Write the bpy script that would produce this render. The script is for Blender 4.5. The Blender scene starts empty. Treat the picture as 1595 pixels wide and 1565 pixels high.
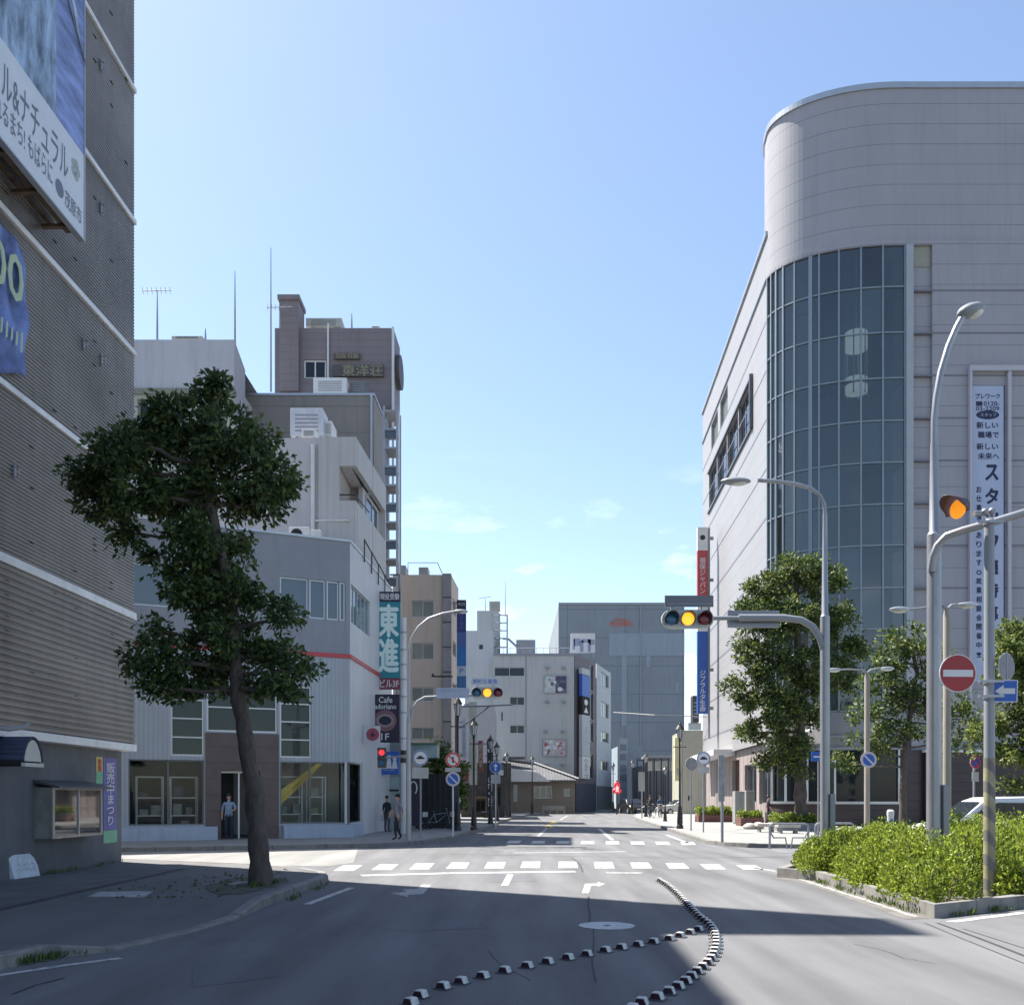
import bpy, bmesh, math, random
import numpy as np
from mathutils import Vector, Matrix

# ------------------------------------------------------------------ camera, sky, sun, exposure
SC = bpy.context.scene
COL = SC.collection
F, HZ, CX, EYE = 1500.0, 1240.0, 797.5, 1.75          # focal length, horizon row, centre column (photo pixels), eye height
SUN_EL, SUN_AZ = math.radians(58), math.radians(56)    # azimuth from +Y towards -X
cd = bpy.data.cameras.new('camera'); cam = bpy.data.objects.new('camera', cd); COL.objects.link(cam)
cam.location = (0, 0, EYE); cam.rotation_euler = (math.radians(90), 0, 0)
cd.sensor_fit = 'HORIZONTAL'; cd.sensor_width = 36; cd.lens = 36 * F / 1595
cd.shift_y = (HZ - 782.5) / 1595; cd.clip_start = .05; cd.clip_end = 4000
SC.camera = cam
W_ = bpy.data.worlds.new('World'); SC.world = W_; W_.use_nodes = True
nt = W_.node_tree; nt.nodes.clear()
out = nt.nodes.new('ShaderNodeOutputWorld'); bg = nt.nodes.new('ShaderNodeBackground')
sky = nt.nodes.new('ShaderNodeTexSky'); sky.sky_type = 'NISHITA'; sky.sun_disc = False
sky.sun_elevation = SUN_EL; sky.sun_rotation = -SUN_AZ; sky.altitude = 0
sky.air_density = .9; sky.dust_density = .65; sky.ozone_density = .2
bg.inputs['Strength'].default_value = .10
# a few small fair-weather clouds low over the end of the street (part of the sky itself)
tc = nt.nodes.new('ShaderNodeTexCoord'); mp = nt.nodes.new('ShaderNodeMapping'); mp.inputs['Scale'].default_value = (3.2, 3.2, 9); mp.inputs['Location'].default_value = (.31, 0, .1)
no = nt.nodes.new('ShaderNodeTexNoise'); no.inputs['Scale'].default_value = 3.1; no.inputs['Detail'].default_value = 7; no.inputs['Roughness'].default_value = .55
rm = nt.nodes.new('ShaderNodeMapRange'); rm.inputs['From Min'].default_value = .56; rm.inputs['From Max'].default_value = .74; rm.inputs['To Max'].default_value = .55
sx = nt.nodes.new('ShaderNodeSeparateXYZ'); lo = nt.nodes.new('ShaderNodeMapRange'); lo.inputs['From Min'].default_value = .34; lo.inputs['From Max'].default_value = .2
mu = nt.nodes.new('ShaderNodeMath'); mu.operation = 'MULTIPLY'
mix = nt.nodes.new('ShaderNodeMixRGB'); mix.inputs[2].default_value = (7.2, 7.6, 8.0, 1)
L = nt.links.new
L(tc.outputs['Generated'], mp.inputs[0]); L(mp.outputs[0], no.inputs['Vector']); L(no.outputs['Fac'], rm.inputs['Value'])
L(tc.outputs['Generated'], sx.inputs[0]); L(sx.outputs['Z'], lo.inputs['Value'])
L(rm.outputs[0], mu.inputs[0]); L(lo.outputs[0], mu.inputs[1]); L(mu.outputs[0], mix.inputs[0])
L(sky.outputs[0], mix.inputs[1]); L(mix.outputs[0], bg.inputs['Color']); L(bg.outputs[0], out.inputs[0])
sd = bpy.data.lights.new('sun', 'SUN'); sd.energy = 5.0; sd.angle = math.radians(.53); sd.color = (1, .945, .86)
so = bpy.data.objects.new('sun', sd); COL.objects.link(so)
sdir = Vector((-math.sin(SUN_AZ) * math.cos(SUN_EL), math.cos(SUN_AZ) * math.cos(SUN_EL), math.sin(SUN_EL)))
so.rotation_euler = sdir.to_track_quat('Z', 'Y').to_euler(); so.location = (0, 0, 60)
SC.view_settings.view_transform = 'Standard'; SC.view_settings.look = 'None'; SC.view_settings.gamma = 1
SC.view_settings.exposure = 1.36
SC.cycles.max_bounces = 8; SC.cycles.transparent_max_bounces = 12
SC.cycles.use_denoising = True

# ------------------------------------------------------------------ helpers
R = random.Random(7)
def Wp(px, py, Z): return Vector(((px - CX) * Z / F, Z, EYE + (HZ - py) * Z / F))
def G(px, py, h=0.):
    Z = F * (EYE - h) / (py - HZ); return Vector(((px - CX) * Z / F, Z, h))
def zat(py, Z): return EYE + (HZ - py) * Z / F
def xat(px, Z): return (px - CX) * Z / F

class MB:
    def __init__(s): s.v, s.f, s.m = [], [], []
    def add(s, vs, fs, mi=0):
        b = len(s.v); s.v += [tuple(v) for v in vs]
        for f in fs: s.f.append([i + b for i in f]); s.m.append(mi)
    def quad(s, *p, mi=0): s.add(p, [list(range(len(p)))], mi)
    def hexa(s, p, mi=0): s.add(p, [(0,3,2,1),(4,5,6,7),(0,1,5,4),(1,2,6,5),(2,3,7,6),(3,0,4,7)], mi)
    def box(s, x0, x1, y0, y1, z0, z1, mi=0, M=None):
        p = [Vector(q) for q in ((x0,y0,z0),(x1,y0,z0),(x1,y1,z0),(x0,y1,z0),(x0,y0,z1),(x1,y0,z1),(x1,y1,z1),(x0,y1,z1))]
        if M is not None: p = [M @ q for q in p]
        s.hexa(p, mi)
    def ext(s, pts, vec, mi=0):                      # planar polygon swept along a vector
        n = len(pts); pts = [Vector(p) for p in pts]; vec = Vector(vec)
        s.add(pts + [p + vec for p in pts], [list(range(n))[::-1], list(range(n, 2*n))] + [(i, (i+1) % n, n + (i+1) % n, n + i) for i in range(n)], mi)
    def prism(s, pts, z0, z1, mi=0): s.ext([(p[0], p[1], z0) for p in pts], (0, 0, z1 - z0), mi)
    def tube(s, path, r, n=10, mi=0, cap=True):
        path = [Vector(p) for p in path]; k = len(path)
        rs = r if isinstance(r, (list, tuple)) else [r] * k
        t0 = (path[1] - path[0]).normalized(); a = Vector((0,0,1)) if abs(t0.z) < .9 else Vector((1,0,0))
        nrm = t0.cross(a).normalized(); vs, fs = [], []
        for i in range(k):
            t = ((path[min(i+1, k-1)] - path[i]).normalized() + (path[i] - path[max(i-1, 0)]).normalized())
            t = t.normalized() if t.length > 1e-6 else t0
            nrm = (nrm - t * nrm.dot(t)).normalized(); b = t.cross(nrm)
            for j in range(n):
                an = 2 * math.pi * j / n; vs.append(path[i] + (nrm * math.cos(an) + b * math.sin(an)) * rs[i])
        for i in range(k - 1):
            for j in range(n): fs.append((i*n + j, i*n + (j+1) % n, (i+1)*n + (j+1) % n, (i+1)*n + j))
        if cap: fs += [list(range(n))[::-1], list(range((k-1)*n, k*n))]
        s.add(vs, fs, mi)
    def lathe(s, prof, c=(0,0,0), n=14, mi=0):
        c = Vector(c); s.tube([c + Vector((0,0,z)) for r, z in prof], [max(r, .0005) for r, z in prof], n, mi)
    def disc(s, c, r, nrm, th, n=28, mi=0, rx=1.):
        c = Vector(c); nrm = Vector(nrm).normalized(); a = Vector((0,0,1)).cross(nrm)
        a = a.normalized() if a.length > 1e-4 else Vector((1,0,0)); b = nrm.cross(a)
        s.ext([c + a * r * rx * math.cos(2*math.pi*i/n) + b * r * math.sin(2*math.pi*i/n) for i in range(n)], nrm * th, mi)
    def ball(s, c, rx, ry, rz, n=12, mi=0, M=None):
        vs, fs = [], []; k = n // 2 + 1; c = Vector(c)
        for i in range(k + 1):
            th = math.pi * i / k
            for j in range(n):
                ph = 2*math.pi*j/n; q = Vector((rx*math.sin(th)*math.cos(ph), ry*math.sin(th)*math.sin(ph), rz*math.cos(th)))
                vs.append(c + (M @ q if M is not None else q))
        for i in range(k):
            for j in range(n): fs.append((i*n+j, (i+1)*n+j, (i+1)*n+(j+1)%n, i*n+(j+1)%n))
        s.add(vs, fs, mi)
    def build(s, name, mats, parent=None, smooth=False, bevel=0.):
        me = bpy.data.meshes.new(name); off = wloc(parent)
        me.from_pydata([(v[0]-off.x, v[1]-off.y, v[2]-off.z) for v in s.v], [], s.f)
        if not isinstance(mats, (list, tuple)): mats = [mats]
        for m in mats: me.materials.append(m)
        me.polygons.foreach_set('material_index', s.m)
        if smooth:
            me.polygons.foreach_set('use_smooth', [True] * len(me.polygons)); me.set_sharp_from_angle(angle=math.radians(38))
        me.update()
        o = bpy.data.objects.new(name, me); COL.objects.link(o)
        if parent is not None: o.parent = parent
        if bevel:
            b = o.modifiers.new('bevel', 'BEVEL'); b.width = bevel; b.segments = 2; b.limit_method = 'ANGLE'
        return o
def wloc(o):
    v = Vector((0,0,0))
    while o is not None: v += o.location; o = o.parent
    return v
def thing(name, label, cat, loc=(0,0,0), group=None):
    o = bpy.data.objects.new(name, None); COL.objects.link(o); o.location = loc; o.empty_display_size = .2
    return tag(o, label, cat, group)
def tag(o, label, cat, group=None):
    o['label'] = label; o['category'] = cat
    if group: o['group'] = group
    return o
def struct(o, kind='structure'): o['kind'] = kind; return o
def copy_tree(o, parent=None):
    c = o.copy(); COL.objects.link(c); c.parent = parent
    for ch in list(o.children): copy_tree(ch, c)
    return c
def place(proto, used, loc, rz, label):
    o = proto if not used else copy_tree(proto)
    o.location = loc; o.rotation_euler = (0, 0, rz); o['label'] = label
    return o

# ------------------------------------------------------------------ materials
MC = {}
def mat(name, col, rough=.7, metal=0., var=.1, scale=2., bump=0., bscale=40., spec=.5, stretch=None, emit=0., dirt=0.):
    if name in MC: return MC[name]
    m = bpy.data.materials.new(name); MC[name] = m; m.use_nodes = True
    n = m.node_tree.nodes; l = m.node_tree.links.new; p = n['Principled BSDF']
    p.inputs['Roughness'].default_value = rough; p.inputs['Metallic'].default_value = metal; p.inputs['Specular IOR Level'].default_value = spec
    c = (*col, 1)
    if emit:
        p.inputs['Emission Color'].default_value = c; p.inputs['Emission Strength'].default_value = emit
    if var > 0:
        t = n.new('ShaderNodeTexCoord'); mp = n.new('ShaderNodeMapping'); mp.inputs['Scale'].default_value = stretch or (1,1,1)
        no = n.new('ShaderNodeTexNoise'); no.inputs['Scale'].default_value = scale; no.inputs['Detail'].default_value = 6; no.inputs['Roughness'].default_value = .62
        mx = n.new('ShaderNodeMixRGB'); mx.inputs[1].default_value = (*[x*(1-var) for x in col], 1); mx.inputs[2].default_value = (*[min(1, x*(1+var)) for x in col], 1)
        r = n.new('ShaderNodeMapRange'); r.inputs['From Min'].default_value = .3; r.inputs['From Max'].default_value = .7
        l(t.outputs['Object'], mp.inputs[0]); l(mp.outputs[0], no.inputs['Vector']); l(no.outputs['Fac'], r.inputs['Value']); l(r.outputs[0], mx.inputs[0])
        last = mx.outputs[0]
        if dirt:                                     # rain streaks: noise stretched along the height
            m2 = n.new('ShaderNodeMapping'); m2.inputs['Scale'].default_value = (1.7, 1.7, .12)
            n2 = n.new('ShaderNodeTexNoise'); n2.inputs['Scale'].default_value = 2.3; n2.inputs['Detail'].default_value = 5
            r2 = n.new('ShaderNodeMapRange'); r2.inputs['From Min'].default_value = .5; r2.inputs['From Max'].default_value = .78; r2.inputs['To Max'].default_value = dirt
            x2 = n.new('ShaderNodeMixRGB'); x2.inputs[2].default_value = (*[x*.45 for x in col], 1)
            l(t.outputs['Object'], m2.inputs[0]); l(m2.outputs[0], n2.inputs['Vector']); l(n2.outputs['Fac'], r2.inputs['Value']); l(r2.outputs[0], x2.inputs[0]); l(last, x2.inputs[1]); last = x2.outputs[0]
        l(last, p.inputs['Base Color'])
        if bump:
            nb = n.new('ShaderNodeTexNoise'); nb.inputs['Scale'].default_value = bscale; nb.inputs['Detail'].default_value = 4
            b = n.new('ShaderNodeBump'); b.inputs['Strength'].default_value = bump; b.inputs['Distance'].default_value = .02
            l(t.outputs['Object'], nb.inputs['Vector']); l(nb.outputs['Fac'], b.inputs['Height']); l(b.outputs[0], p.inputs['Normal'])
    else: p.inputs['Base Color'].default_value = c
    return m
def lines(m, axis, spacing, width, dark, offset=0., axis2=None, spacing2=1., depth=True):
    """joints of a panelled, ribbed or tiled surface: dark lines at a fixed spacing along one or two object axes"""
    if m.get('lined'): return m
    m['lined'] = 1
    n = m.node_tree.nodes; l = m.node_tree.links.new; p = n['Principled BSDF']
    t = n.new('ShaderNodeTexCoord'); s = n.new('ShaderNodeSeparateXYZ'); l(t.outputs['Object'], s.inputs[0])
    def line(ax, sp):
        a = n.new('ShaderNodeMath'); a.operation = 'ADD'; a.inputs[1].default_value = offset + 1000 * sp
        if isinstance(ax, tuple):                    # a slanted horizontal direction
            d = n.new('ShaderNodeVectorMath'); d.operation = 'DOT_PRODUCT'; d.inputs[1].default_value = ax; l(t.outputs['Object'], d.inputs[0]); l(d.outputs['Value'], a.inputs[0])
        else: l(s.outputs[ax], a.inputs[0])
        b = n.new('ShaderNodeMath'); b.operation = 'MODULO'; b.inputs[1].default_value = sp; l(a.outputs[0], b.inputs[0])
        c = n.new('ShaderNodeMath'); c.operation = 'LESS_THAN'; c.inputs[1].default_value = width; l(b.outputs[0], c.inputs[0]); return c.outputs[0]
    fac = line(axis, spacing)
    if axis2 is not None:
        mx = n.new('ShaderNodeMath'); mx.operation = 'MAXIMUM'; l(fac, mx.inputs[0]); l(line(axis2, spacing2), mx.inputs[1]); fac = mx.outputs[0]
    lk = p.inputs['Base Color'].links; src = lk[0].from_socket if lk else None
    x = n.new('ShaderNodeMixRGB'); x.inputs[2].default_value = (*dark, 1)
    if src: l(src, x.inputs[1])
    else: x.inputs[1].default_value = p.inputs['Base Color'].default_value
    l(fac, x.inputs[0]); l(x.outputs[0], p.inputs['Base Color'])
    if depth and not p.inputs['Normal'].links:
        b = n.new('ShaderNodeBump'); b.invert = True; b.inputs['Strength'].default_value = .5; b.inputs['Distance'].default_value = .03; l(fac, b.inputs['Height']); l(b.outputs[0], p.inputs['Normal'])
    return m
def glass(name, tint, rough=.03, see=.0, vary=.0, spec=.6, refl=.6, ior=1.5):
    """window glass: see = share that shows what is behind"""
    if name in MC: return MC[name]
    m = bpy.data.materials.new(name); MC[name] = m; m.use_nodes = True
    n = m.node_tree.nodes; l = m.node_tree.links.new; p = n['Principled BSDF']; o = n['Material Output']
    p.inputs['Base Color'].default_value = (*tint, 1); p.inputs['Roughness'].default_value = rough; p.inputs['Specular IOR Level'].default_value = spec; p.inputs['IOR'].default_value = ior
    if vary:
        g = n.new('ShaderNodeNewGeometry'); r = n.new('ShaderNodeMapRange'); r.inputs['To Min'].default_value = 1 - vary; r.inputs['To Max'].default_value = 1 + vary
        h = n.new('ShaderNodeMixRGB'); h.blend_type = 'MULTIPLY'; h.inputs[0].default_value = 1; h.inputs[1].default_value = (*tint, 1)
        l(g.outputs['Random Per Island'], r.inputs['Value']); l(r.outputs[0], h.inputs[2]); l(h.outputs[0], p.inputs['Base Color'])
    if see:
        tr = n.new('ShaderNodeBsdfTransparent'); tr.inputs[0].default_value = (.85, .9, .9, 1); gl = n.new('ShaderNodeBsdfGlossy'); gl.inputs['Roughness'].default_value = rough; gl.inputs[0].default_value = (refl, refl, refl, 1)
        fr = n.new('ShaderNodeFresnel'); fr.inputs[0].default_value = ior; mx = n.new('ShaderNodeMixShader'); m3 = n.new('ShaderNodeMixShader'); m3.inputs[0].default_value = see
        l(fr.outputs[0], mx.inputs[0]); l(tr.outputs[0], mx.inputs[1]); l(gl.outputs[0], mx.inputs[2]); l(p.outputs[0], m3.inputs[1]); l(mx.outputs[0], m3.inputs[2]); l(m3.outputs[0], o.inputs['Surface'])
    return m
def leafmat(name, dark, light, trans=.3):
    if name in MC: return MC[name]
    m = bpy.data.materials.new(name); MC[name] = m; m.use_nodes = True
    n = m.node_tree.nodes; l = m.node_tree.links.new; p = n['Principled BSDF']; o = n['Material Output']
    p.inputs['Roughness'].default_value = .5; p.inputs['Specular IOR Level'].default_value = .35
    g = n.new('ShaderNodeNewGeometry'); x = n.new('ShaderNodeMixRGB'); x.inputs[1].default_value = (*dark, 1); x.inputs[2].default_value = (*light, 1)
    t = n.new('ShaderNodeBsdfTranslucent'); ms = n.new('ShaderNodeMixShader'); ms.inputs[0].default_value = trans
    l(g.outputs['Random Per Island'], x.inputs[0]); l(x.outputs[0], p.inputs['Base Color']); l(x.outputs[0], t.inputs[0])
    l(p.outputs[0], ms.inputs[1]); l(t.outputs[0], ms.inputs[2]); l(ms.outputs[0], o.inputs['Surface'])
    return m
def asphalt(name, col, spread):
    m = mat(name, col, .9, var=.10, scale=.35, bump=.25, bscale=160)
    n = m.node_tree.nodes; l = m.node_tree.links.new; p = n['Principled BSDF']; src = p.inputs['Base Color'].links[0].from_socket
    t = n.new('ShaderNodeTexCoord')
    mp = n.new('ShaderNodeMapping'); mp.inputs['Scale'].default_value = (1.1, .10, 1); n1 = n.new('ShaderNodeTexNoise'); n1.inputs['Scale'].default_value = 1.5; n1.inputs['Detail'].default_value = 5
    n2 = n.new('ShaderNodeTexNoise'); n2.inputs['Scale'].default_value = 90; n2.inputs['Detail'].default_value = 2
    a = n.new('ShaderNodeMath'); a.operation = 'ADD'; r = n.new('ShaderNodeMapRange'); r.inputs['From Min'].default_value = .65; r.inputs['From Max'].default_value = 1.35
    r.inputs['To Min'].default_value = 1 - spread; r.inputs['To Max'].default_value = 1 + spread
    x = n.new('ShaderNodeMixRGB'); x.blend_type = 'MULTIPLY'; x.inputs[0].default_value = 1
    l(t.outputs['Object'], mp.inputs[0]); l(mp.outputs[0], n1.inputs['Vector']); l(t.outputs['Object'], n2.inputs['Vector'])
    l(n1.outputs['Fac'], a.inputs[0]); l(n2.outputs['Fac'], a.inputs[1]); l(a.outputs[0], r.inputs['Value']); l(src, x.inputs[1]); l(r.outputs[0], x.inputs[2]); l(x.outputs[0], p.inputs['Base Color'])
    return m
def worn(name, col, under, lvl=.52):
    """road paint worn through to the asphalt"""
    m = mat(name, col, .75, var=.06, scale=6); n = m.node_tree.nodes; l = m.node_tree.links.new; p = n['Principled BSDF']; src = p.inputs['Base Color'].links[0].from_socket
    t = n.new('ShaderNodeTexCoord'); no = n.new('ShaderNodeTexNoise'); no.inputs['Scale'].default_value = 9; no.inputs['Detail'].default_value = 8; no.inputs['Roughness'].default_value = .75
    r = n.new('ShaderNodeMapRange'); r.inputs['From Min'].default_value = lvl; r.inputs['From Max'].default_value = lvl + .12
    x = n.new('ShaderNodeMixRGB'); x.inputs[2].default_value = (*under, 1)
    l(t.outputs['Object'], no.inputs['Vector']); l(no.outputs['Fac'], r.inputs['Value']); l(r.outputs[0], x.inputs[0]); l(src, x.inputs[1]); l(x.outputs[0], p.inputs['Base Color'])
    return m

ASP = (.122, .1235, .1295)
m_road = asphalt('asphalt', ASP, .46)
m_earth = mat('earth', (.13, .12, .10), .95, var=.2, scale=.4)
m_pave = lines(mat('sidewalk_concrete', (.25, .25, .24), .85, var=.14, scale=1.2, bump=.15), 0, .6, .012, (.12, .12, .12), axis2=1, spacing2=.6)
m_pav2 = asphalt('sidewalk_asphalt', (.125, .125, .125), .2)
m_pav3 = lines(mat('pavers', (.11, .115, .11), .85, var=.25, scale=1.5, bump=.2), 0, .3, .012, (.07, .07, .07), axis2=1, spacing2=.3)
m_kerb = lines(mat('kerb_stone', (.20, .195, .185), .85, var=.25, scale=3, bump=.3, dirt=.7), 1, .6, .012, (.10, .10, .10))
m_paint = worn('road_paint', (.47, .47, .455), ASP, .505)
m_faint = worn('faded_paint', (.36, .36, .35), ASP, .49)
m_steel = mat('galvanised_steel', (.30, .31, .33), .42, .55, var=.12, scale=5, stretch=(1, 1, .3))
m_gray = mat('gray_paint', (.24, .255, .28), .5, var=.06)
m_white = mat('white_paint', (.60, .60, .60), .5, var=.05)
m_alu = mat('aluminium', (.42, .44, .46), .35, .6, var=.05)
m_black = mat('black_iron', (.018, .018, .02), .45, var=.2)
m_dark = mat('dark_void', (.012, .012, .014), .8, var=.1)
m_rubber = mat('black_rubber', (.02, .02, .02), .7, var=.1)
m_red = mat('sign_red', (.52, .025, .03), .45, var=.06)
m_blue = mat('sign_blue', (.02, .10, .42), .45, var=.06)
m_navy = mat('ink_navy', (.012, .016, .06), .6, var=0)
m_glass = glass('window_glass', (.02, .024, .032), spec=.35)
m_clear = glass('shop_glass', (.03, .045, .05), see=.82)
m_bark = mat('bark', (.085, .07, .06), .95, var=.4, scale=9, bump=.9, bscale=28, stretch=(1, 1, .35))

# ------------------------------------------------------------------ facades
class Fac:
    """a vertical plane: O ground corner, u unit direction to the right seen from outside, n outward"""
    def __init__(s, O, u):
        s.O = Vector((O[0], O[1], 0)); s.u = Vector((u[0], u[1], 0)).normalized(); s.n = Vector((s.u.y, -s.u.x, 0))
    def P(s, a, z, d=0.): return s.O + s.u * a + Vector((0, 0, z)) + s.n * d
    def hit(s, px, py, d=0.):
        r = Vector(((px - CX) / F, 1, (HZ - py) / F)); c = Vector((0, 0, EYE)); o = s.O + s.n * d
        t = (o - c).dot(s.n) / r.dot(s.n); q = c + r * t; return (q - s.O).dot(s.u), q.z
    def sx(s, px, d=0.): return s.hit(px, HZ, d)[0]
    def zz(s, px, py, d=0.): return s.hit(px, py, d)[1]
    def box(s, mb, s0, s1, z0, z1, d0, d1, mi=0):
        mb.hexa([s.P(s0,z0,d1), s.P(s1,z0,d1), s.P(s1,z0,d0), s.P(s0,z0,d0), s.P(s0,z1,d1), s.P(s1,z1,d1), s.P(s1,z1,d0), s.P(s0,z1,d0)], mi)
    def wall(s, mb, s0, s1, z0, z1, holes=(), dep=.14, d=0., mi=0):
        S = sorted({s0, s1, *[c for h in holes for c in h[:2] if s0 < c < s1]}); Z = sorted({z0, z1, *[c for h in holes for c in h[2:4] if z0 < c < z1]})
        for i in range(len(S) - 1):
            for j in range(len(Z) - 1):
                a, b = (S[i] + S[i+1]) / 2, (Z[j] + Z[j+1]) / 2
                if any(h[0] < a < h[1] and h[2] < b < h[3] for h in holes): continue
                mb.quad(s.P(S[i],Z[j],d), s.P(S[i+1],Z[j],d), s.P(S[i+1],Z[j+1],d), s.P(S[i],Z[j+1],d), mi=mi)
        for a0, a1, b0, b1 in [h[:4] for h in holes]:
            for q in (((a0,b0),(a0,b1)), ((a1,b1),(a1,b0)), ((a0,b1),(a1,b1)), ((a1,b0),(a0,b0))):
                mb.quad(s.P(*q[0],d), s.P(*q[1],d), s.P(*q[1],d-dep), s.P(*q[0],d-dep), mi=mi)
    def window(s, parent, h, nv=1, nh=0, fw=.05, dep=.12, fm=None, gm=None, name='window', d=0., bars=None):
        a0, a1, z0, z1 = h[:4]; mb = MB(); e = .003
        B = lambda p, q, r, t: s.box(mb, p, q, r, t, d - dep - .03, d - dep + .03)
        B(a0+e, a0+fw, z0+e, z1-e); B(a1-fw, a1-e, z0+e, z1-e); B(a0+fw, a1-fw, z0+e, z0+fw); B(a0+fw, a1-fw, z1-fw, z1-e)
        vs = bars if bars is not None else [a0 + (a1-a0)*(i+1)/(nv+1) for i in range(nv)]
        for x in vs: B(x-fw*.4, x+fw*.4, z0+fw, z1-fw)
        xs = [a0+fw] + [c for x in vs for c in (x-fw*.4, x+fw*.4)] + [a1-fw]
        for i in range(nh):
            z = z0 + (z1-z0)*(i+1)/(nh+1)
            for k in range(0, len(xs), 2): B(xs[k], xs[k+1], z-fw*.4, z+fw*.4)
        w = mb.build(name, fm or m_alu, parent)
        g = MB(); g.quad(s.P(a0+.01,z0+.01,d-dep), s.P(a1-.01,z0+.01,d-dep), s.P(a1-.01,z1-.01,d-dep), s.P(a0+.01,z1-.01,d-dep)); g.build('pane', gm or m_glass, w)
        return w
    def px(s, x0, x1, y0, y1, ref=None):
        """hole from a pixel rectangle; heights read at column ref"""
        ref = ref if ref is not None else (x0 + x1) / 2
        a, b = sorted((s.sx(x0), s.sx(x1))); return (a, b, s.zz(ref, y1), s.zz(ref, y0))
def text(st, parent, c, right, up, w, h, m, bold=0., lift=.006, name='lettering', line=.95):
    """lettering fitted into a w x h field centred on c"""
    cu = bpy.data.curves.new('lettering', 'FONT'); cu.body = st; cu.size = 1; cu.align_x = 'CENTER'; cu.resolution_u = 2; cu.space_line = line; 
    ob = bpy.data.objects.new('lettering', cu); COL.objects.link(ob)
    me = bpy.data.meshes.new_from_object(ob.evaluated_get(bpy.context.evaluated_depsgraph_get()))
    bpy.data.objects.remove(ob); bpy.data.curves.remove(cu)
    if not len(me.vertices): return None
    co = np.empty(len(me.vertices) * 3, 'f'); me.vertices.foreach_get('co', co); co = co.reshape(-1, 3)
    lo, hi = co.min(0), co.max(0); k = (hi - lo); k[k == 0] = 1
    right = Vector(right).normalized(); up = Vector(up).normalized(); nr = right.cross(up); c = Vector(c) + nr * lift - wloc(parent)
    xs = (co[:, 0] - (lo[0] + hi[0]) / 2) * w / k[0]; ys = (co[:, 1] - (lo[1] + hi[1]) / 2) * h / k[1]
    P = np.array(c)[None] + xs[:, None] * np.array(right)[None] + ys[:, None] * np.array(up)[None]
    if bold:                                         # heavier strokes: the same glyphs laid again a hair beside themselves
        b = bold * h / max(1, st.count('\n') + 1); fs = [list(p.vertices) for p in me.polygons]; n = len(P); A = []; Q = []
        for i, (dx, dy) in enumerate(((0,0), (-b,0), (b,0), (0,b), (0,-b))):
            A.append(P + np.array(right) * dx + np.array(up) * dy + np.array(nr) * .0012 * i); Q += [[v + n*i for v in f] for f in fs]
        bpy.data.meshes.remove(me); me = bpy.data.meshes.new('lettering'); me.from_pydata([tuple(v) for v in np.concatenate(A)], [], Q); me.materials.append(m); me.update()
    else:
        me.vertices.foreach_set('co', P.astype('f').ravel()); me.materials.clear(); me.materials.append(m); me.update()
        me.polygons.foreach_set('material_index', [0] * len(me.polygons))
    o = bpy.data.objects.new(name, me); COL.objects.link(o); o.parent = parent
    return o
# ------------------------------------------------------------------ ground, road, sidewalks, markings
mb = MB(); mb.quad((-900,-300,-.03), (900,-300,-.03), (900,1500,-.03), (-900,1500,-.03)); struct(mb.build('ground', m_earth))
mb = MB(); mb.quad((-60,-30,0), (70,-30,0), (70,190,0), (-60,190,0)); struct(mb.build('road', m_road))

def walk(outer, inner, m, kw=.17, h_in=.15, mid=None, m2=None):
    """raised sidewalk between a kerb line (x, y, height) and an inner line, with its kerbstones"""
    k, s, s2 = MB(), MB(), MB(); n = len(outer)
    O = [Vector(p[:2]) for p in outer]; I = [Vector(p[:2]) for p in inner]
    D = []
    for i in range(n):
        t = (O[min(i+1,n-1)] - O[max(i-1,0)]).normalized(); nn = Vector((-t.y, t.x))
        if nn.dot(I[i] - O[i]) < 0: nn = -nn
        D.append(nn)
    for i in range(n - 1):
        a, b = O[i], O[i+1]; ha, hb = outer[i][2], outer[i+1][2]; a2, b2 = a + D[i]*kw, b + D[i+1]*kw; a1, b1 = a + D[i]*.02, b + D[i+1]*.02
        k.quad((a.x,a.y,-.02), (b.x,b.y,-.02), (b.x,b.y,hb-.015), (a.x,a.y,ha-.015)); k.quad((a.x,a.y,ha-.015), (b.x,b.y,hb-.015), (b1.x,b1.y,hb), (a1.x,a1.y,ha))
        k.quad((a1.x,a1.y,ha), (b1.x,b1.y,hb), (b2.x,b2.y,hb), (a2.x,a2.y,ha))
        if mid:
            c, d = Vector(mid[i][:2]), Vector(mid[i+1][:2])
            s.quad((a2.x,a2.y,ha-.004), (b2.x,b2.y,hb-.004), (d.x,d.y,h_in), (c.x,c.y,h_in))
            s2.quad((c.x,c.y,h_in), (d.x,d.y,h_in), (I[i+1].x,I[i+1].y,h_in), (I[i].x,I[i].y,h_in))
        else: s.quad((a2.x,a2.y,ha-.004), (b2.x,b2.y,hb-.004), (I[i+1].x,I[i+1].y,h_in), (I[i].x,I[i].y,h_in))
    struct(k.build('kerb', m_kerb)); struct(s.build('sidewalk', m))
    if mid: struct(s2.build('sidewalk_paving', m2))

m_side = asphalt('light_asphalt', (.215, .213, .205), .25)
mb = MB(); mb.quad((-45,17,.003), (-9,24.4,.003), (-4.6,24.2,.003), (-4.2,25.5,.003), (-5.2,32.6,.003), (-12.2,30.2,.003), (-45,19,.003)); struct(mb.build('side_street', m_side))
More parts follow.
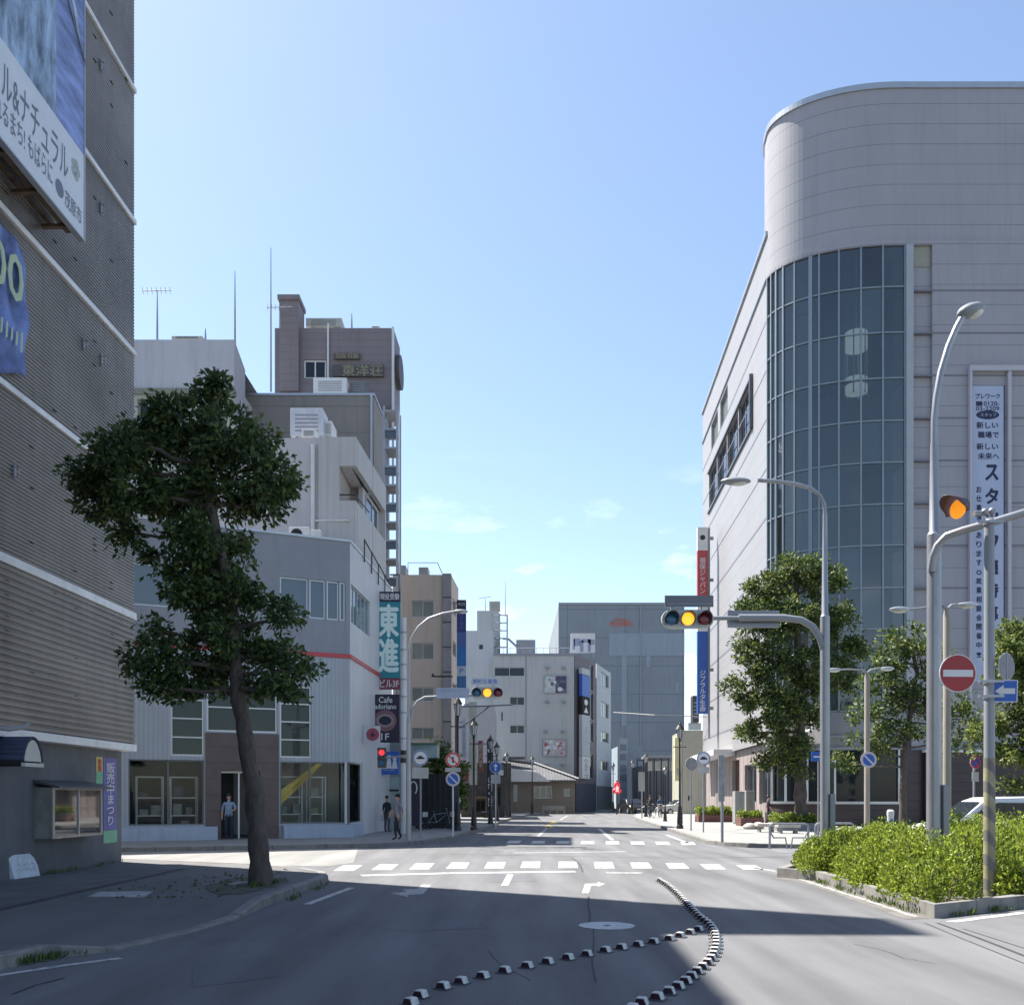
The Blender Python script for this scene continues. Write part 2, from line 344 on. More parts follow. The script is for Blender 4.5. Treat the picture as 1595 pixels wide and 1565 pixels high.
# near left sidewalk with its lowered driveway
o = [(-6.3,-12,.15), (-5.55,6,.15), (-5.2,9.5,.15), (-5.0,10.4,.15), (-4.5,10.85,.05), (-4.35,11.4,.03), (-4.1,12.4,.03), (-3.9,13.7,.05), (-3.92,15.1,.15), (-3.86,17,.15), (-3.75,18.7,.15),
     (-3.74,19.6,.15), (-4.0,20.6,.15), (-4.7,21.7,.15), (-6.2,23,.15), (-9.8,24.8,.15), (-30,23,.15)]
i_ = [(-14,-12), (-14,6), (-14,9.5), (-14,10.4), (-14,10.9), (-14,11.4), (-14,12.4), (-14,13.7), (-14,15.1), (-14,17), (-14,18.4), (-14,19), (-14,19.5), (-14,20), (-14,20.5), (-14,21), (-30,21.5)]
md = [(-7.25, min(p[1], 21.6) if p[0] > -7 else 22.3) for p in o]; md[-2] = (-9.9, 22.4); md[-1] = (-30, 22)
walk(o, i_, m_pav2, mid=md, m2=m_pav3)
# sidewalk round the showroom on the far left corner and on down the street
o = [(-40,20,.15), (-12.2,30.3,.15), (-6.5,32.3,.15), (-4.9,33,.15), (-3.9,34,.15), (-3.25,35.3,.15), (-2.4,39.5,.15), (-1.85,46,.15), (-1.4,52.7,.15), (-.1,72,.15), (1.4,86,.15), (3.4,97,.15), (7.2,108,.15), (17,124,.15), (40,150,.15)]
i_ = [(-40,30), (-14,38), (-12,42), (-12,43), (-12,44), (-12,46), (-12,48), (-12,51), (-12,56), (-12,78), (-12,92), (-8,108), (0,122), (10,140), (34,165)]
walk(o, i_, m_pave)
# right-hand sidewalk
o = [(60,31,.15), (12,32.2,.15), (9.4,32.5,.15), (8.2,33,.15), (7.5,34,.15), (7.15,35.5,.15), (7.65,44.5,.15), (8.4,57,.15), (9.2,71,.15), (9.8,78,.15), (11.2,88,.15), (15,99,.15), (24,112,.15), (46,140,.15)]
i_ = [(60,52), (30,56), (30,57), (30,58), (30,59), (30,60), (30,63), (30,66), (30,74), (32,80), (34,86), (38,92), (46,104), (66,130)]
walk(o, i_, m_pave)

def strip(mb, pts, w, z=.004):
    P = [Vector(p[:2]) for p in pts]; n = len(P)
    for i in range(n - 1):
        t = (P[i+1] - P[i]).normalized(); s = Vector((-t.y, t.x)) * w / 2
        mb.quad(*[(q.x, q.y, z) for q in (P[i]+s, P[i]-s, P[i+1]-s, P[i+1]+s)])
def gpoly(mb, px, z=.004): mb.quad(*[(g.x, g.y, z) for g in (G(x, y) for x, y in px)])
cw = MB()
for x0, x1, yt, yb in ((515,567,1347,1356), (575,623,1345.5,1354.5), (635,678,1344,1353.5), (693,733,1343,1352.5), (752,790,1342,1352), (811,842,1341.5,1351.5), (870,899,1341.5,1351.5),
                       (925,957,1342,1352), (981,1016,1343,1352), (1037,1074,1344,1352.5), (1089,1133,1345.5,1353.5), (1146,1192,1347,1354)):
    k = (880 - (x0 + x1) / 2) * .03; g0, g1 = G(x0, yb), G(x1, yb); t0 = G((x0+x1)/2 + k, yt); wd = (g1 - g0).length
    hw = .24; a = G((x0+x1)/2 - k*.6, yb); b = G((x0+x1)/2 + k*.9, yt)
    cw.quad((a.x-hw,a.y,.004), (a.x+hw,a.y,.004), (b.x+hw,b.y,.004), (b.x-hw,b.y,.004))
struct(cw.build('crosswalk', m_paint))
cw = MB()
for i in range(8):
    cxp = 802.5 + i * 37.3 + .3 * i * i * .4; a = G(cxp + (i-3.5)*1.1, 1313 + i*.35); b = G(cxp, 1308.8 + i*.3)
    cw.quad((a.x-.25,a.y,.004), (a.x+.25,a.y,.004), (b.x+.25,b.y,.004), (b.x-.25,b.y,.004))
struct(cw.build('crosswalk', m_paint))
ln = MB(); strip(ln, [G(563,1363.2), G(700,1359.5), G(896,1357)], .38); struct(ln.build('stop_line', m_paint))
ln = MB(); strip(ln, [G(944,1359), G(1001,1359.2)], .3); struct(ln.build('stop_line', m_faint))
ln = MB(); strip(ln, [G(800,1328), G(975,1326)], .3); struct(ln.build('stop_line', m_faint))
ln = MB(); strip(ln, [G(933.5,1290.5), G(954,1308)], .16); strip(ln, [G(795,1361.5), G(786,1379)], .14); struct(ln.build('lane_line', m_paint))
ln = MB(); strip(ln, [G(838,1302), G(856,1286)], .14); strip(ln, [G(872,1277), G(884,1270)], .14); struct(ln.build('lane_line', m_faint))
ln = MB(); strip(ln, [G(1038,1300), G(1073,1313)], .15); strip(ln, [G(1172,1351), G(1205,1356)], .13); struct(ln.build('edge_line', m_paint))
ln = MB(); strip(ln, [G(1205,1356), G(1250,1370), G(1300,1386), G(1360,1405), G(1425,1427)], .10); struct(ln.build('edge_line', worn('old_edge_paint', (.40,.40,.385), ASP, .45)))
m_gut = mat('gutter_concrete', (.135,.128,.118), .9, var=.3, scale=2.2, bump=.3)
ln = MB(); P_ = [(6.0,20.9), (6.3,20.0), (6.33,18.5), (6.2,16), (6.07,13.84)]; Q_ = [(5.55,20.6), (5.85,19.9), (5.88,18.5), (5.74,16), (5.6,13.7)]
for i in range(4): ln.quad((*Q_[i],.003), (*P_[i],.003), (*P_[i+1],.003), (*Q_[i+1],.003))
struct(ln.build('gutter', m_gut))
ln = MB(); strip(ln, [G(1480,1435.5), G(1595,1421)], .15); struct(ln.build('edge_line', m_paint))
ln = MB(); strip(ln, [G(548,1382), G(478,1408)], .13); strip(ln, [(-6,4), G(-30,1523), G(95,1504), G(188,1492)], .11); struct(ln.build('edge_line', m_paint))
ln = MB(); gpoly(ln, [(672,1377.5), (657,1377.5), (650,1384), (627,1385), (634,1388.5), (608,1390.5), (636,1397), (634,1393.5), (659,1392)]); struct(ln.build('turn_arrow', m_faint))
ln = MB(); gpoly(ln, [(906,1391), (917,1391), (921,1379.5), (932,1379), (930,1381.5), (943,1376.5), (931,1373), (930,1375.5), (911,1376)]); struct(ln.build('turn_arrow', m_faint))
m_yel = worn('yellow_paint', (.55, .42, .08), ASP, .5)
ln = MB()
for x, y in ((855, 1287), (862, 1281)): gpoly(ln, [(x-9,y), (x,y+2.2), (x+9,y), (x,y-2.2)])
struct(ln.build('yellow_marking', m_yel))
m_seam = mat('tar_seam', (.035, .035, .037), .8, var=.2)
ln = MB(); strip(ln, [G(917,1396), G(916,1410), G(919,1424), G(918,1436)], .035); strip(ln, [G(924,1446), G(925,1470), G(922,1500), G(928,1530)], .02)
strip(ln, [G(1460,1437), G(1520,1459), G(1600,1490)], .05); strip(ln, [G(1440,1437), G(1500,1462), G(1600,1502)], .02); strip(ln, [G(1500,1446), G(1600,1478)], .02)
strip(ln, [G(20,1548), G(55,1534), G(100,1523)], .03); strip(ln, [G(890,1335), G(903,1345), G(908,1358)], .04); strip(ln, [G(700,1330), G(1060,1336), G(1240,1334)], .05)
struct(ln.build('road_seam', m_seam))
mt = MB(); mt.disc(Vector((*G(945,1441.5)[:2], .002)), .38, (0,0,1), .006, 32); mt.disc(Vector((*G(945,1441.5)[:2], .008)), .05, (0,0,1), .004, 10, mi=1)
tag(mt.build('manhole_cover', [mat('manhole_iron', (.36,.37,.38), .5, .3, var=.3, scale=12), m_black]), 'round pale iron manhole cover in the shaded lane', 'manhole cover')
pt = MB(); g = [G(137,1396,.154), G(155,1389,.154), G(238,1388,.154), G(224,1397,.154)]; pt.ext([(p.x,p.y,.151) for p in g], (0,0,.012))
tag(pt.build('pavement_hatch', mat('hatch_concrete', (.34,.35,.36), .8, var=.35, scale=7)), 'pale rectangular service hatch set in the near sidewalk', 'hatch')

# planted island with its kerb
ISL = [(6.07,13.84), (8.03,15.1), (15.2,19.7), (15.6,24.5), (8,24.2), (6.3,22), (5.75,20.9), (6.3,20.0)]
k = MB(); c = Vector((9.3, 19.3)); n = len(ISL)
inn = []
for i in range(n):
    a, b, d = Vector(ISL[i-1]), Vector(ISL[i]), Vector(ISL[(i+1) % n]); t = ((b-a).normalized() + (d-b).normalized()).normalized(); inn.append(b + Vector((-t.y, t.x)) * .19)
for i in range(n):
    j = (i+1) % n; a, b, p, q = ISL[i], ISL[j], inn[i], inn[j]
    k.quad((*a,-.02), (*b,-.02), (*b,.2), (*a,.2)); k.quad((*a,.2), (*b,.2), (q.x,q.y,.2), (p.x,p.y,.2)); k.quad((p.x,p.y,.2), (q.x,q.y,.2), (q.x,q.y,.1), (p.x,p.y,.1))
struct(k.build('kerb', m_kerb))
k = MB(); k.quad(*[(p.x, p.y, .14) for p in inn]); struct(k.build('island_soil', m_earth))

m_dirt = mat('mossy_dirt', (.085, .084, .066), .95, var=.45, scale=5, bump=.5)
pt = MB(); g = [G(x, y, .155) for x, y in ((318,1382), (330,1376), (345,1373), (352,1368), (384,1366), (402,1363.5), (430,1366), (446,1369), (452,1372), (438,1376), (430,1380), (414,1382), (404,1386), (390,1388), (376,1392), (362,1391), (346,1393), (332,1389))]; pt.quad(*[(p.x, p.y, .155) for p in g]); struct(pt.build('soil_patch', m_dirt))
pt = MB(); g = [G(x, y, .16) for x, y in ((352,1377), (372,1372.5), (392,1373.5), (395,1376.5), (377,1375.5), (362,1379), (400,1383.5), (398,1386), (350,1380))]
for i in (0,): pt.ext([(p.x, p.y, .150) for p in g[:3] + g[4:6]], (0,0,.02))
tag(pt.build('tree_pit_edging', m_kerb), 'worn stone edging of the tree pit by the leaning trunk', 'edging')
pt = MB(); pt.quad((-7.36,5,.156), (-7.18,5,.156), (-7.18,21.4,.156), (-7.36,21.4,.156)); struct(pt.build('paving_border', mat('border_brick', (.055,.052,.055), .85, var=.3, scale=4)))

# repair patches and hairline cracks in the carriageway
m_patch = asphalt('patched_asphalt', (.112, .115, .126), .4); ln = MB()
for q in (((640,1420), (742,1416), (760,1445), (648,1450)), ((760,1362), (830,1361), (836,1372), (762,1374)), ((300,1500), (420,1488), (440,1520), (300,1538))): g_ = [G(*p) for p in q]; ln.quad(*[(p.x, p.y, .003) for p in g_])
struct(ln.build('road_patch', m_patch)); ln = MB(); rc = random.Random(3)
for x, y, dx, dy in ((560,1440,9,3), (1330,1470,10,6), (760,1480,4,9), (300,1470,9,-2)):
    p = [(x, y)]
    for k in range(11): p.append((p[-1][0] + dx + rc.uniform(-6,6), p[-1][1] + dy*.45 + rc.uniform(-1.6,1.6)))
    strip(ln, [G(*q) for q in p], .008, .0045)
struct(ln.build('road_crack', m_seam))
# ------------------------------------------------------------------ near left building: ribbed metal cladding
UP = Vector((0,0,1))
m_rib = mat('ribbed_cladding', (.225, .213, .20), .36, .55, var=.26, scale=.35, stretch=(1,1,1.6), dirt=.35)
m_trimw = mat('pale_metal_trim', (.70, .71, .72), .4, .1, var=.12, scale=1.4, dirt=.3)
m_base = mat('dark_render', (.115, .12, .135), .8, var=.18, scale=1.1, dirt=.3)
cA = Vector((-9.33, 23.74, 0)); uA = Vector((.025, 1, 0)).normalized()
FA = Fac(cA - uA * 34, uA); FA0 = Fac(FA.O - FA.n * .27, uA)
A = thing('clad_store', 'tall store wrapped in brown grey ribbed metal with pale floor bands', 'building', (-14, 20, 0))
TOP = 21.8; z, prof = 2.9, []
while z < TOP - .12:
    st_, de_ = (.134, .031) if z < 6.1 else (.078, .020)
    prof += [(z, 0), (z+st_*.17, de_), (z+st_*.68, de_), (z+st_*.85, 0)]; z += st_
prof.append((TOP, 0)); mb = MB()
for k in range(len(prof) - 1):
    (a, d), (b, e) = prof[k], prof[k+1]
    mb.quad(FA.P(0,a,d), FA.P(34,a,d), FA.P(34,b,e), FA.P(0,b,e)); mb.quad(FA.P(34,a,d), FA.P(34,a,-.4), FA.P(34,b,-.4), FA.P(34,b,e))
fu = Vector((-1, -.06, 0)).normalized(); q0, q1 = FA.P(34,0,-.35), FA.P(34,0,-.35) + fu * 20; p0 = FA.P(0,0,-20)
V = lambda p, z: (p.x, p.y, z)
mb.quad(V(q0,2.9), V(q1,2.9), V(q1,TOP), V(q0,TOP)); mb.quad(V(FA.P(0,0,0),2.9), V(p0,2.9), V(p0,TOP), V(FA.P(0,0,0),TOP)); mb.quad(V(q1,0), V(p0,0), V(p0,TOP), V(q1,TOP))
for k in range(70):
    s = 34 - R.choice([.55, 1.35, 2.2, 3.1, 4.0, 4.9, 5.8, 6.7]); z = 3.5 + .134 * R.randrange(130)
    FA.box(mb, s, s+.13, z, z+.016, .012, .036, 1)
mb.build('cladding', [m_rib, m_dark], A)
mb = MB(); mb.quad(V(FA.P(0,0),TOP-.02), V(FA.P(34,0),TOP-.02), V(q1,TOP-.02), V(p0,TOP-.02)); mb.build('roof', m_gray, A)
mb = MB(); FA.box(mb, 32.3, 33.97, TOP, 28.4, -11, -.03); mb.build('stair_tower', m_rib, A)
mb = MB(); FA0.wall(mb, 0, 33.93, 0, 2.9); g0, g1 = FA0.P(33.93,0), FA0.P(33.93,0) + fu * 19; mb.quad(V(g0,0), V(g1,0), V(g1,2.9), V(g0,2.9))
mb.quad(FA.P(0,2.9,0), FA.P(34,2.9,0), FA0.P(34,2.9,-.02), FA0.P(0,2.9,-.02)); mb.build('ground_floor_wall', m_base, A)
for k in range(6):
    z = 2.94 + 3.236 * k; h = .085 if k < 2 else .06; mb = MB(); FA.box(mb, -.05, 34.02, z-h, z+h, -.3, .075); mb.build('floor_band', m_trimw, A, bevel=.012)
for px, py in ((155,103), (155,325), (156,561), (128,537), (20,735)):
    s, z = FA.hit(px, py); mb = MB(); FA.box(mb, s-.03, s+.03, z-.13, z+.13, .02, .05); mb.tube([FA.P(s,z+.1,.05), FA.P(s,z+.06,.12), FA.P(s,z-.06,.12), FA.P(s,z-.1,.05)], .013, 6)
    mb.build('hook', m_steel, A)

# roof-high picture hoarding
s1 = FA.sx(132, .75); zb = FA.zz(132, 375, .75); s0 = s1 - 13; zt = 20.6; zw = FA.zz(130, 241, .75)
H = thing('picture_hoarding', 'huge blue picture hoarding standing off the ribbed wall, white caption strip below', 'billboard', FA.P((s0+s1)/2, zb, .4))
m_pic = mat('hoarding_photo', (.24, .33, .46), .5, var=.8, scale=1.6, stretch=(1, 2.2, .9)); m_pic2 = mat('hoarding_photo_violet', (.19, .25, .48), .5, var=.6, scale=1.4, stretch=(1, .8, 2.6)); m_pic3 = mat('hoarding_photo_foam', (.42, .50, .58), .5, var=.45, scale=2.3)
m_vinyl = mat('white_vinyl', (.62, .66, .72), .5, var=.05); m_ink = mat('ink_slate', (.15, .18, .23), .6, var=0)
mb = MB(); FA.box(mb, s0, s1, zb, zt, .66, .73); mb.build('backing_panel', m_alu, H)
mb = MB(); FA.box(mb, s0, s1-.03, zb+.02, zw, .732, .745); mb.build('caption_strip', m_vinyl, H)
mb = MB(); sm = FA.sx(88, .75); FA.box(mb, sm, s1-.03, zw, zt, .732, .744, 0); FA.box(mb, s0, sm, zw, zt, .732, .744, 1)
mb.ext([FA.P(sm-3.0,zt,.75), FA.P(sm-2.85,zt,.75), FA.P(sm+1.2,zw+1.9,.75), FA.P(sm+1.2,zw+1.84,.75)], FA.n*.018, 3)
mb.ext([FA.P(s1-.8,zw+3.2,.75), FA.P(s1-.15,zw+2.0,.75), FA.P(s1-.35,zw+2.7,.75)], FA.n*.004, 2)
mb.build('photo_print', [m_pic2, m_pic, m_pic3, m_ink], H)
mb = MB(); FA.box(mb, s1-.03, s1+.01, zb, zt, .64, .76); FA.box(mb, s0, s1, zb-.03, zb, .64, .76); mb.build('hoarding_frame', m_alu, H)
mb = MB(); m_rust = mat('rusty_steel', (.14, .095, .06), .7, .3, var=.4, scale=4)
FA.box(mb, s0, s1-.06, zb+.25, zb+.37, .06, .16); FA.box(mb, s0, s1-.06, zb+.12, zb+.2, .4, .5)
for k in range(12): FA.box(mb, s1-.4-k*1.1, s1-.3-k*1.1, zb+.06, zb+.12, .05, .65)
mb.build('support_rail', m_rust, H)
hs = lambda px: FA.sx(px, .75)
text('フル&ナチュラル', H, FA.P((hs(-14)+hs(106))/2, zb+.62*(zw-zb), .747), FA.u, UP, hs(106)-hs(-14), .62, m_ink)
text('になれるまち! もばらに', H, FA.P((hs(-32)+hs(82))/2, zb+.29*(zw-zb), .747), FA.u, UP, hs(82)-hs(-32), .42, m_ink)
mb = MB(); mb.disc(FA.P(hs(93), zb+.24*(zw-zb), .747), .16, FA.n, .004); mb.build('city_mark', m_ink, H)
text('茂原市', H, FA.P((hs(101)+hs(127))/2, zb+.22*(zw-zb), .747), FA.u, UP, hs(127)-hs(101), .34, m_ink)
mb = MB()
for a in range(5): mb.disc(FA.P(hs(118)+.1*math.cos(a*1.257), zb+.7*(zw-zb)+.13*math.sin(a*1.257), .747), .09, FA.n, .004, 10)
mb.build('flower_mark', mat('ink_pale', (.36,.42,.40), .6, var=0), H)

# cloth banner below it
sb1 = FA.sx(46, .2); zb1 = FA.zz(46, 392, .2); zb0 = FA.zz(46, 612, .2); sb0 = sb1 - 4.2
B_ = thing('cloth_banner', 'blue cloth banner with pale green lettering tied to the ribbed wall', 'banner', FA.P((sb0+sb1)/2, zb0, .15))
mb = MB(); nx, nz = 40, 20; vs = []
def bd(i, j): return .14 + .04*math.sin(i*.9 + j*.35) + .03*math.sin(i*.37 - j*.8)
for j in range(nz + 1):
    for i in range(nx + 1):
        sag = .28 * (1 - j/nz) * abs(math.sin(i/nx*math.pi*2.5)); vs.append(FA.P(sb0 + (sb1-sb0)*i/nx, zb0 + (zb1-zb0)*j/nz + sag, bd(i, j)))
mb.add(vs, [(j*(nx+1)+i, j*(nx+1)+i+1, (j+1)*(nx+1)+i+1, (j+1)*(nx+1)+i) for j in range(nz) for i in range(nx)])
o = mb.build('cloth', mat('banner_cloth', (.13, .19, .42), .75, var=.6, scale=1.6), B_, smooth=True); md_ = o.modifiers.new('thick', 'SOLIDIFY'); md_.thickness = .008
m_lime = mat('ink_lime', (.40, .50, .34), .6, var=0)
text('500', B_, FA.P(sb1-1.15, (zb0+zb1)/2+.55, .235), FA.u, UP, 1.7, .85, m_lime, .02)
mb = MB()
for k in range(9): x = sb1 - .35 - k*.17; zl_ = (zb0+zb1)/2 - .55; hh = R.uniform(.15,.36); mb.ext([FA.P(x-.04,zl_-hh,.232), FA.P(x+.03,zl_-hh+.06,.232), FA.P(x+.05,zl_+hh,.232), FA.P(x-.01,zl_+hh-.05,.232)], FA.n*.004)
mb.build('leaf_print', m_lime, B_)

# barrel awning, gooseneck lamp, display case, poster, leaning slab at the foot of the near wall
D_ = .85; sa, sb = FA0.sx(39, D_), FA0.sx(65, D_); sm_ = (sa+sb)/2; hw_ = (sb-sa)/2; za0, za1 = FA0.zz(52, 1194, D_), FA0.zz(52, 1152, D_)
AW = thing('barrel_awning', 'dark blue barrel awning with a pale arched front jutting from the near wall', 'awning', FA0.P(sm_, za0, .4))
arch = lambda k: [(sm_ + hw_*k*math.cos(math.pi*t/14)*(1 - .22*math.sin(math.pi*t/14)), za0 + .1 + (za1-za0-.1)*(1 + (k-1)*.6)*math.sin(math.pi*t/14)**.85) for t in range(15)]
ar = arch(1.1); mb = MB()
for (s_, z), (t_, y) in zip(ar, ar[1:]): mb.quad(FA0.P(s_,z,0), FA0.P(s_,z,D_), FA0.P(t_,y,D_), FA0.P(t_,y,0))
o = mb.build('canopy', mat('awning_navy', (.03,.04,.085), .7, var=.2), AW, smooth=True); md_ = o.modifiers.new('thick', 'SOLIDIFY'); md_.thickness = .04
mb = MB(); mb.ext([FA0.P(s_,z,D_-.03) for s_, z in arch(1.0)], FA0.n*.02); mb.build('end_panel', mat('awning_pale', (.5,.5,.47), .6), AW)
mb = MB(); FA0.box(mb, sa-.04, sb+.04, za0, za0+.07, D_-.05, D_+.02); mb.build('front_rail', MC['awning_pale'], AW)
mb = MB(); FA0.box(mb, sa-.05, sa-.01, za0+.02, za0+.1, 0, D_-.05); mb.build('side_rail', m_black, AW); mb = MB(); FA0.box(mb, sb+.01, sb+.05, za0+.02, za0+.1, 0, D_-.05); mb.build('side_rail', m_black, AW)
s, z = FA.hit(2, 1131, .3); GL = thing('gooseneck_lamp', 'gray gooseneck lamp arm curling from the near ribbed wall', 'wall lamp', FA.P(s-.5, z, 0))
mb = MB(); mb.tube([FA.P(s-.6,z+.05,.0), FA.P(s-.5,z-.04,.35), FA.P(s-.1,z-.06,.5), FA.P(s+.25,z+.0,.55), FA.P(s+.42,z+.09,.58)], [.03,.035,.04,.045,.03], 8); mb.build('arm', m_gray, GL, smooth=True)
d0, d1, zc0, zc1 = FA0.sx(82, .38), FA0.sx(160, .38), FA0.zz(85, 1306, .38), FA0.zz(85, 1226, .38)
DC = thing('display_case', 'glass fronted metal display case with a sloping roof on the near wall', 'display case', FA0.P((d0+d1)/2, zc0, .1))
mb = MB(); t = .05
for a in ((d0,d1,zc0,zc0+t,0,.38), (d0,d1,zc1-t,zc1,0,.38), (d0,d0+t,zc0+t,zc1-t,0,.38), (d1-t,d1,zc0+t,zc1-t,0,.38), (d0+t,d1-t,zc0+t,zc1-t,0,.03)): FA0.box(mb, *a)
mb.build('case_body', mat('worn_steel', (.33,.33,.31), .4, .6, var=.25, scale=3, dirt=.5), DC)
mb = MB(); FA0.box(mb, (d0+d1)/2-.02, (d0+d1)/2+.02, zc0+t, zc1-t, .355, .385); FA0.box(mb, d0+t, d0+t+.03, zc0+t, zc1-t, .355, .385); FA0.box(mb, d1-t-.03, d1-t, zc0+t, zc1-t, .355, .385); mb.build('door_frame', m_alu, DC)
mb = MB(); mb.quad(FA0.P(d0+t,zc0+t,.36), FA0.P(d1-t,zc0+t,.36), FA0.P(d1-t,zc1-t,.36), FA0.P(d0+t,zc1-t,.36)); mb.build('glass_door', glass('case_glass', (.04,.04,.04), see=.55, refl=1., ior=2.0), DC)
mb = MB(); m_slat = mat('display_board', (.55,.55,.5), .6, var=.3, scale=5)
for k, (a, b) in enumerate(((.10,.16), (.22,.30), (.36,.52), (.60,.95))): FA0.box(mb, d0+.12, d1-.12, zc0+(zc1-zc0)*a, zc0+(zc1-zc0)*b, .05 if k == 3 else .09, .055 if k == 3 else .28)
mb.build('shelf', m_slat, DC)
mb = MB(); mb.ext([FA0.P(d0-.06,zc1+.16,0), FA0.P(d0-.06,zc1+.02,.55), FA0.P(d0-.06,zc1-.02,.55), FA0.P(d0-.06,zc1+.1,0)], FA0.u*(d1-d0+.12)); mb.build('roof', mat('dark_sheet', (.10,.11,.12), .5, .4), DC)
p0_, p1_, pz0, pz1 = FA0.sx(161, .01), FA0.sx(182, .01), FA0.zz(172, 1312, .01), FA0.zz(172, 1180, .01)
PO = thing('wall_poster', 'tall violet poster strip with white characters beside the display case', 'poster', FA0.P((p0_+p1_)/2, pz0, 0))
mb = MB(); FA0.box(mb, p0_, p1_, pz0+.3, pz1, .004, .012, 0); FA0.box(mb, p0_, p1_, pz0, pz0+.295, .004, .012, 1)
mb.build('sheet', [mat('poster_violet', (.12,.12,.32), .6, var=.2), mat('poster_green', (.16,.38,.24), .6, var=.15)], PO)
text('販\n売\n中\nま\nつ\nり', PO, FA0.P((p0_+p1_)/2, (pz0+.3+pz1)/2, .013), FA0.u, UP, (p1_-p0_)*.6, (pz1-pz0-.3)*.86, m_white, .01)
p2 = FA0.sx(150, .01); PO = thing('small_poster', 'small yellow and green notice with red characters above the display case', 'poster', FA0.P(p2+.1, pz1-.6, 0))
mb = MB(); FA0.box(mb, p2, p0_-.03, pz1-.35, pz1, .004, .01, 0); FA0.box(mb, p2, p0_-.03, pz1-.62, pz1-.35, .004, .01, 1); mb.build('sheet', [mat('poster_yellow', (.5,.42,.16), .6), MC['poster_green']], PO)
text('祭\n夏', PO, FA0.P((p2+p0_-.03)/2, pz1-.2, .011), FA0.u, UP, .2, .3, m_red, .01)
g = G(43, 1366, .15); SL = MB(); ang = math.radians(14)
Mx = Matrix.Translation((g.x, g.y, .15)) @ Matrix.Rotation(math.radians(84), 4, 'Z') @ Matrix.Rotation(-ang, 4, 'X')
pf = [(-.33,0), (.34,0), (.345,.2), (.29,.36), (.20,.45), (-.30,.455), (-.36,.40)]
SL.ext([Mx @ Vector((x*1.25, 0, z*1.05)) for x, z in pf], Mx.to_3x3() @ Vector((0,.13,0)))
for k in range(4):
    for q in (0, 1):
        x = -.3 + k*.155; SL.ext([Mx @ Vector(v) for v in ((x,-.012,.16+q*.1), (x+.07,-.012,.21+q*.1), (x+.15,-.012,.15+q*.1), (x+.15,-.012,.13+q*.1), (x+.07,-.012,.19+q*.1), (x,-.012,.14+q*.1))], Mx.to_3x3() @ Vector((0,.014,0)))
tag(SL.build('plastic_ramp', mat('pale_plastic', (.50,.55,.62), .5, var=.15, scale=6), bevel=.025), 'pale blue moulded kerb ramp leaning against the near wall', 'kerb ramp')

# ------------------------------------------------------------------ showroom on the far left corner
Cb = Vector((-6.41, 38.1, 0)); uB = Vector((.908, .418, 0)); FB = Fac(Cb - uB.normalized()*16, uB); FBr = Fac(Cb, (.06, 1))
SB = thing('corner_showroom', 'pale corrugated corner showroom with a red stripe and glazed shop windows', 'building', (-11, 42, 0))
m_cor = lines(mat('corrugated_panel', (.31, .345, .39), .5, .1, var=.08, scale=.6, dirt=.25), (.908, .418, 0), .16, .05, (.265, .30, .345))
m_fas = mat('fascia_panel', (.21, .235, .275), .55, var=.08, scale=.5, dirt=.25); m_whp = lines(mat('white_panel', (.50, .52, .55), .55, var=.06, scale=.5, dirt=.25), 1, 1.6, .02, (.28,.3,.32), depth=False)
zT, zW1, zW0, zR = FB.zz(541,844), FB.zz(541,907), FB.zz(541,967), FB.zz(541,1022)
zS = FB.zz(541,1187); zGt = FB.zz(541, 1072)
up = [(FB.sx(a), FB.sx(b), zW0, zW1) for a, b in ((436,480), (482,507), (509,528), (529,538))] + [(3+i*2.2, 5+i*2.2, zW0, zW1) for i in range(4)]
wl, wr = FB.sx(200), FB.sx(318); el, er = FB.sx(344), FB.sx(405); rl = FB.sx(436); bl, br = FB.sx(320), FB.sx(434)
zk = FB.zz(340, 1284)
mid = [(FB.sx(266), bl-.05, zS+.15, zGt), (bl+.05, br-.05, FB.zz(380,1142)+.05, zGt), (br+.05, FB.sx(485), zS+.15, zGt)]
mb = MB(); FB.wall(mb, 0, 16, zW1, zT, mi=1); FB.wall(mb, 0, 16, zW0, zW1, up, .1, mi=1); FB.wall(mb, 0, 16, zR, zW0, mi=1); FB.wall(mb, 0, 16, zS+.05, zR, mid, .1, mi=0)
FB.wall(mb, 0, 16, 0, zS+.05, [(wl,wr,zk,zS), (bl,br,0,zS+.05), (rl,16.5,zk,zS)], .1, mi=0)
wr_ = [(FBr.sx(547), FBr.sx(576), zW0, zW1)]
FBr.wall(mb, 0, 9, zR, zT, wr_, .1, mi=2); FBr.wall(mb, 0, 9, 0, zR, [(-.5, FBr.sx(562), zk, zS)], .1, mi=2)
e0, e1 = FB.P(0,0), FBr.P(9,0); bk = FBr.P(9,0) - uB.normalized()*16
mb.quad(V(e1,0), V(bk,0), V(bk,zT), V(e1,zT), mi=1); mb.quad(V(bk,0), V(e0,0), V(e0,zT), V(bk,zT), mi=1)
mb.build('wall', [m_cor, m_fas, m_whp], SB)
mb = MB(); mb.quad(V(e0,zT-.25), V(FB.P(16,0),zT-.25), V(e1,zT-.25), V(bk,zT-.25)); mb.build('roof', m_gray, SB)
mb = MB(); FB.box(mb, 0, 16.03, zR-.08, zR+.08, -.01, .05); FBr.box(mb, -.03, 9, zR-.08, zR+.08, -.01, .05); mb.build('red_stripe', mat('stripe_red', (.42,.05,.06), .5), SB)
mb = MB(); FB.box(mb, 0, 16.02, zT, zT+.09, -.25, .05); FBr.box(mb, -.02, 9, zT, zT+.09, -.25, .05); mb.build('coping', m_alu, SB)
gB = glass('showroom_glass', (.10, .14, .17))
for h in up: FB.window(SB, h, 0, 0, .06, .1, gm=gB)
FBr.window(SB, wr_[0], 4, 0, .06, .1, gm=gB)
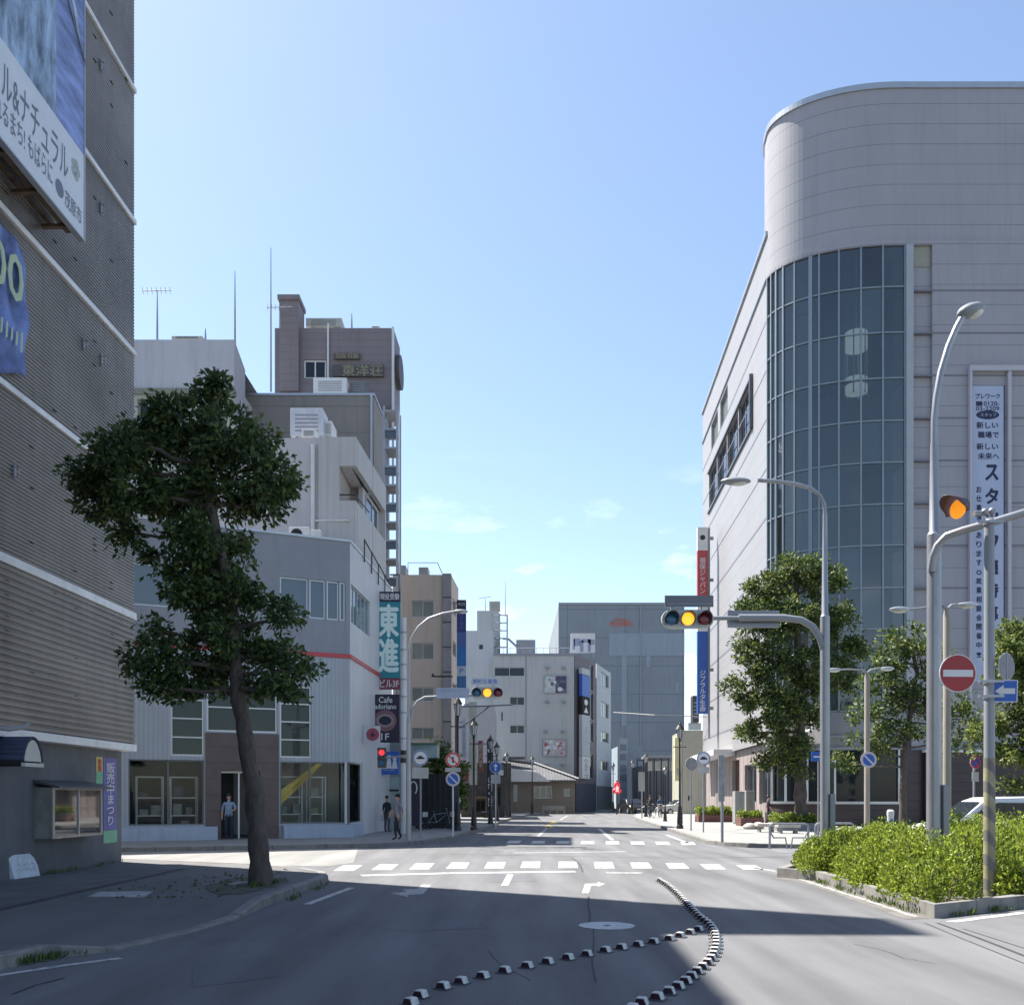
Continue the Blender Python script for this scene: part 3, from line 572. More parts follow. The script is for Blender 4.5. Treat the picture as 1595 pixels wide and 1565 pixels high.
gM = glass('shaded_glass', (.03, .045, .045), spec=.25)
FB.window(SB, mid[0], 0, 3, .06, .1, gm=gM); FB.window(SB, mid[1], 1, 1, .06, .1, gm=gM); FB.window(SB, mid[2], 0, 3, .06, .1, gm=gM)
m_bronze = mat('bronze_frame', (.13,.15,.16), .45, .3)
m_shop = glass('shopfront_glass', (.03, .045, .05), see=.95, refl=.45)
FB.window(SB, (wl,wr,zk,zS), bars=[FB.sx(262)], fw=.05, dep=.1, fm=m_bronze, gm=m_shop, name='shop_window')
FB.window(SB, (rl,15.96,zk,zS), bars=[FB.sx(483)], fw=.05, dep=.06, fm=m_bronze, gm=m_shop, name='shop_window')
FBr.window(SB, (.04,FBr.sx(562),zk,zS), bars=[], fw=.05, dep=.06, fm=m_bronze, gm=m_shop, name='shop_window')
m_brown = lines(mat('brown_tile', (.085,.06,.058), .45, var=.2, scale=1.5), 2, .6, .015, (.04,.03,.03))
zb_ = FB.zz(380, 1142); mb = MB(); FB.wall(mb, bl, br, 0, zb_, [(el,er,0,FB.zz(380,1200))], .5, d=.06)
for s in (bl, br): mb.quad(FB.P(s,0,.06), FB.P(s,zb_,.06), FB.P(s,zb_,-.1), FB.P(s,0,-.1))
mb.quad(FB.P(bl,zb_,.06), FB.P(br,zb_,.06), FB.P(br,zb_,-.1), FB.P(bl,zb_,-.1)); mb.build('entrance_surround', m_brown, SB)
mb = MB(); zd = FB.zz(380,1200); FB.box(mb, el, el+.05, 0.15, zd-.01, -.46, -.42); FB.box(mb, el+.05, er, zd-.08, zd-.01, -.46, -.42); FB.box(mb, (el+er)/2-.03, (el+er)/2+.03, .15, zd-.08, -.46, -.42); mb.build('door_frame', m_alu, SB)
mb = MB(); FB.box(mb, 0, FB.sx(337), .1, zk-.06, -.02, .35); FB.box(mb, FB.sx(440), 16.06, .1, zk-.06, -.02, .3); FBr.box(mb, -.06, FBr.sx(562), .1, zk-.06, -.02, .12); mb.build('plinth', mat('plinth_paint', (.33,.40,.50), .6, var=.08, dirt=.4), SB)
# room behind the shop windows
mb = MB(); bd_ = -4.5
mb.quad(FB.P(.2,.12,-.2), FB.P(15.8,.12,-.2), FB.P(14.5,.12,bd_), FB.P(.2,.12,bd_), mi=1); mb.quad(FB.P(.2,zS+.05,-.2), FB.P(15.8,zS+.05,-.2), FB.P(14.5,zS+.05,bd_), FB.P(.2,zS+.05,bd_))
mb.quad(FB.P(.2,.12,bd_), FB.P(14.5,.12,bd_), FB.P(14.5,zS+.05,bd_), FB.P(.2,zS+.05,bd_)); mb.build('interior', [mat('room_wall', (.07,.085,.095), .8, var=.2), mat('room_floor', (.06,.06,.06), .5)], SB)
def rack(s0, s1, d, h, label, n=3):
    t = thing('display_rack', label, 'display rack', FB.P((s0+s1)/2, .12, d)); mb = MB(); w = .05
    for s in (s0, s1-w): FB.box(mb, s, s+w, .12, h, d-.5, d-.45); FB.box(mb, s, s+w, .12, h, d, d+.05)
    FB.box(mb, s0+w, s1-w, h-w, h, d, d+.05); FB.box(mb, s0+w, s1-w, h-w, h, d-.5, d-.45); mb.build('rack_frame', m_white, t)
    for k in range(n):
        z = .35 + (h-.5)*k/n; mb = MB(); FB.box(mb, s0+w, s1-w, z, z+.03, d-.45, d); mb.build('shelf', m_alu, t)
        g = MB(); x = s0 + .12
        while x < s1 - .35: ww = .15 + R.random()*.3; FB.box(g, x, x+ww, z+.03, z+.14+R.random()*.35, d-.38, d-.1); x += ww + .08 + R.random()*.2
        tag(g.build('shelf_goods', mat('goods_%d' % ((k + int(s0*3)) % 4), R.choice([(.10,.13,.16), (.25,.27,.25), (.06,.09,.12), (.3,.28,.22)]), .6, var=.4, scale=3)), label.replace('display rack', 'boxed goods') + (' on the lowest shelf', ' on the middle shelf', ' on the top shelf')[k], 'goods')
rack(FB.sx(214), FB.sx(258), -.75, FB.zz(240,1208), 'white display rack in the far left shop window')
rack(FB.sx(268), FB.sx(312), -.75, FB.zz(240,1208), 'white display rack beside the brown shop entrance')
rack(FB.sx(441), FB.sx(478), -.8, FB.zz(460,1208), 'white display rack under the yellow slanting reflection bars')
rack(FB.sx(488), FB.sx(515), -.8, FB.zz(460,1208), 'white display rack near the glass corner')
mb = MB()
for a, b in ((0,.0), (.22,-.25)): mb.ext([FB.P(FB.sx(436),1.55+b,-.35-a), FB.P(FB.sx(436),1.95+b,-.35-a), FB.P(FB.sx(508),zS-.02+b*.3,-.35-a), FB.P(FB.sx(497),zS-.02+b,-.35-a)], FB.n*.12)
tag(mb.build('yellow_reflection', mat('reflection_yellow', (.80,.58,.08), .5, var=.2)), 'yellow bars set slanting behind the right shop window for a reflection', 'reflection')  # yellow bars placed inside to imitate a slanting reflection on the glass
mb = MB()
for k in range(6): x = FBr.sx(550) + k*.22; FBr.box(mb, x, x+.07, zk+.05, zS-.1, -.5, -.45)
tag(mb.build('blind_slat', mat('blind_blue', (.20,.28,.34), .6)), 'pale vertical blinds inside the glass corner', 'blinds')
# roof things of the showroom
def aircon(c, w, label, s=1.):
    t = thing('air_conditioner', label, 'air conditioner', c); x, y, z = c; mb = MB(); mb.box(x-.4*w, x+.4*w, y-.2, y+.2, z+.06, z+.66*s); mb.box(x-.3*w, x-.2*w, y-.15, y+.15, z, z+.06); mb.box(x+.2*w, x+.3*w, y-.15, y+.15, z, z+.06); mb.build('casing', m_white, t, bevel=.02)
    mb = MB(); mb.disc((x-.1*w, y-.205, z+.36*s), .23*s, (0,-1,0), .012, 20); mb.build('fan_grille', m_dark, t)
p = FB.P(FB.sx(497), zT-.25, -1.6); aircon((p.x, p.y, p.z+.3), 1.2, 'white air conditioner on the showroom roof'); p = FB.P(FB.sx(478), zT-.25, -1.2); aircon((p.x, p.y, p.z+.25), 1., 'smaller white air conditioner near the showroom roof edge')
mb = MB(); p = FBr.P(1, 0); path = [FBr.P(.3,zT+.1,.02), FBr.P(2.2,zT-.0,.02)]
for k in range(4): mb.tube([FBr.P(2.4+k*1.5,zT-.2-k*.15,.06), FBr.P(2.4+k*1.5,zT+.75-k*.15,.06), FBr.P(3.9+k*1.5,zT+.55-k*.15,.06)], .03, 6)
mb.tube([FBr.P(8.2,zT-2.0,.5), FBr.P(8.2,zT+.6,.5), FBr.P(8.2,zT+.6,.05)], .04, 6); tag(mb.build('roof_railing', m_black), 'stepped black pipe railing along the showroom roof', 'railing')

# ------------------------------------------------------------------ buildings behind the showroom
m_cream = lines(mat('cream_panel', (.43, .425, .42), .6, var=.06, scale=.4, dirt=.3), 0, .28, .018, (.34,.335,.335))
m_creamw = mat('cream_wall', (.46, .445, .46), .65, var=.06, scale=.4, dirt=.35)
FC = Fac((-6.55-14, 40.6), (1,0)); FCr = Fac((-6.55, 40.6), (.06,1)); TB = thing('balcony_block', 'cream block with an open corner balcony rising behind the showroom', 'building', (-10, 44, 0))
z1, z2, z3 = FC.zz(555,682), FC.zz(555,727), FC.zz(555,781); sA, sB = FC.sx(497), FC.sx(529)
mb = MB(); FC.wall(mb, 7.2, sA, 0, z1, mi=1); FC.box(mb, sA, sB, 0, z1, -.2, .12); FC.box(mb, sB, 14, z2, z1, -.2, .12); FC.box(mb, sB, 14, 8, z3, -.2, .12)
FCr.box(mb, .2, 6.5, z2, z1, -.2, .0); FCr.box(mb, .2, 6.5, 8, z3, -.2, 0); FCr.box(mb, 2.6, 6.5, z3, z2, -.5, -.3, 1); FCr.box(mb, 6.3, 6.5, z3, z2, -.3, 0)
q = FCr.P(6.5,0); mb.quad(V(q,0), (-13.4,47.5,0), (-13.4,47.5,z1), V(q,z1), mi=1); mb.quad((-13.4,47.5,0), (-13.35,40.6,0), (-13.35,40.6,z1), (-13.4,47.5,z1), mi=1); mb.build('wall', [m_cream, m_creamw], TB)
mb = MB(); mb.quad((-13.3,40.7,z1-.3), (-6.7,40.7,z1-.3), (-6.3,47,z1-.3), (-13.3,47,z1-.3)); mb.build('roof', m_gray, TB)
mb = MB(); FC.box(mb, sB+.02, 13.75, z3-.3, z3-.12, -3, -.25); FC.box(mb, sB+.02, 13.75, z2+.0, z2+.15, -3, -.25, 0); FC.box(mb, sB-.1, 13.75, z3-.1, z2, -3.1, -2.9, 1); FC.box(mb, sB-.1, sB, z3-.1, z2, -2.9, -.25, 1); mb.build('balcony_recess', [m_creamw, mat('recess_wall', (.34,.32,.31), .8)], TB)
mb = MB(); mb.tube([FC.P(sB,z3+.28,.0), FC.P(13.95,z3+.28,.0), FCr.P(2.5,z3+.28,.0)], .03, 6); mb.build('handrail', m_black, TB)
FCr.window(TB, (3.1,5.6,z3+.1,z2-.2), 1, 0, .06, .0, d=-.27, fm=m_alu)
mb = MB(); s = FC.sx(488); mb.tube([FC.P(s,FC.zz(488,694),.1), FC.P(s,FC.zz(488,835),.1)], .09, 8); mb.tube([FC.P(s,FC.zz(488,812),.1), FC.P(FC.sx(545),FC.zz(488,812),.17)], .05, 8); mb.build('downpipe', m_white, TB, smooth=True)
def tank(px0, px1, py0, py1, Z, label, rect=True, m=None, cat='roof unit', name='roof_cabinet', dep=1.2):
    x0, x1, a, b = xat(px0,Z), xat(px1,Z), zat(py1,Z), zat(py0,Z); t = thing(name, label, cat, ((x0+x1)/2, Z+dep/2, a)); mb = MB()
    if rect: mb.box(x0, x1, Z, Z+dep, a+.1, b); mb.build('casing', m or m_white, t, bevel=.03)
    else: mb.lathe([(0,a+.1), ((x1-x0)/2,a+.1), ((x1-x0)/2,b-.2), ((x1-x0)*.42,b-.05), (0,b)], ((x0+x1)/2, Z+dep/2, 0), 18); mb.build('drum', m or m_white, t, smooth=True)
    mb = MB(); w = (x1-x0)
    for f in (.15, .8): mb.box(x0+w*f, x0+w*(f+.06), Z+.1, Z+dep-.1, a-.25, a+.1)
    mb.build('support_leg', m_gray, t)
    if rect:
        mb = MB(); k = 5
        for i in range(k): mb.box(x0+w*.15, x0+w*.85, Z-.02, Z+.0, a+.1+(b-a-.1)*(.15+i*.14), a+.1+(b-a-.1)*(.2+i*.14))
        mb.build('louver', m_gray, t)
    return t
tank(452, 503, 635, 682, 43, 'big pale box unit on the cream block roof', m=mat('unit_paint', (.5,.53,.58), .5, dirt=.3)); tank(505, 517, 655, 682, 43.5, 'narrow white duct box on the cream block roof')
tank(470, 492, 668, 684, 41.6, 'small white outdoor unit at the cream roof edge')

m_dwall = mat('lilac_white_wall', (.43, .43, .46), .65, var=.05, scale=.3, dirt=.3)
DB = thing('white_hotel_block', 'plain pale grey block with a dark ledge behind the big street tree', 'building', (-20, 55, 0)); FD = Fac((-30, 50), (1,0)); dx = xat(365, 50)+30
zt_, zl = zat(529,50), zat(606,50); mb = MB(); FD.wall(mb, 0, dx, zl, zt_); FD.wall(mb, 0, dx, 0, zl-.3, [(FD.sx(214), FD.sx(258), zat(652,50), zl-.5)], .3, mi=1)
e = (xat(382,53.6), 53.6); mb.quad((dx-30,50,0), (*e,0), (*e,zt_), (dx-30,50,zt_)); mb.quad((*e,0), (e[0],66,0), (e[0],66,zt_-1.5), (*e,zt_-1.5)); mb.quad((e[0],66,0), (-30,66,0), (-30,66,zt_), (e[0],66,zt_)); mb.quad((-30,66,0), (-30,50,0), (-30,50,zt_), (-30,66,zt_))
mb.build('wall', [m_dwall, mat('ivory_wall', (.38,.375,.33), .65, dirt=.2)], DB)
mb = MB(); mb.quad((-30,50,zt_-.2), (dx-30,50,zt_-.2), (*e,zt_-.2), (e[0],66,zt_-.2), (-30,66,zt_-.2)); mb.build('roof', m_gray, DB)
mb = MB(); FD.box(mb, 0, dx+.02, zl-.3, zl, -.3, .12); mb.build('ledge', mat('ledge_olive', (.20,.20,.16), .7), DB)
FD.window(DB, (FD.sx(214), FD.sx(258), zat(652,50), zl-.5), 2, 0, .06, .3)
tank(267, 315, 523, 531, 53, 'low pale tank on the plain grey roof', m=MC['ivory_wall'])
def mast(px, py0, py1, Z, label, kind=0):
    x = xat(px, Z); a, b = zat(py1, Z), zat(py0, Z); t = thing('antenna', label, 'antenna', (x, Z, a)); mb = MB(); mb.tube([(x,Z,a), (x,Z,(a+b)/2), (x,Z,b)], [.06,.045,.02], 6); mb.build('mast', m_steel, t)
    if kind:
        mb = MB(); mb.tube([(x-.75,Z-.2,b-.15), (x+.7,Z+.2,b+.1)], .03, 5)
        for k in range(7): f = -.7 + k*.22; mb.tube([(x+f+.1,Z+f*.3-.35,b-.03+f*.17), (x+f-.1,Z+f*.3+.35,b-.03+f*.17)], .015, 4)
        mb.build('aerial', m_steel, t)
mast(245, 452, 530, 52, 'aerial mast on the plain grey roof, nearest the ribbed store', 1); mast(366, 422, 540, 54, 'slim bare rod antenna at the plain grey roof corner'); mast(422, 386, 610, 57, 'tallest rod antenna beside the brown tower'); mast(320, 512, 530, 53, 'short stub antenna on the plain grey roof')
mast(436, 478, 512, 59, 'yagi aerial beside the brown chimney', 1)

m_brt = lines(mat('brown_tower_tile', (.185, .158, .165), .6, var=.08, scale=.6, dirt=.25), 2, .45, .02, (.13,.11,.115)); m_brl = lines(mat('taupe_wall', (.22, .20, .18), .65, var=.06, scale=.5, dirt=.3), 2, 1.5, .03, (.13,.12,.105))
EB = thing('brown_tower', 'brown tiled tower with a chimney and gilt rooftop characters', 'building', (-10, 64, 0)); FE = Fac((xat(428,60), 60), (1,0)); ew = xat(613,60) - xat(428,60); ez = zat(511,60); FEr = Fac((xat(613,60), 60), (.03,1))
hw = (FE.sx(473), FE.sx(508), zat(589,60), zat(560,60)); zo = zat(633,60); wo = xat(594,60) - xat(428,60); mb = MB(); FE.wall(mb, 0, ew, zo, ez, [hw], .2); FE.wall(mb, 0, wo, 0, zo); er_ = FEr.P(2.7,0); FEr.wall(mb, 0, 2.7, zo, ez-.0); x0 = xat(428,60); xo = x0 + wo
mb.quad(V(er_,zo), (xo,64,zo), (xo,64,ez), V(er_,ez)); mb.quad((xo,64,0), (x0,64,0), (x0,64,ez), (xo,64,ez)); mb.quad((x0,64,0), (x0,60,0), (x0,60,ez), (x0,64,ez)); mb.quad((xo,60,0), (xo,64,0), (xo,64,zo), (xo,60,zo)); mb.quad((xo,60,zo), (x0+ew,60,zo), V(er_,zo), (xo,64,zo)); mb.build('wall', m_brt, EB)
mb = MB(); mb.quad((x0,60,ez-.1), (xat(613,60),60,ez-.1), V(er_,ez-.1), (x0,64,ez-.1)); mb.build('roof', m_gray, EB)
mb = MB(); FE.box(mb, FE.sx(437), FE.sx(467), zat(612,60), zat(472,60), -1.3, .35); FE.box(mb, FE.sx(435), FE.sx(469), zat(472,60), zat(465,60), -1.4, .5); mb.build('chimney', m_brt, EB)
FE.window(EB, hw, 1, 0, .1, .15, fm=m_white); mb = MB(); s = FE.sx(511.5); mb.tube([FE.P(s,zat(590,60),.1), FE.P(s,zat(505,60),.1)], .06, 6); FEr.box(mb, -.1, .12, 20, ez+.05, -.1, .03); mb.build('downpipe', m_white, EB)
m_gilt = mat('tarnished_gilt', (.24,.21,.13), .5, .3, var=.4, scale=6); m_tab = mat('letter_board', (.075,.07,.068), .6)
mb = MB(); FE.box(mb, FE.sx(521), FE.sx(561), zat(561,60), zat(552,60), .05, .2); FE.box(mb, FE.sx(519), FE.sx(598), zat(588,60), zat(570,60), .05, .2); mb.build('letter_board', m_tab, EB)
text('旅館', EB, FE.P(FE.sx(541), zat(556.5,60), .2), FE.u, UP, 1.45, .36, m_gilt, .015); text('東洋荘', EB, FE.P(FE.sx(565), zat(579,60), .2), FE.u, UP, 2.5, .72, m_gilt, .015)
mb = MB(); mb.disc(FEr.P(1.35, zat(577,61), .0), 1.05, FEr.n, .3, 24); mb.build('round_emblem', m_tab, EB)
tank(476, 532, 495, 511, 62, 'beige tank on the brown tower roof', m=MC['ivory_wall']); mast(548, 488, 512, 61, 'leaning strut on the brown tower roof'); tank(578, 592, 508, 513, 62, 'small low box at the brown tower roof edge')
E2 = thing('taupe_annex', 'taupe annex below the brown tower with pale roof edge', 'building', (-11, 58, 0)); F2 = Fac((xat(360,55), 55), (1,0)); w2 = xat(582,55) - xat(360,55); z2_ = zat(616,55); F2r = Fac((xat(582,55),55), (.03,1))
mb = MB(); F2.wall(mb, 0, w2, 0, z2_); F2r.wall(mb, 0, 4.9, 0, z2_); x2 = xat(360,55); q = F2r.P(4.9,0); mb.quad(V(q,0), (x2,59.9,0), (x2,59.9,z2_), V(q,z2_)); mb.quad((x2,59.9,0), (x2,55,0), (x2,55,z2_), (x2,59.9,z2_)); mb.build('wall', m_brl, E2)
mb = MB(); mb.quad((x2,55,z2_-.05), (xat(582,55),55,z2_-.05), V(q,z2_-.05), (x2,59.9,z2_-.05)); mb.build('roof', m_gray, E2)
mb = MB(); F2.box(mb, 0, w2+.05, z2_, z2_+.12, -.3, .06); F2r.box(mb, .06, 4.9, z2_, z2_+.12, -.3, .06); s = F2.sx(579); F2.box(mb, s-.06, s+.06, 10, z2_, .0, .12); mb.build('coping', m_alu, E2)
tank(488, 540, 588, 615, 57, 'large white box unit on the taupe roof'); tank(545, 572, 594, 615, 57.5, 'dark pipework rack on the taupe roof', m=mat('rack_dark', (.12,.13,.14), .6))
FT = thing('steel_stair_frame', 'slim open steel stair frame fixed to the brown tower corner', 'stair frame', (xat(608,53), 53, zat(922,53))); xs = (xat(598,53), xat(618.5,53)); mb = MB()
for x in xs:
    for y in (53, 54.4): mb.box(x-.06, x+.06, y-.06, y+.06, 0, zat(632,53))
mb.build('post_frame', m_steel, FT); z = zat(640,53)
while z > zat(930,53): mb = MB(); mb.box(xs[0]+.06, xs[1]-.06, 53-.05, 54.45, z-.05, z+.05); mb.build('landing', m_steel, FT); z -= 1.02
z = zat(668,53)
while z > zat(930,53): mb = MB(); mb.box(xs[0]+.07, xs[1]-.07, 53.0, 53.04, z-.5, z-.06); mb.build('guard_panel', mat('guard_dark', (.07,.09,.12), .5), FT); z -= 2.04
mb = MB(); mb.tube([(xs[1]+.12,53,zat(640,53)), (xs[1]+.12,53,zat(918,53))], .05, 6); mb.build('conduit', m_white, FT)

m_beige = mat('beige_render', (.47, .40, .345), .7, var=.05, scale=.4, dirt=.25)
FBD = thing('beige_apartments', 'beige four storey apartments with a grey brick pier at the corner', 'building', (-9, 70, 0)); F3 = Fac((xat(612,66), 66), (1,0)); w3 = xat(690,66)-xat(612,66); z3_ = zat(895,66); hs3 = [F3.px(641,676,a,b) for a, b in ((935,961), (1001,1027), (1070,1092), (1133,1151))]
F3r = Fac((xat(703,66)-.02, 66), (.06,1)); rh = [(1.0,3.0,zat(b,68),zat(a,68)) for a, b in ((935,958), (1000,1022), (1065,1086))]
mb = MB(); F3.wall(mb, 0, w3, 0, z3_, hs3, .15); F3r.wall(mb, 0, 4.4, 0, z3_, rh, .15); q = F3r.P(4.4,0); xx = xat(612,66); mb.quad(V(q,0), (xx,73,0), (xx,73,z3_), V(q,z3_)); mb.quad((xx,73,0), (xx,66,0), (xx,66,z3_), (xx,73,z3_)); mb.build('wall', m_beige, FBD)
mb = MB(); F3.box(mb, w3, xat(703,66)-xx, 0, z3_+.05, -.5, .18); mb.build('brick_pier', lines(mat('grey_brick', (.27,.26,.27), .8, var=.12, scale=3), 2, 1.7, .1, (.07,.07,.08)), FBD)
mb = MB(); mb.quad((xx,66,z3_-.1), (xat(703,66),66,z3_-.1), V(q,z3_-.1), (xx,73,z3_-.1)); mb.build('roof', m_gray, FBD)
gG = glass('curtained_glass', (.20, .22, .20), rough=.1)
for h in hs3: F3.window(FBD, h, 1, 0, .07, .12, gm=gG)
for h in rh: F3r.window(FBD, h, 1, 0, .07, .12, gm=m_glass)
mb = MB(); mb.tube([F3.P(1,z3_,-.3), F3.P(1,z3_+.9,-.3), F3.P(w3-.4,z3_+.9,-.3), F3.P(w3,z3_,-.3)], .035, 5); mb.build('roof_rail', m_steel, FBD)
tank(619, 632, 880, 896, 67, 'grey box unit on the left of the beige roof', m=m_gray); tank(652, 667, 883, 897, 67, 'second grey box unit in the middle of the beige roof', m=m_gray)
# ------------------------------------------------------------------ end of the street
m_gw = mat('grey_white_render', (.40, .415, .41), .65, var=.06, scale=.3, dirt=.3); m_gp = mat('far_pale_wall', (.43, .455, .47), .65, var=.05, scale=.3, dirt=.25)
def slab(name, label, m, pts, zt, holes_on=None, cat='building', roof=True):
    """closed building on a counter-clockwise footprint; holes_on: {edge: [holes]}"""
    cx_, cy_ = sum(p[0] for p in pts)/len(pts), sum(p[1] for p in pts)/len(pts); t = thing(name, label, cat, (cx_, cy_, 0)); mb = MB(); fs = []
    for i in range(len(pts)):
        a, b = Vector(pts[i]), Vector(pts[(i+1) % len(pts)]); f = Fac(a, b - a); fs.append(f); f.wall(mb, 0, (b-a).length, 0, zt, [] if not holes_on or i not in holes_on else holes_on[i](f), .18)
    mb.build('wall', m, t)
    if roof: mb = MB(); mb.quad(*[(p[0], p[1], zt-.12) for p in pts]); mb.build('roof', m_gray, t)
    return t, fs
Zg = 106; gx0, gx1 = xat(768,Zg), xat(853,Zg)
gx1 = xat(894, Zg)
gh = lambda f: [f.px(770,817,1039,1053), f.px(794,817,1085,1098), f.px(794,817,1129,1142), f.px(780,784,1108,1123)]
GB, fs = slab('white_block', 'grey white block with two picture posters on its blank end wall', m_gw, [(gx0,Zg), (gx1,Zg), (gx1+1.2,Zg+11), (gx0,Zg+11)], zat(1019,Zg), {0: gh})
for h in gh(fs[0]): fs[0].window(GB, h, 1 if h[1]-h[0] > .6 else 0, 0, .06, .14)
f = fs[0]; mb = MB(); f.box(mb, 0, gx1-gx0, zat(1021,Zg), zat(1017.5,Zg), .01, .12); s = f.sx(818); f.box(mb, s, s+.15, 3, zat(1022,Zg), .0, .04); mb.build('coping', m_gray, GB)
def poster(px0, px1, py0, py1, label, cols):
    t = thing('picture_poster', label, 'poster', f.P((f.sx(px0)+f.sx(px1))/2, zat(py1,Zg), .1)); a, b, c, d = f.sx(px0), f.sx(px1), zat(py1,Zg), zat(py0,Zg); m_ = (a+b)/2
    mb = MB(); f.box(mb, a, m_, c, d, .05, .12, 0); f.box(mb, m_, b, c, d, .05, .12, 1)
    for k in range(14):
        x, z = a+.2+R.random()*(b-a-.4), c+.2+R.random()*(d-c-.4); mb.disc(f.P(x,z,.121), .1+R.random()*.16, f.n, .004+.001*k, 9, mi=2+(k%2))
    mb.build('print', cols, t); mb = MB()
    for q in ((a-.06,a,c,d), (b,b+.06,c,d), (a-.06,b+.06,d,d+.06), (a-.06,b+.06,c-.06,c)): f.box(mb, *q, .03, .14)
    mb.build('poster_frame', m_gray, t); mb = MB()
    for x in (a+.3, b-.3):
        for z in (c-1.0, d+.9): mb.box(f.P(x,z).x-.16, f.P(x,z).x+.16, Zg-.4, Zg-.02, z-.12, z+.12)
    mb.build('spot_lamp', m_gray, t)
mp_ = [mat('print_pale', (.42,.46,.46), .6, var=.3, scale=2), mat('print_violet', (.07,.06,.12), .6, var=.5, scale=2), mat('print_white', (.6,.6,.6), .6), mat('print_dark', (.1,.14,.16), .6)]
poster(848, 882, 1053, 1079, 'upper picture poster half pale half dark violet on the white end wall', mp_)
poster(846, 881, 1152, 1177, 'lower pale picture poster with reddish marks on the white end wall', [mp_[0], mat('print_rose', (.42,.36,.36), .6, var=.3, scale=2), mat('print_red', (.3,.1,.1), .6), mp_[2]])
GT, fs2 = slab('white_stair_tower', 'tall pale stair tower with a small square window beside the white block', m_gp, [(xat(724,109),109), (xat(768,109),109), (xat(768,109)+.4,118), (xat(724,109),118)], zat(982,109), {0: lambda f: [f.px(745.5,753,1003,1011.5)]})
fs2[0].window(GT, fs2[0].px(745.5,753,1003,1011.5), 0, 0, .06, .14)
GT2, _ = slab('lift_tower', 'highest grey white lift tower behind the stair tower', m_gw, [(xat(743,113),113), (xat(777,113),113), (xat(777,113),119), (xat(743,113),119)], zat(951,113)); tank(762, 779, 936, 951, 115, 'beige box on top of the lift tower', m=MC['ivory_wall'])
mb = MB(); Zt = 111.5
for x in (767, 778, 790): mb.tube([(xat(x,Zt),Zt,zat(1019,Zt)), (xat(x,Zt),Zt,zat(955 if x < 780 else 957,Zt))], .1, 6)
for y in (958, 970, 982, 994, 1008): mb.tube([(xat(767,Zt),Zt,zat(y,Zt)), (xat(790,Zt),Zt,zat(y,Zt))], .08, 5)
tag(mb.build('roof_stair_frame', m_steel), 'open steel frame beside the lift tower', 'steel frame')
tank(804, 834, 996, 1019, 110, 'grey cubic tank on the white block roof', m=m_gray); mast(787, 905, 960, 114, 'thin rod antenna over the lift tower'); mast(756, 930, 952, 114, 'aerial on the lift tower', 1)
mb = MB(); mb.tube([(xat(783,110),110,zat(994,110)), (xat(792,110),110,zat(995,110)), (xat(806,110),110,zat(1008,110))], .14, 6); tag(mb.build('roof_pipe', m_gray), 'bent grey pipe running to the cubic tank', 'pipe')
mb = MB(); z0_ = zat(1018,Zg)
for k in range(12): x = gx0+.4+k*(gx1-gx0-.8)/11; mb.tube([(x,Zg+1,z0_), (x,Zg+1,z0_+.8)], .025, 4)
mb.tube([(gx0+.4,Zg+1,z0_+.8), (gx1-.4,Zg+1,z0_+.8)], .03, 4); tag(mb.build('roof_rail', m_steel), 'thin rail along the white block roof', 'railing')
# dark building with vertical sign, and the pale office beside it
m_plum = lines(mat('plum_tile', (.105, .085, .10), .5, var=.15), 2, 1.2, .02, (.05,.04,.05))
P0, P1 = (xat(895,106), 106.2), (xat(928,112), 112)
DKh = lambda f: [f.px(918,924,a,b) for a, b in ((1036,1075), (1080,1120), (1125,1155), (1175,1212))]
DK, fs = slab('dark_narrow_building', 'narrow plum dark building carrying a long sign column', m_plum, [P0, P1, (P1[0]-3,125), (P0[0]-3,125)], zat(1018,106), {0: DKh}); fd = fs[0]
for h in DKh(fd): fd.window(DK, h, 0, 0, .07, .14)
mb = MB(); fd.box(mb, fd.sx(896), fd.sx(927), .1, 3.2, .02, .1); mb.build('shutter', mat('navy_shutter', (.025,.03,.05), .5, var=.3), DK)
T = thing('sign_column', 'long vertical sign column of stacked blue, black and white panels on the dark building', 'sign', fd.P(fd.sx(909), zat(1215,108), .5)); a, b = fd.sx(903,.3), fd.sx(915,.3)
segs = [(1042,1052,m_gp), (1052,1086,m_blue), (1086,1114,m_dark), (1114,1178,m_gp), (1178,1213,m_white)]
mb = MB()
for i, (y0, y1, m_) in enumerate(segs): fd.box(mb, a, b, zat(y1,108)+.05, zat(y0,108), .2, .6, i)
mb.build('panel', [s[2] for s in segs], T)
text('小\nる\nて\nつ', T, fd.P((a+b)/2, zat(1196,108), .6), fd.u, UP, (b-a)*.6, 2.2, m_navy); text('ス\nナ\nッ\nク', T, fd.P((a+b)/2, zat(1146,108), .6), fd.u, UP, (b-a)*.4, 2.0, m_gray); text('●\n▲', T, fd.P((a+b)/2, zat(1100,108), .6), fd.u, UP, (b-a)*.55, 1.5, m_white)
Zs = 109; T = thing('roof_billboard', 'white patterned billboard on the dark building roof', 'billboard', (xat(908,Zs), Zs, zat(1018,Zs))); mb = MB(); mb.box(xat(889,Zs), xat(927,Zs), Zs, Zs+.3, zat(1016,Zs), zat(986,Zs)); mb.build('panel', m_white, T)
mb = MB()
for x, y, w_, h_ in ((894,1003,.12,1.0), (899,1000,.35,.7), (906,1006,.2,1.1), (912,998,.45,.35), (918,1005,.16,1.2), (922,1000,.3,.5)): mb.box(xat(x,Zs)-w_, xat(x,Zs)+w_, Zs-.015, Zs, zat(y,Zs)-h_*.6, zat(y,Zs)+h_*.6)
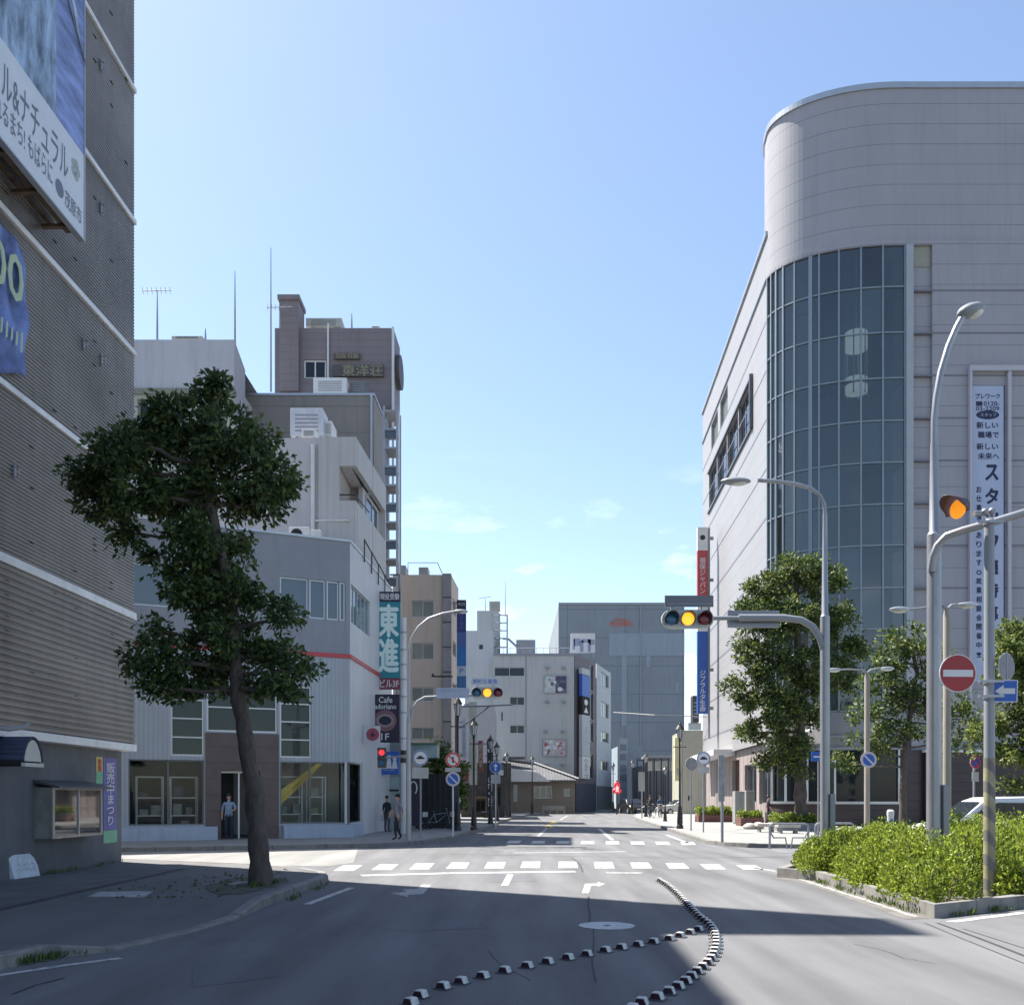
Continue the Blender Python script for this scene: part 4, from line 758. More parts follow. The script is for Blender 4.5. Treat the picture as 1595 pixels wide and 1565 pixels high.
mb.build('motif', mat('motif_grey', (.25,.3,.4), .6), T); mb = MB(); mb.box(xat(891,Zs), xat(892,Zs), Zs+.05, Zs+.2, zat(1024,Zs), zat(1016,Zs)); mb.box(xat(924,Zs), xat(925,Zs), Zs+.05, Zs+.2, zat(1024,Zs), zat(1016,Zs)); mb.build('post', m_steel, T)
PH = lambda f: [f.px(936,948,a,b) for a, b in ((1049,1069), (1094,1117), (1140,1156), (1185,1200))]
PO_, fs = slab('pale_office', 'pale blue white office with four rows of windows past the dark building', m_gp, [(xat(929,114),114), (xat(951.5,123),123), (xat(951.5,123)-4,135), (xat(929,114)-3,132)], zat(1033,114), {0: PH})
for h in PH(fs[0]): fs[0].window(PO_, h, 2, 0, .07, .14)
mb = MB(); fo = fs[0]; fo.box(mb, .2, 10, .1, 3.0, .02, .08); mb.build('shutter', mat('dull_shutter', (.10,.11,.12), .6), PO_); text('お\n店', PO_, fo.P(1.6, 4.2, .02), fo.u, UP, .6, 1.6, m_gray)
# low tiled house
Zh = 97; hx0, hx1 = xat(786,Zh), xat(896,Zh); ze, zr = zat(1214,Zh), zat(1181,Zh)
m_tile = lines(mat('roof_tile', (.115, .12, .13), .6, var=.2, scale=1.5), 0, .3, .06, (.05,.05,.055)); m_hw = mat('house_beige', (.22,.195,.16), .8, var=.1, scale=1, dirt=.3)
LHh = lambda f: [f.px(800,806,1222,1248), f.px(832,860,1224,1243), f.px(879,888,1228,1240)]
LH, fs = slab('tiled_house', 'low beige house with a dark tiled roof in front of the white block', m_hw, [(hx0,Zh), (hx1,Zh), (hx1,Zh+7), (hx0,Zh+7)], ze+.1, {0: LHh}, roof=False); fh = fs[0]
for h in LHh(fh): fh.window(LH, h, 2, 0, .06, .12, gm=gG)
mb = MB(); e0, e1 = hx0-.6, hx1+.3; r0, r1 = hx0-.3, xat(852,Zh)
mb.add([(e0,Zh-.9,ze), (e1,Zh-.9,ze-.05), (e1,Zh+7.9,ze), (e0,Zh+7.9,ze), (r0,Zh+3,zr), (r1-1.2,Zh+3,zr-.45), (e0,Zh-.9,ze-.15), (e1,Zh-.9,ze-.2), (e1,Zh+7.9,ze-.15), (e0,Zh+7.9,ze-.15)], [(0,1,5,4), (1,2,5), (2,3,4,5), (3,0,4), (0,6,7,1), (1,7,8,2), (2,8,9,3), (3,9,6,0), (6,9,8,7)])
mb.build('roof', m_tile, LH); mb = MB(); mb.tube([(r0,Zh+3,zr+.1), (r1-1.2,Zh+3,zr-.35), (e1,Zh-.9,ze+.05)], .16, 6); mb.box(xat(784,Zh), xat(818,Zh), Zh+2, Zh+2.4, zr, zat(1177,Zh)); mb.build('ridge_tiles', m_tile, LH)
mb = MB(); mb.ext([(xat(795,96),95.9,zat(1217,96)), (xat(858,96),95.9,zat(1217,96)), (xat(838,96),95.9,zat(1203,96)), (xat(795,96),95.9,zat(1196,96))], (0,.15,0)); mb.build('white_gable_board', m_white, LH)
mb = MB(); 
for px in (846, 857, 868, 879): x = xat(px,90); mb.box(x-.06, x+.06, 90, 90.1, .1, .9)
mb.box(xat(846,90), xat(879,90), 90.1, 90.16, .45, .85); tag(mb.build('low_fence', mat('fence_dun', (.25,.25,.22), .7)), 'low dun fence in front of the tiled house', 'fence')
# large grey store with red sign at the end
m_bg = lines(mat('blue_grey_panel', (.20, .23, .255), .7, var=.10, scale=.12, dirt=.3), 2, 4.4, .12, (.14,.165,.185), axis2=0, spacing2=9.)
BGs, fs = slab('grey_department_store', 'big windowless blue grey store with a faded red sign at the street end', m_bg, [(xat(870,150),150), (xat(1066,150),150), (xat(1066,150)+2,190), (xat(870,150),190)], zat(942,150)); fb = fs[0]
mb = MB(); fb.box(mb, 0, fb.sx(1066), zat(942,150), zat(938.5,150), -.4, .15); s = fb.sx(998); fb.box(mb, s-.1, s+.1, 5, zat(943,150), .0, .15); mb.build('trim', m_gray, BGs)
mb = MB(); fb.box(mb, fb.sx(948), fb.sx(1066), zat(1021,150), zat(986,150), .005, .08); fb.box(mb, fb.sx(968), fb.sx(976), zat(1130,150), zat(1021,150), .005, .06); fb.box(mb, fb.sx(1006), fb.sx(1013), zat(1039,150), zat(1021,150), .005, .06); fb.box(mb, fb.sx(1052), fb.sx(1057), zat(1076,150), zat(1062,150), .005, .06)
mb.build('pale_panel', mat('pale_blue_panel', (.24,.28,.32), .6, var=.06, dirt=.2), BGs)
m_fred = mat('faded_red', (.45,.13,.10), .6, var=.2); text('coln', BGs, fb.P(fb.sx(966.5), zat(970,150), .1), fb.u, UP, 3.3, .95, m_fred, .06)
mb = MB(); 
for k in range(8): a0_, a1_ = .5+k*.27, .5+(k+1)*.27; cx0, cz0 = fb.sx(966), zat(973,150); mb.ext([fb.P(cx0+1.5*math.cos(a0_),cz0+1.0*math.sin(a0_),.1), fb.P(cx0+1.5*math.cos(a1_),cz0+1.0*math.sin(a1_),.1), fb.P(cx0+1.3*math.cos(a1_),cz0+.85*math.sin(a1_),.1), fb.P(cx0+1.3*math.cos(a0_),cz0+.85*math.sin(a0_),.1)], fb.n*.05)
mb.build('sign_arch', m_fred, BGs)
# small far buildings between
slab('blue_shophouse', 'small pale blue shop house under the grey store', mat('pale_blue_wall', (.25,.3,.34), .7, var=.08), [(xat(962,132),132), (xat(1001,132),132), (xat(1001,132),140), (xat(962,132),140)], zat(1162,132))
t, fs = slab('glass_kiosk_tower', 'tall narrow white sign tower rising beside the blue shop house', m_gp, [(xat(965,126),126), (xat(977,126),126), (xat(977,126),127.2), (xat(965,126),127.2)], zat(1150,126))
mb = MB(); 
for y in (1163, 1178, 1195, 1210): fs[0].box(mb, .1, .9, zat(y,126)-.45, zat(y,126)+.35, .0, .06)
mb.build('sign_panel', m_gray, t)
t = thing('arcade_frame', 'open arcade of thin posts and pale banner boards far down the street', 'arcade', (xat(1030,100), 100, 0)); mb = MB()
for px in (1008, 1019, 1030, 1041, 1052):
    for y in (100, 108): mb.tube([(xat(px,100),y,.1), (xat(px,100),y,zat(1178,100))], .07, 6)
mb.build('post', m_black, t); mb = MB(); mb.box(xat(1007,100), xat(1053,100), 99.9, 108.1, zat(1180,100), zat(1176,100)); mb.build('roof', m_gray, t); mb = MB(); mb.box(xat(1008,100), xat(1052,100), 100.3, 100.4, zat(1200,100), zat(1185,100)); mb.build('board', lines(mat('banner_board', (.45,.46,.44), .6, var=.2), 0, .9, .12, (.2,.2,.2)), t)
t, fs = slab('far_shop_row', 'dim row of low shops behind the arcade posts', mat('dim_wall', (.16,.165,.18), .8, var=.3, scale=.3), [(xat(1000,116),116), (xat(1070,116),116), (xat(1070,116),126), (xat(1000,116),126)], zat(1192,116))
CBh = lambda f: [f.px(1071,1078,1238,1247)]
CB, fs = slab('cream_shop', 'small cream building past the big right store', mat('cream_render', (.38,.37,.30), .7, var=.05, dirt=.2), [(xat(1063,88),88), (xat(1098,88),88), (xat(1098,88)+1,96), (xat(1063,88)+.4,96)], zat(1137,88), {0: CBh}); fs[0].window(CB, CBh(fs[0])[0], 1, 0)
t = thing('roof_fence', 'pale green glazed rail on the cream building roof', 'railing', (xat(1080,88.5), 88.5, zat(1137,88))); mb = MB(); mb.box(xat(1072,88.5), xat(1092,88.5), 88.5, 88.55, zat(1136,88), zat(1126,88)); mb.build('rail_panel', mat('rail_green', (.45,.53,.53), .4), t); mb = MB(); mb.box(xat(1072,88.5), xat(1092,88.5), 88.45, 88.6, zat(1126,88), zat(1125,88)); mb.build('handrail', m_steel, t)
tank(1079, 1089, 1083, 1126, 91, 'tall dark louvred unit on the cream building roof', m=mat('louver_dark', (.05,.055,.05), .6))
YS = thing('yellow_blade_sign', 'pale yellow vertical blade sign with small dark characters', 'sign', (xat(1056,70), 70, zat(1216,70))); mb = MB(); mb.box(xat(1051,70), xat(1060,70), 70, 70.4, zat(1216,70), zat(1148,70)); mb.build('panel', mat('sign_cream', (.62,.60,.36), .5), YS, bevel=.05); mb = MB(); mb.tube([(xat(1063,70),70.2,.15), (xat(1063,70),70.2,zat(1145,70))], .06, 6); mb.tube([(xat(1060,70),70.2,zat(1160,70)), (xat(1063,70),70.2,zat(1160,70))], .03, 5); mb.build('post', m_gray, YS)
text('フ\nァ\nミ\nリ\nー\n薬\n局', YS, (xat(1055.5,70), 70, zat(1186,70)), (1,0,0), UP, .22, 2.0, MC['motif_grey'])

# ------------------------------------------------------------------ big right-hand store
JZ = 52.; XC, YC, AX, AY = 20.9, 55.5, 6.16, 3.5
m_pan = lines(mat('pearl_panel', (.288, .287, .312), .65, .0, var=.06, scale=.25, dirt=.16), 2, 1.09, .035, (.15,.155,.18), offset=.12, depth=False)
m_pan2 = lines(mat('bright_panel', (.29, .287, .293), .5, .0, var=.04, scale=.25, dirt=.12), 2, 1.14, .03, (.2,.195,.205), offset=.2, depth=False)
J = thing('department_store', 'large pale panelled store with a rounded glazed corner', 'building', (24, 60, 0))
jz = lambda py: zat(py, JZ); jx = lambda px: xat(px, JZ)
def arcp(a, k=0.): return Vector((XC - (AX+k)*math.sin(a), YC - (AY+k)*math.cos(a), 0))
A90 = math.pi/2; N = 28; zD0, zD1 = jz(379), jz(135)
path = [(52, JZ), (jx(1420), JZ)] + [tuple(arcp(A90*i/N)[:2]) for i in range(N+1)]
mb = MB()                                             # upper drum, closing behind
dp = path + [(XC - AX*math.cos(t*A90/10), YC + 6*math.sin(t*A90/10)) for t in range(1, 11)] + [(52, YC+6)]
for a, b in zip(dp, dp[1:]): mb.quad((*a,zD0), (*b,zD0), (*b,zD1), (*a,zD1))
mb.quad(*[(*p, zD1-.02) for p in dp]); mb.quad(*[(*p, zD0) for p in dp][::-1])
mb.build('upper_drum', m_pan, J, smooth=True)
mb = MB(); rim = [Vector((*p, zD1+.05)) for p in dp]
for a, b in zip(rim, rim[1:]):
    t = (b-a).normalized(); n_ = Vector((t.y, -t.x, 0)) * -.09; u_ = Vector((0,0,.16)); mb.hexa([a-n_-u_, b-n_-u_, b+n_-u_, a+n_-u_, a-n_+u_, b-n_+u_, b+n_+u_, a+n_+u_])
mb.build('coping', m_alu, J)
mb = MB(); zc = zD0                                    # soffit band under the drum
rim = [Vector((*p, zc)) for p in path]
for a, b in zip(rim, rim[1:]):
    t = (b-a).normalized(); n_ = Vector((t.y, -t.x, 0)) * -.10; u_ = Vector((0,0,.13)); mb.hexa([a-n_-u_, b-n_-u_, b+n_-u_, a+n_-u_, a-n_+u_, b-n_+u_, b+n_+u_, a+n_+u_])
mb.build('drum_band', m_pan, J)
# curtain wall
def solve(px):
    lo_, hi_ = 0., A90
    for _ in range(50):
        m_ = (lo_+hi_)/2; p = arcp(m_)
        if CX + F*p.x/p.y > px: lo_ = m_
        else: hi_ = m_
    return lo_
mx_ = [1409, 1374.6, 1340.8, 1306.7, 1276, 1262.8, 1238, 1220.6, 1210, 1202.5]; pts = [Vector((jx(1409), JZ, 0))] + [Vector((jx(x), JZ, 0)) if jx(x) > XC else arcp(solve(x)) for x in mx_[1:]] + [arcp(A90*.985)]
rows = [jz(y) for y in (379, 447, 518, 589, 655, 720, 785, 849, 915, 979, 1042, 1106)]
g = MB(); fr = MB(); gd = MB()
for a, b in zip(pts, pts[1:]):
    for z0, z1 in zip(rows[1:], rows): g.quad(V(b,z0+.02), V(a,z0+.02), V(a,z1-.02), V(b,z1-.02))
for i, p in enumerate(pts):
    t = (pts[min(i+1, len(pts)-1)] - pts[max(i-1, 0)]).normalized(); n_ = Vector((-t.y, t.x, 0)); n_ = n_ if n_.y < .05 else -n_; w = .10 if i in (5,) else .045
    q = [p-t*w-n_*.05, p+t*w-n_*.05, p+t*w+n_*.09, p-t*w+n_*.09]; fr.hexa([V(c_, rows[-1]) for c_ in q] + [V(c_, rows[0]-.02) for c_ in q])
for z in rows[1:]:
    for a, b in zip(pts, pts[1:]):
        t = (b-a).normalized(); n_ = Vector((-t.y, t.x, 0)); n_ = n_ if n_.dot(Vector((1,1,0))) < 0 else -n_; a_, b_ = a+t*.05, b-t*.05; u_ = Vector((0,0,.035))
        fr.hexa([q + Vector((0,0,z)) for q in (a_-u_-n_*.03, b_-u_-n_*.03, b_-u_+n_*.07, a_-u_+n_*.07, a_+u_-n_*.03, b_+u_-n_*.03, b_+u_+n_*.07, a_+u_+n_*.07)])
g.build('curtain_glass', glass('curtain_wall_glass', (.032, .052, .058), rough=.04, see=.42, vary=.8, spec=.75, refl=1., ior=1.7), J); fr.build('mullion', mat('mullion_alu', (.22,.26,.29), .45, .4, var=.05), J)
mb = MB(); ins = [arcp(A90*i/8, -1.9) for i in range(9)]; ins = [Vector((jx(1412), JZ+1.9, 0))] + ins
for a, b in zip(ins, ins[1:]): mb.quad(V(a,5), V(b,5), V(b,zD0), V(a,zD0))
for z in rows[1::2]: mb.quad(*([V(p,z) for p in ins] + [V(Vector((*arcp(A90*i/8,-.12)[:2],0)),z) for i in range(8,-1,-1)] + [V(Vector((jx(1412),JZ+.12,0)),z)]))
mb.build('interior', mat('store_interior', (.13,.15,.155), .8, var=.3, scale=.4, stretch=(3,3,.2)), J)
lx, ly = jx(1335)+.3, JZ+1.0; LT = thing('glow_rings', 'pale self-lit rings added behind the rounded corner glass', 'glowing rings', (lx, ly, jz(600))); m_glow = mat('glow_paint', (.55,.68,.72), .6, emit=.22, var=0)  # self-lit rings put in to give a bright round shape in the glass
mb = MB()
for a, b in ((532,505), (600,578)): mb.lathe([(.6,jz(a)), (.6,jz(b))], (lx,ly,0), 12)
mb.build('glow_panel', m_glow, LT); mb = MB()
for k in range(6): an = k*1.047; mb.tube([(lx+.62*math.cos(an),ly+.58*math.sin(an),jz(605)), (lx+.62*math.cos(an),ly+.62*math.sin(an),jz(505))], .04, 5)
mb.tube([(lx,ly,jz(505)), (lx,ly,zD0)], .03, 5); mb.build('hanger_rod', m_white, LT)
# front wall
FJ = Fac((jx(1410), JZ), (1,0)); fx = lambda px: FJ.sx(px)
zb_, zg0 = jz(1106), jz(1168); mb = MB()
FJ.box(mb, 0, fx(1421), zb_, zD0-.13, -.3, .18); mb.build('corner_pier', mat('pier_panel', (.32,.34,.37), .45, .1, var=.04, dirt=.15), J)
mb = MB(); FJ.wall(mb, fx(1421), fx(1451), jz(1168), zD0-.13, d=-.1); FJ.wall(mb, fx(1451), 31.2, jz(1168), zD0-.13, d=.1); mb.quad(FJ.P(fx(1451),jz(1168),.1), FJ.P(fx(1451),zD0-.13,.1), FJ.P(fx(1451),zD0-.13,-.1), FJ.P(fx(1451),jz(1168),-.1)); mb.build('front_wall', m_pan, J)
mb = MB(); FJ.box(mb, fx(1423), fx(1450), jz(415), jz(379)-.14, -.1, -.06); mb.build('ivory_panel', mat('panel_ivory', (.26,.255,.21), .6), J)
mb = MB()
for k in range(8): z = zD0 - 2.6 - k*2.19*1.045; FJ.box(mb, fx(1421)+.01, 31.2, z-.045, z+.045, -.12, .115)
mb.build('joint_strip', mat('joint_grey', (.15,.15,.175), .6, var=0), J)
mb = MB(); a, b, c, d = fx(1506), fx(1510), fx(1566), fx(1571); zf = jz(573); zf0 = jz(1165)
FJ.box(mb, a, b, zf0, zf, .11, .35); FJ.box(mb, c, d, zf0, zf-.3, .11, .32); FJ.box(mb, b, 30, zf-.28, zf, .11, .35); FJ.box(mb, 29.7, 30, zf0, zf-.3, .11, .35); mb.build('sign_frame', mat('frame_white', (.40,.39,.43), .5, var=.04), J)
# below the glass: band, shop windows, dark tiled base
bp = [Vector((jx(1412), JZ, 0))] + [arcp(A90*i/N) for i in range(N+1)]; mb = MB()
for a, b in zip(bp, bp[1:]): mb.quad(V(b,jz(1166)), V(a,jz(1166)), V(a,zb_-.05), V(b,zb_-.05))
for a, b in zip(bp[1:], bp[2:]): mb.quad(V(b,zb_-.05), V(a,zb_-.05), V(arcp(0.)+Vector((0,3,0)),zb_-.05))
mb.build('band_wall', mat('band_grey', (.22,.225,.24), .6, var=.06, dirt=.25), J)
mb = MB(); rim = bp
for a, b in zip(rim, rim[1:]):
    t = (b-a).normalized(); n_ = Vector((-t.y, t.x, 0)); n_ = n_ if n_.dot(Vector((1,1,0))) < 0 else -n_
    for z, w in ((jz(1146),.06), (jz(1165),.08)): u_ = Vector((0,0,w)); z_ = Vector((0,0,z)); mb.hexa([q+z_ for q in (a-u_, b-u_, b-u_+n_*.1, a-u_+n_*.1, a+u_, b+u_, b+u_+n_*.1, a+u_+n_*.1)])
mb.build('band_trim', m_gray, J)
zs = jz(1250); m_mar = lines(mat('maroon_tile', (.034, .021, .026), .4, var=.25, scale=1.2), 2, .5, .012, (.03,.02,.02)); rec = [p + Vector((.12, .12, 0)) for p in bp]
mb = MB(); 
for a, b in zip(bp, bp[1:]): mb.quad(V(b,0), V(a,0), V(a,zs), V(b,zs))
mb.build('base_wall', m_mar, J); g = MB(); fr = MB()
for a, b in zip(rec, rec[1:]): g.quad(V(b,zs), V(a,zs), V(a,jz(1166)), V(b,jz(1166)))
g.build('shop_window', glass('store_front_glass', (.015,.02,.025), spec=.25), J)
for i, p in enumerate(bp):
    if i % 5 == 1 or i == 0: fr.box(p.x-.05, p.x+.05, p.y-.02, p.y+.1, zs, jz(1166))
for a, b in zip(bp, bp[1:]):
    t = (b-a).normalized(); n_ = Vector((-t.y, t.x, 0)); n_ = n_ if n_.dot(Vector((1,1,0))) < 0 else -n_; u_ = Vector((0,0,.07)); z_ = Vector((0,0,zs)); fr.hexa([q+z_ for q in (a-u_-n_*.12, b-u_-n_*.12, b-u_+n_*.08, a-u_+n_*.08, a+u_-n_*.12, b+u_-n_*.12, b+u_+n_*.08, a+u_+n_*.08)])
fr.build('window_frame', m_alu, J)
mb = MB(); FJ.box(mb, 0, .9, 0, jz(1168), -.2, .12); FJ.box(mb, .9, 31, 0, jz(1172), -.3, .45); mb.build('tiled_base', m_mar, J)
mb = MB(); FJ.box(mb, .85, 31.1, jz(1172), jz(1168), -.3, .55); mb.build('base_coping', m_white, J)
# left flank
L0 = arcp(A90); uL = Vector((.055, 1, 0)).normalized(); far = L0 + uL*26.2; FL = Fac(far, -uL); LL = 26.2
zRf = EYE + (HZ-365.7)*L0.y/F
wz1, wz0 = FL.zz(1171.5,588), FL.zz(1171.5,664)
big = []; e_ = [1104.2, 1116.5, 1133, 1149.5, 1172]
e_ = [FL.sx(x) for x in (1104.2, 1117, 1132.5, 1150, 1172)]
big = [(e_[i]+.1, e_[i+1]-.1, wz0, wz1) for i in range(4)]
sm = [FL.px(1108,1118,0,1), FL.px(1122,1133.5,0,1)]; sm = [(a, b, FL.zz(1128,655), FL.zz(1128,612)) for a, b, _, _ in sm]
zLb = FL.zz(1133, 1172)
gw = [FL.px(1154,1172,1190,1250), FL.px(1176,1193,1190,1252)]
mb = MB(); FL.wall(mb, 0, LL, zLb, zRf, big + sm, .25); q = far + Vector((30,0,0)); mb.quad(V(far,0), V(q,0), V(q,zRf), V(far,zRf)); mb.build('flank_wall', m_pan2, J)
for h in big: FL.window(J, h, 2, 0, .12, .22, fm=mat('dark_bronze', (.10,.11,.13), .5, .3))
for h in sm: FL.window(J, h, 1, 0, .07, .22, fm=m_gray, gm=gG)
mb = MB(); FL.box(mb, e_[0]-.15, e_[4]+.15, wz0-.18, wz0, .0, .12); FL.box(mb, e_[0]-.15, e_[4]+.15, wz1, wz1+.12, 0, .12); FL.box(mb, e_[4]-.02, e_[4]+.2, wz0-.18, wz1+.12, .0, .22); mb.build('window_surround', MC['dark_bronze'], J)
mb = MB(); FL.box(mb, -.1, LL-.05, zRf, zRf+.25, -.4, .12); z = FL.zz(1150,500); FL.box(mb, -.05, LL-.05, zRf-2.5, zRf-2.38, .0, .1); mb.build('parapet', m_alu, J)
mb = MB()
for k in range(9): z = zLb + 1.6 + k*2.85; FL.box(mb, 0, LL-.15, z-.04, z+.04, -.01, .015)
mb.build('joint_strip', MC['joint_grey'], J)
mb = MB(); mb.quad(V(far,zRf-.3), V(L0,zRf-.3), (46,L0.y,zRf-.3), (46,far.y,zRf-.3)); mb.build('roof', m_gray, J)
mb = MB(); FL.wall(mb, 0, LL, 0, zLb, gw + [(FL.sx(1135), FL.sx(1146), 0, zLb-.6)], .3, d=-.25); mb.build('arcade_wall', lines(mat('rose_stone', (.30,.255,.245), .6, var=.15, dirt=.3), 1, 1.4, .2, (.16,.13,.12)), J)
for h in gw: FL.window(J, h, 1, 0, .08, .2, d=-.25)
mb = MB(); FL.box(mb, FL.sx(1135)+.02, FL.sx(1146)-.02, 0, zLb-.62, -.6, -.5); mb.build('door', mat('oxblood_door', (.05,.015,.015), .4), J)
mb = MB(); FL.box(mb, 2, LL*.55, zLb-.25, zLb+.15, -.2, 1.3); mb.build('canopy', m_white, J)
mb = MB()
for k in range(5): s = FL.sx(1112) + k*.55; FL.box(mb, s, s+.42, .2, zLb-.6, -.2, -.12)
mb.build('timber_screen', mat('weathered_timber', (.21,.20,.19), .85, var=.4, scale=2, stretch=(3,3,.25)), J)
# planters bolted beside the glass
for y0, y1, lab in ((1116,1134,'upper'), (1139,1157,'lower')):
    zt, zbm = jz(y0), jz(y1); x0, x1 = jx(1258), jx(1281); t = thing('wall_planter', lab + ' white tapered wall planter beside the store glass', 'planter', ((x0+x1)/2, JZ-.6, zbm)); mb = MB(); yb_ = 53.4
    mb.hexa([(x0+.55,JZ-.1,zbm), (x1,JZ-.1,zbm), (x1,yb_,zbm), (x0+.55,yb_,zbm), (x0,JZ-.9,zt), (x1,JZ-.9,zt), (x1,yb_,zt), (x0,yb_,zt)]); mb.build('bowl', m_white, t)
    mb = MB(); mb.hexa([(x0-.05,JZ-.95,zt), (x1+.05,JZ-.95,zt), (x1+.05,yb_,zt), (x0-.05,yb_,zt), (x0-.05,JZ-.95,zt+.12), (x1+.05,JZ-.95,zt+.12), (x1+.05,yb_,zt+.12), (x0-.05,yb_,zt+.12)]); mb.build('rim', m_white, t)
# long vertical banner on the front
a, b = fx(1512.5), fx(1561); zt, zb = jz(603), jz(1062)
BN = thing('long_white_banner', 'tall white job banner with navy characters hung on the store front', 'banner', FJ.P((a+b)/2, zb, .2)); mb = MB(); FJ.box(mb, a, b, zb, zt, .12, .16); mb.build('cloth', mat('banner_white', (.36,.41,.54), .7, var=.04), BN)
mb = MB(); FJ.box(mb, a-.05, a, zb, zt, .11, .17); FJ.box(mb, b, b+.05, zb, zt, .11, .17); mb.build('hem', m_navy, BN)
def bt(s, px0, px1, py0, py1, bold=.03): text(s, BN, FJ.P((fx(px0)+fx(px1))/2, (jz(py0)+jz(py1))/2, .16), FJ.u, UP, fx(px1)-fx(px0), jz(py0)-jz(py1), m_navy, bold)
bt('プレワーク', 1517, 1555, 615, 623); bt('0120-', 1530, 1554, 627, 634); mb = MB(); FJ.box(mb, fx(1518), fx(1528), jz(634), jz(627), .16, .166); mb.build('phone_mark', m_navy, BN); bt('03-2209', 1518, 1554, 635, 641.5)
mb = MB(); mb.disc(FJ.P(fx(1536), jz(648), .16), .24, FJ.n, .006, 24, rx=2.6); mb.build('blue_oval', m_navy, BN); text('スタッフ', BN, FJ.P(fx(1537), jz(648), .166), FJ.u, UP, .85, .2, MC['banner_white'])
bt('新しい', 1519, 1552, 659, 669); bt('職場で', 1521, 1553, 674, 684); bt('新しい', 1519, 1552, 692, 702); bt('未来へ', 1521, 1554, 707, 717)
for i, ch in enumerate('スタッフ随時募集中'): y = 726 + i*36.5; bt(ch, 1533, 1552, y, y+23, .05)
for i, ch in enumerate('お仕事情報あります。就業相談会開催中!'):
    y = 759 + i*14.2; bt(ch, 1518.5, 1526.5, y+ (2 if ch in '。!' else 0), y+9.5)
# tall two-part blade sign past the store
Zk = 74; T = thing('tall_blade_sign', 'very tall white, red and blue vertical blade sign bracketed past the pale store', 'sign', (xat(1094.5,Zk), Zk, zat(1111,Zk))); x0, x1 = xat(1086.5,Zk), xat(1102.5,Zk); mb = MB()
for i, (y0, y1) in enumerate(((821,857), (857,942), (983,1111), (942,983))): mb.box(x0, x1, Zk, Zk+.35, zat(y1,Zk), zat(y0,Zk), i)
mb.build('panel', [m_white, mat('blade_red', (.42,.06,.065), .5), mat('blade_blue', (.025,.095,.36), .5), m_white], T)
mb = MB(); mb.box(xat(1103.5,Zk), xat(1106.5,Zk), Zk+.1, Zk+.25, zat(1150,Zk), zat(821,Zk))
for y in (835, 900, 1040, 1100): mb.box(xat(1102.5,Zk), xat(1112,Zk), Zk+.13, Zk+.22, zat(y+5,Zk), zat(y,Zk))
mb.build('bracket', m_gray, T); mb = MB(); mb.disc((xat(1094.5,Zk), Zk-.002, zat(837,Zk)), .2, (0,-1,0), .01, 20); mb.build('round_mark', m_black, T)
text('損\n保\nジ\nャ\nパ\nン', T, (xat(1094.5,Zk), Zk, zat(896,Zk)), (1,0,0), UP, .46, 2.75, m_white, .01); text('ジ\nブ\nラ\nル\nタ\n生\n命', T, (xat(1094.5,Zk), Zk, zat(1076,Zk)), (1,0,0), UP, .46, 3.2, m_white, .01)
mb = MB(); mb.tube([(xat(955,95),95,zat(1109,95)), (xat(1020,90),90,zat(1113.5,90)), (xat(1100,78),78,zat(1116,78))], .035, 4); tag(mb.build('overhead_cable', m_black), 'thin black cable strung across the far street', 'cable')
# ------------------------------------------------------------------ vegetation
def leaves(mb_name, mats, parent, pts, nrm, size, seed, droop=.3, aspect=.5, jitter=.9):
    """one mesh of small folded leaves at the given points"""
    g = np.random.default_rng(seed); n = len(pts); d = nrm + g.normal(0, jitter, (n, 3)); d[:, 2] -= droop; d /= np.linalg.norm(d, axis=1)[:, None] + 1e-9
    s = g.normal(0, 1, (n, 3)); s -= d * (s * d).sum(1)[:, None]; s /= np.linalg.norm(s, axis=1)[:, None] + 1e-9
    w = np.cross(d, s); L_ = size * g.uniform(.65, 1.35, n)[:, None]
    P = np.empty((n, 4, 3)); P[:, 0] = pts; P[:, 1] = pts + d*L_*.5 + s*L_*aspect*.5 + w*L_*.12; P[:, 2] = pts + d*L_; P[:, 3] = pts + d*L_*.5 - s*L_*aspect*.5 + w*L_*.12
    off = wloc(parent); P -= np.array(off); me = bpy.data.meshes.new(mb_name)
    me.vertices.add(n*4); me.vertices.foreach_set('co', P.astype('f').ravel()); me.loops.add(n*4); me.loops.foreach_set('vertex_index', np.arange(n*4, dtype='i'))
    me.polygons.add(n); me.polygons.foreach_set('loop_start', np.arange(0, n*4, 4, dtype='i'))
    for m in mats: me.materials.append(m)
    me.polygons.foreach_set('material_index', g.choice(len(mats), n, p=[1/len(mats)]*len(mats)).astype('i')); me.update(calc_edges=True); me.validate()
    o = bpy.data.objects.new(mb_name, me); COL.objects.link(o); o.parent = parent; return o
def clump_points(clusters, seed, per, sub=.34, subn=26, flat=.8):
    """leaf positions: each ellipsoid carries sprigs over its surface and inside, each sprig many leaves; gaps stay between them"""
    g = np.random.default_rng(seed); P, Nn = [], []
    for c, r in clusters:
        c, r = np.array(c), np.array(r); k = max(5, int(subn * (r[0]*r[1]*r[2])**(2/3)))
        d = g.normal(0, 1, (k, 3)); d /= np.linalg.norm(d, axis=1)[:, None]; rad = g.uniform(.42, 1.04, k)[:, None]; sc = c + d * rad * r
        for q, dd in zip(sc, d):
            n = int(per * g.uniform(.5, 1.4)); sz = sub * g.uniform(.6, 1.25); p = g.normal(0, 1, (n, 3)); p /= np.linalg.norm(p, axis=1)[:, None]; rr = g.uniform(0, 1, n)[:, None]**.55
            P.append(q + p * rr * sz * np.array([1, 1, flat])); Nn.append(p*.6 + dd*.7)
    return np.concatenate(P), np.concatenate(Nn)
def limb(mb, pts, r0, r1, n=9):
    k = len(pts); mb.tube(pts, [r0 + (r1-r0)*i/(k-1) for i in range(k)], n)
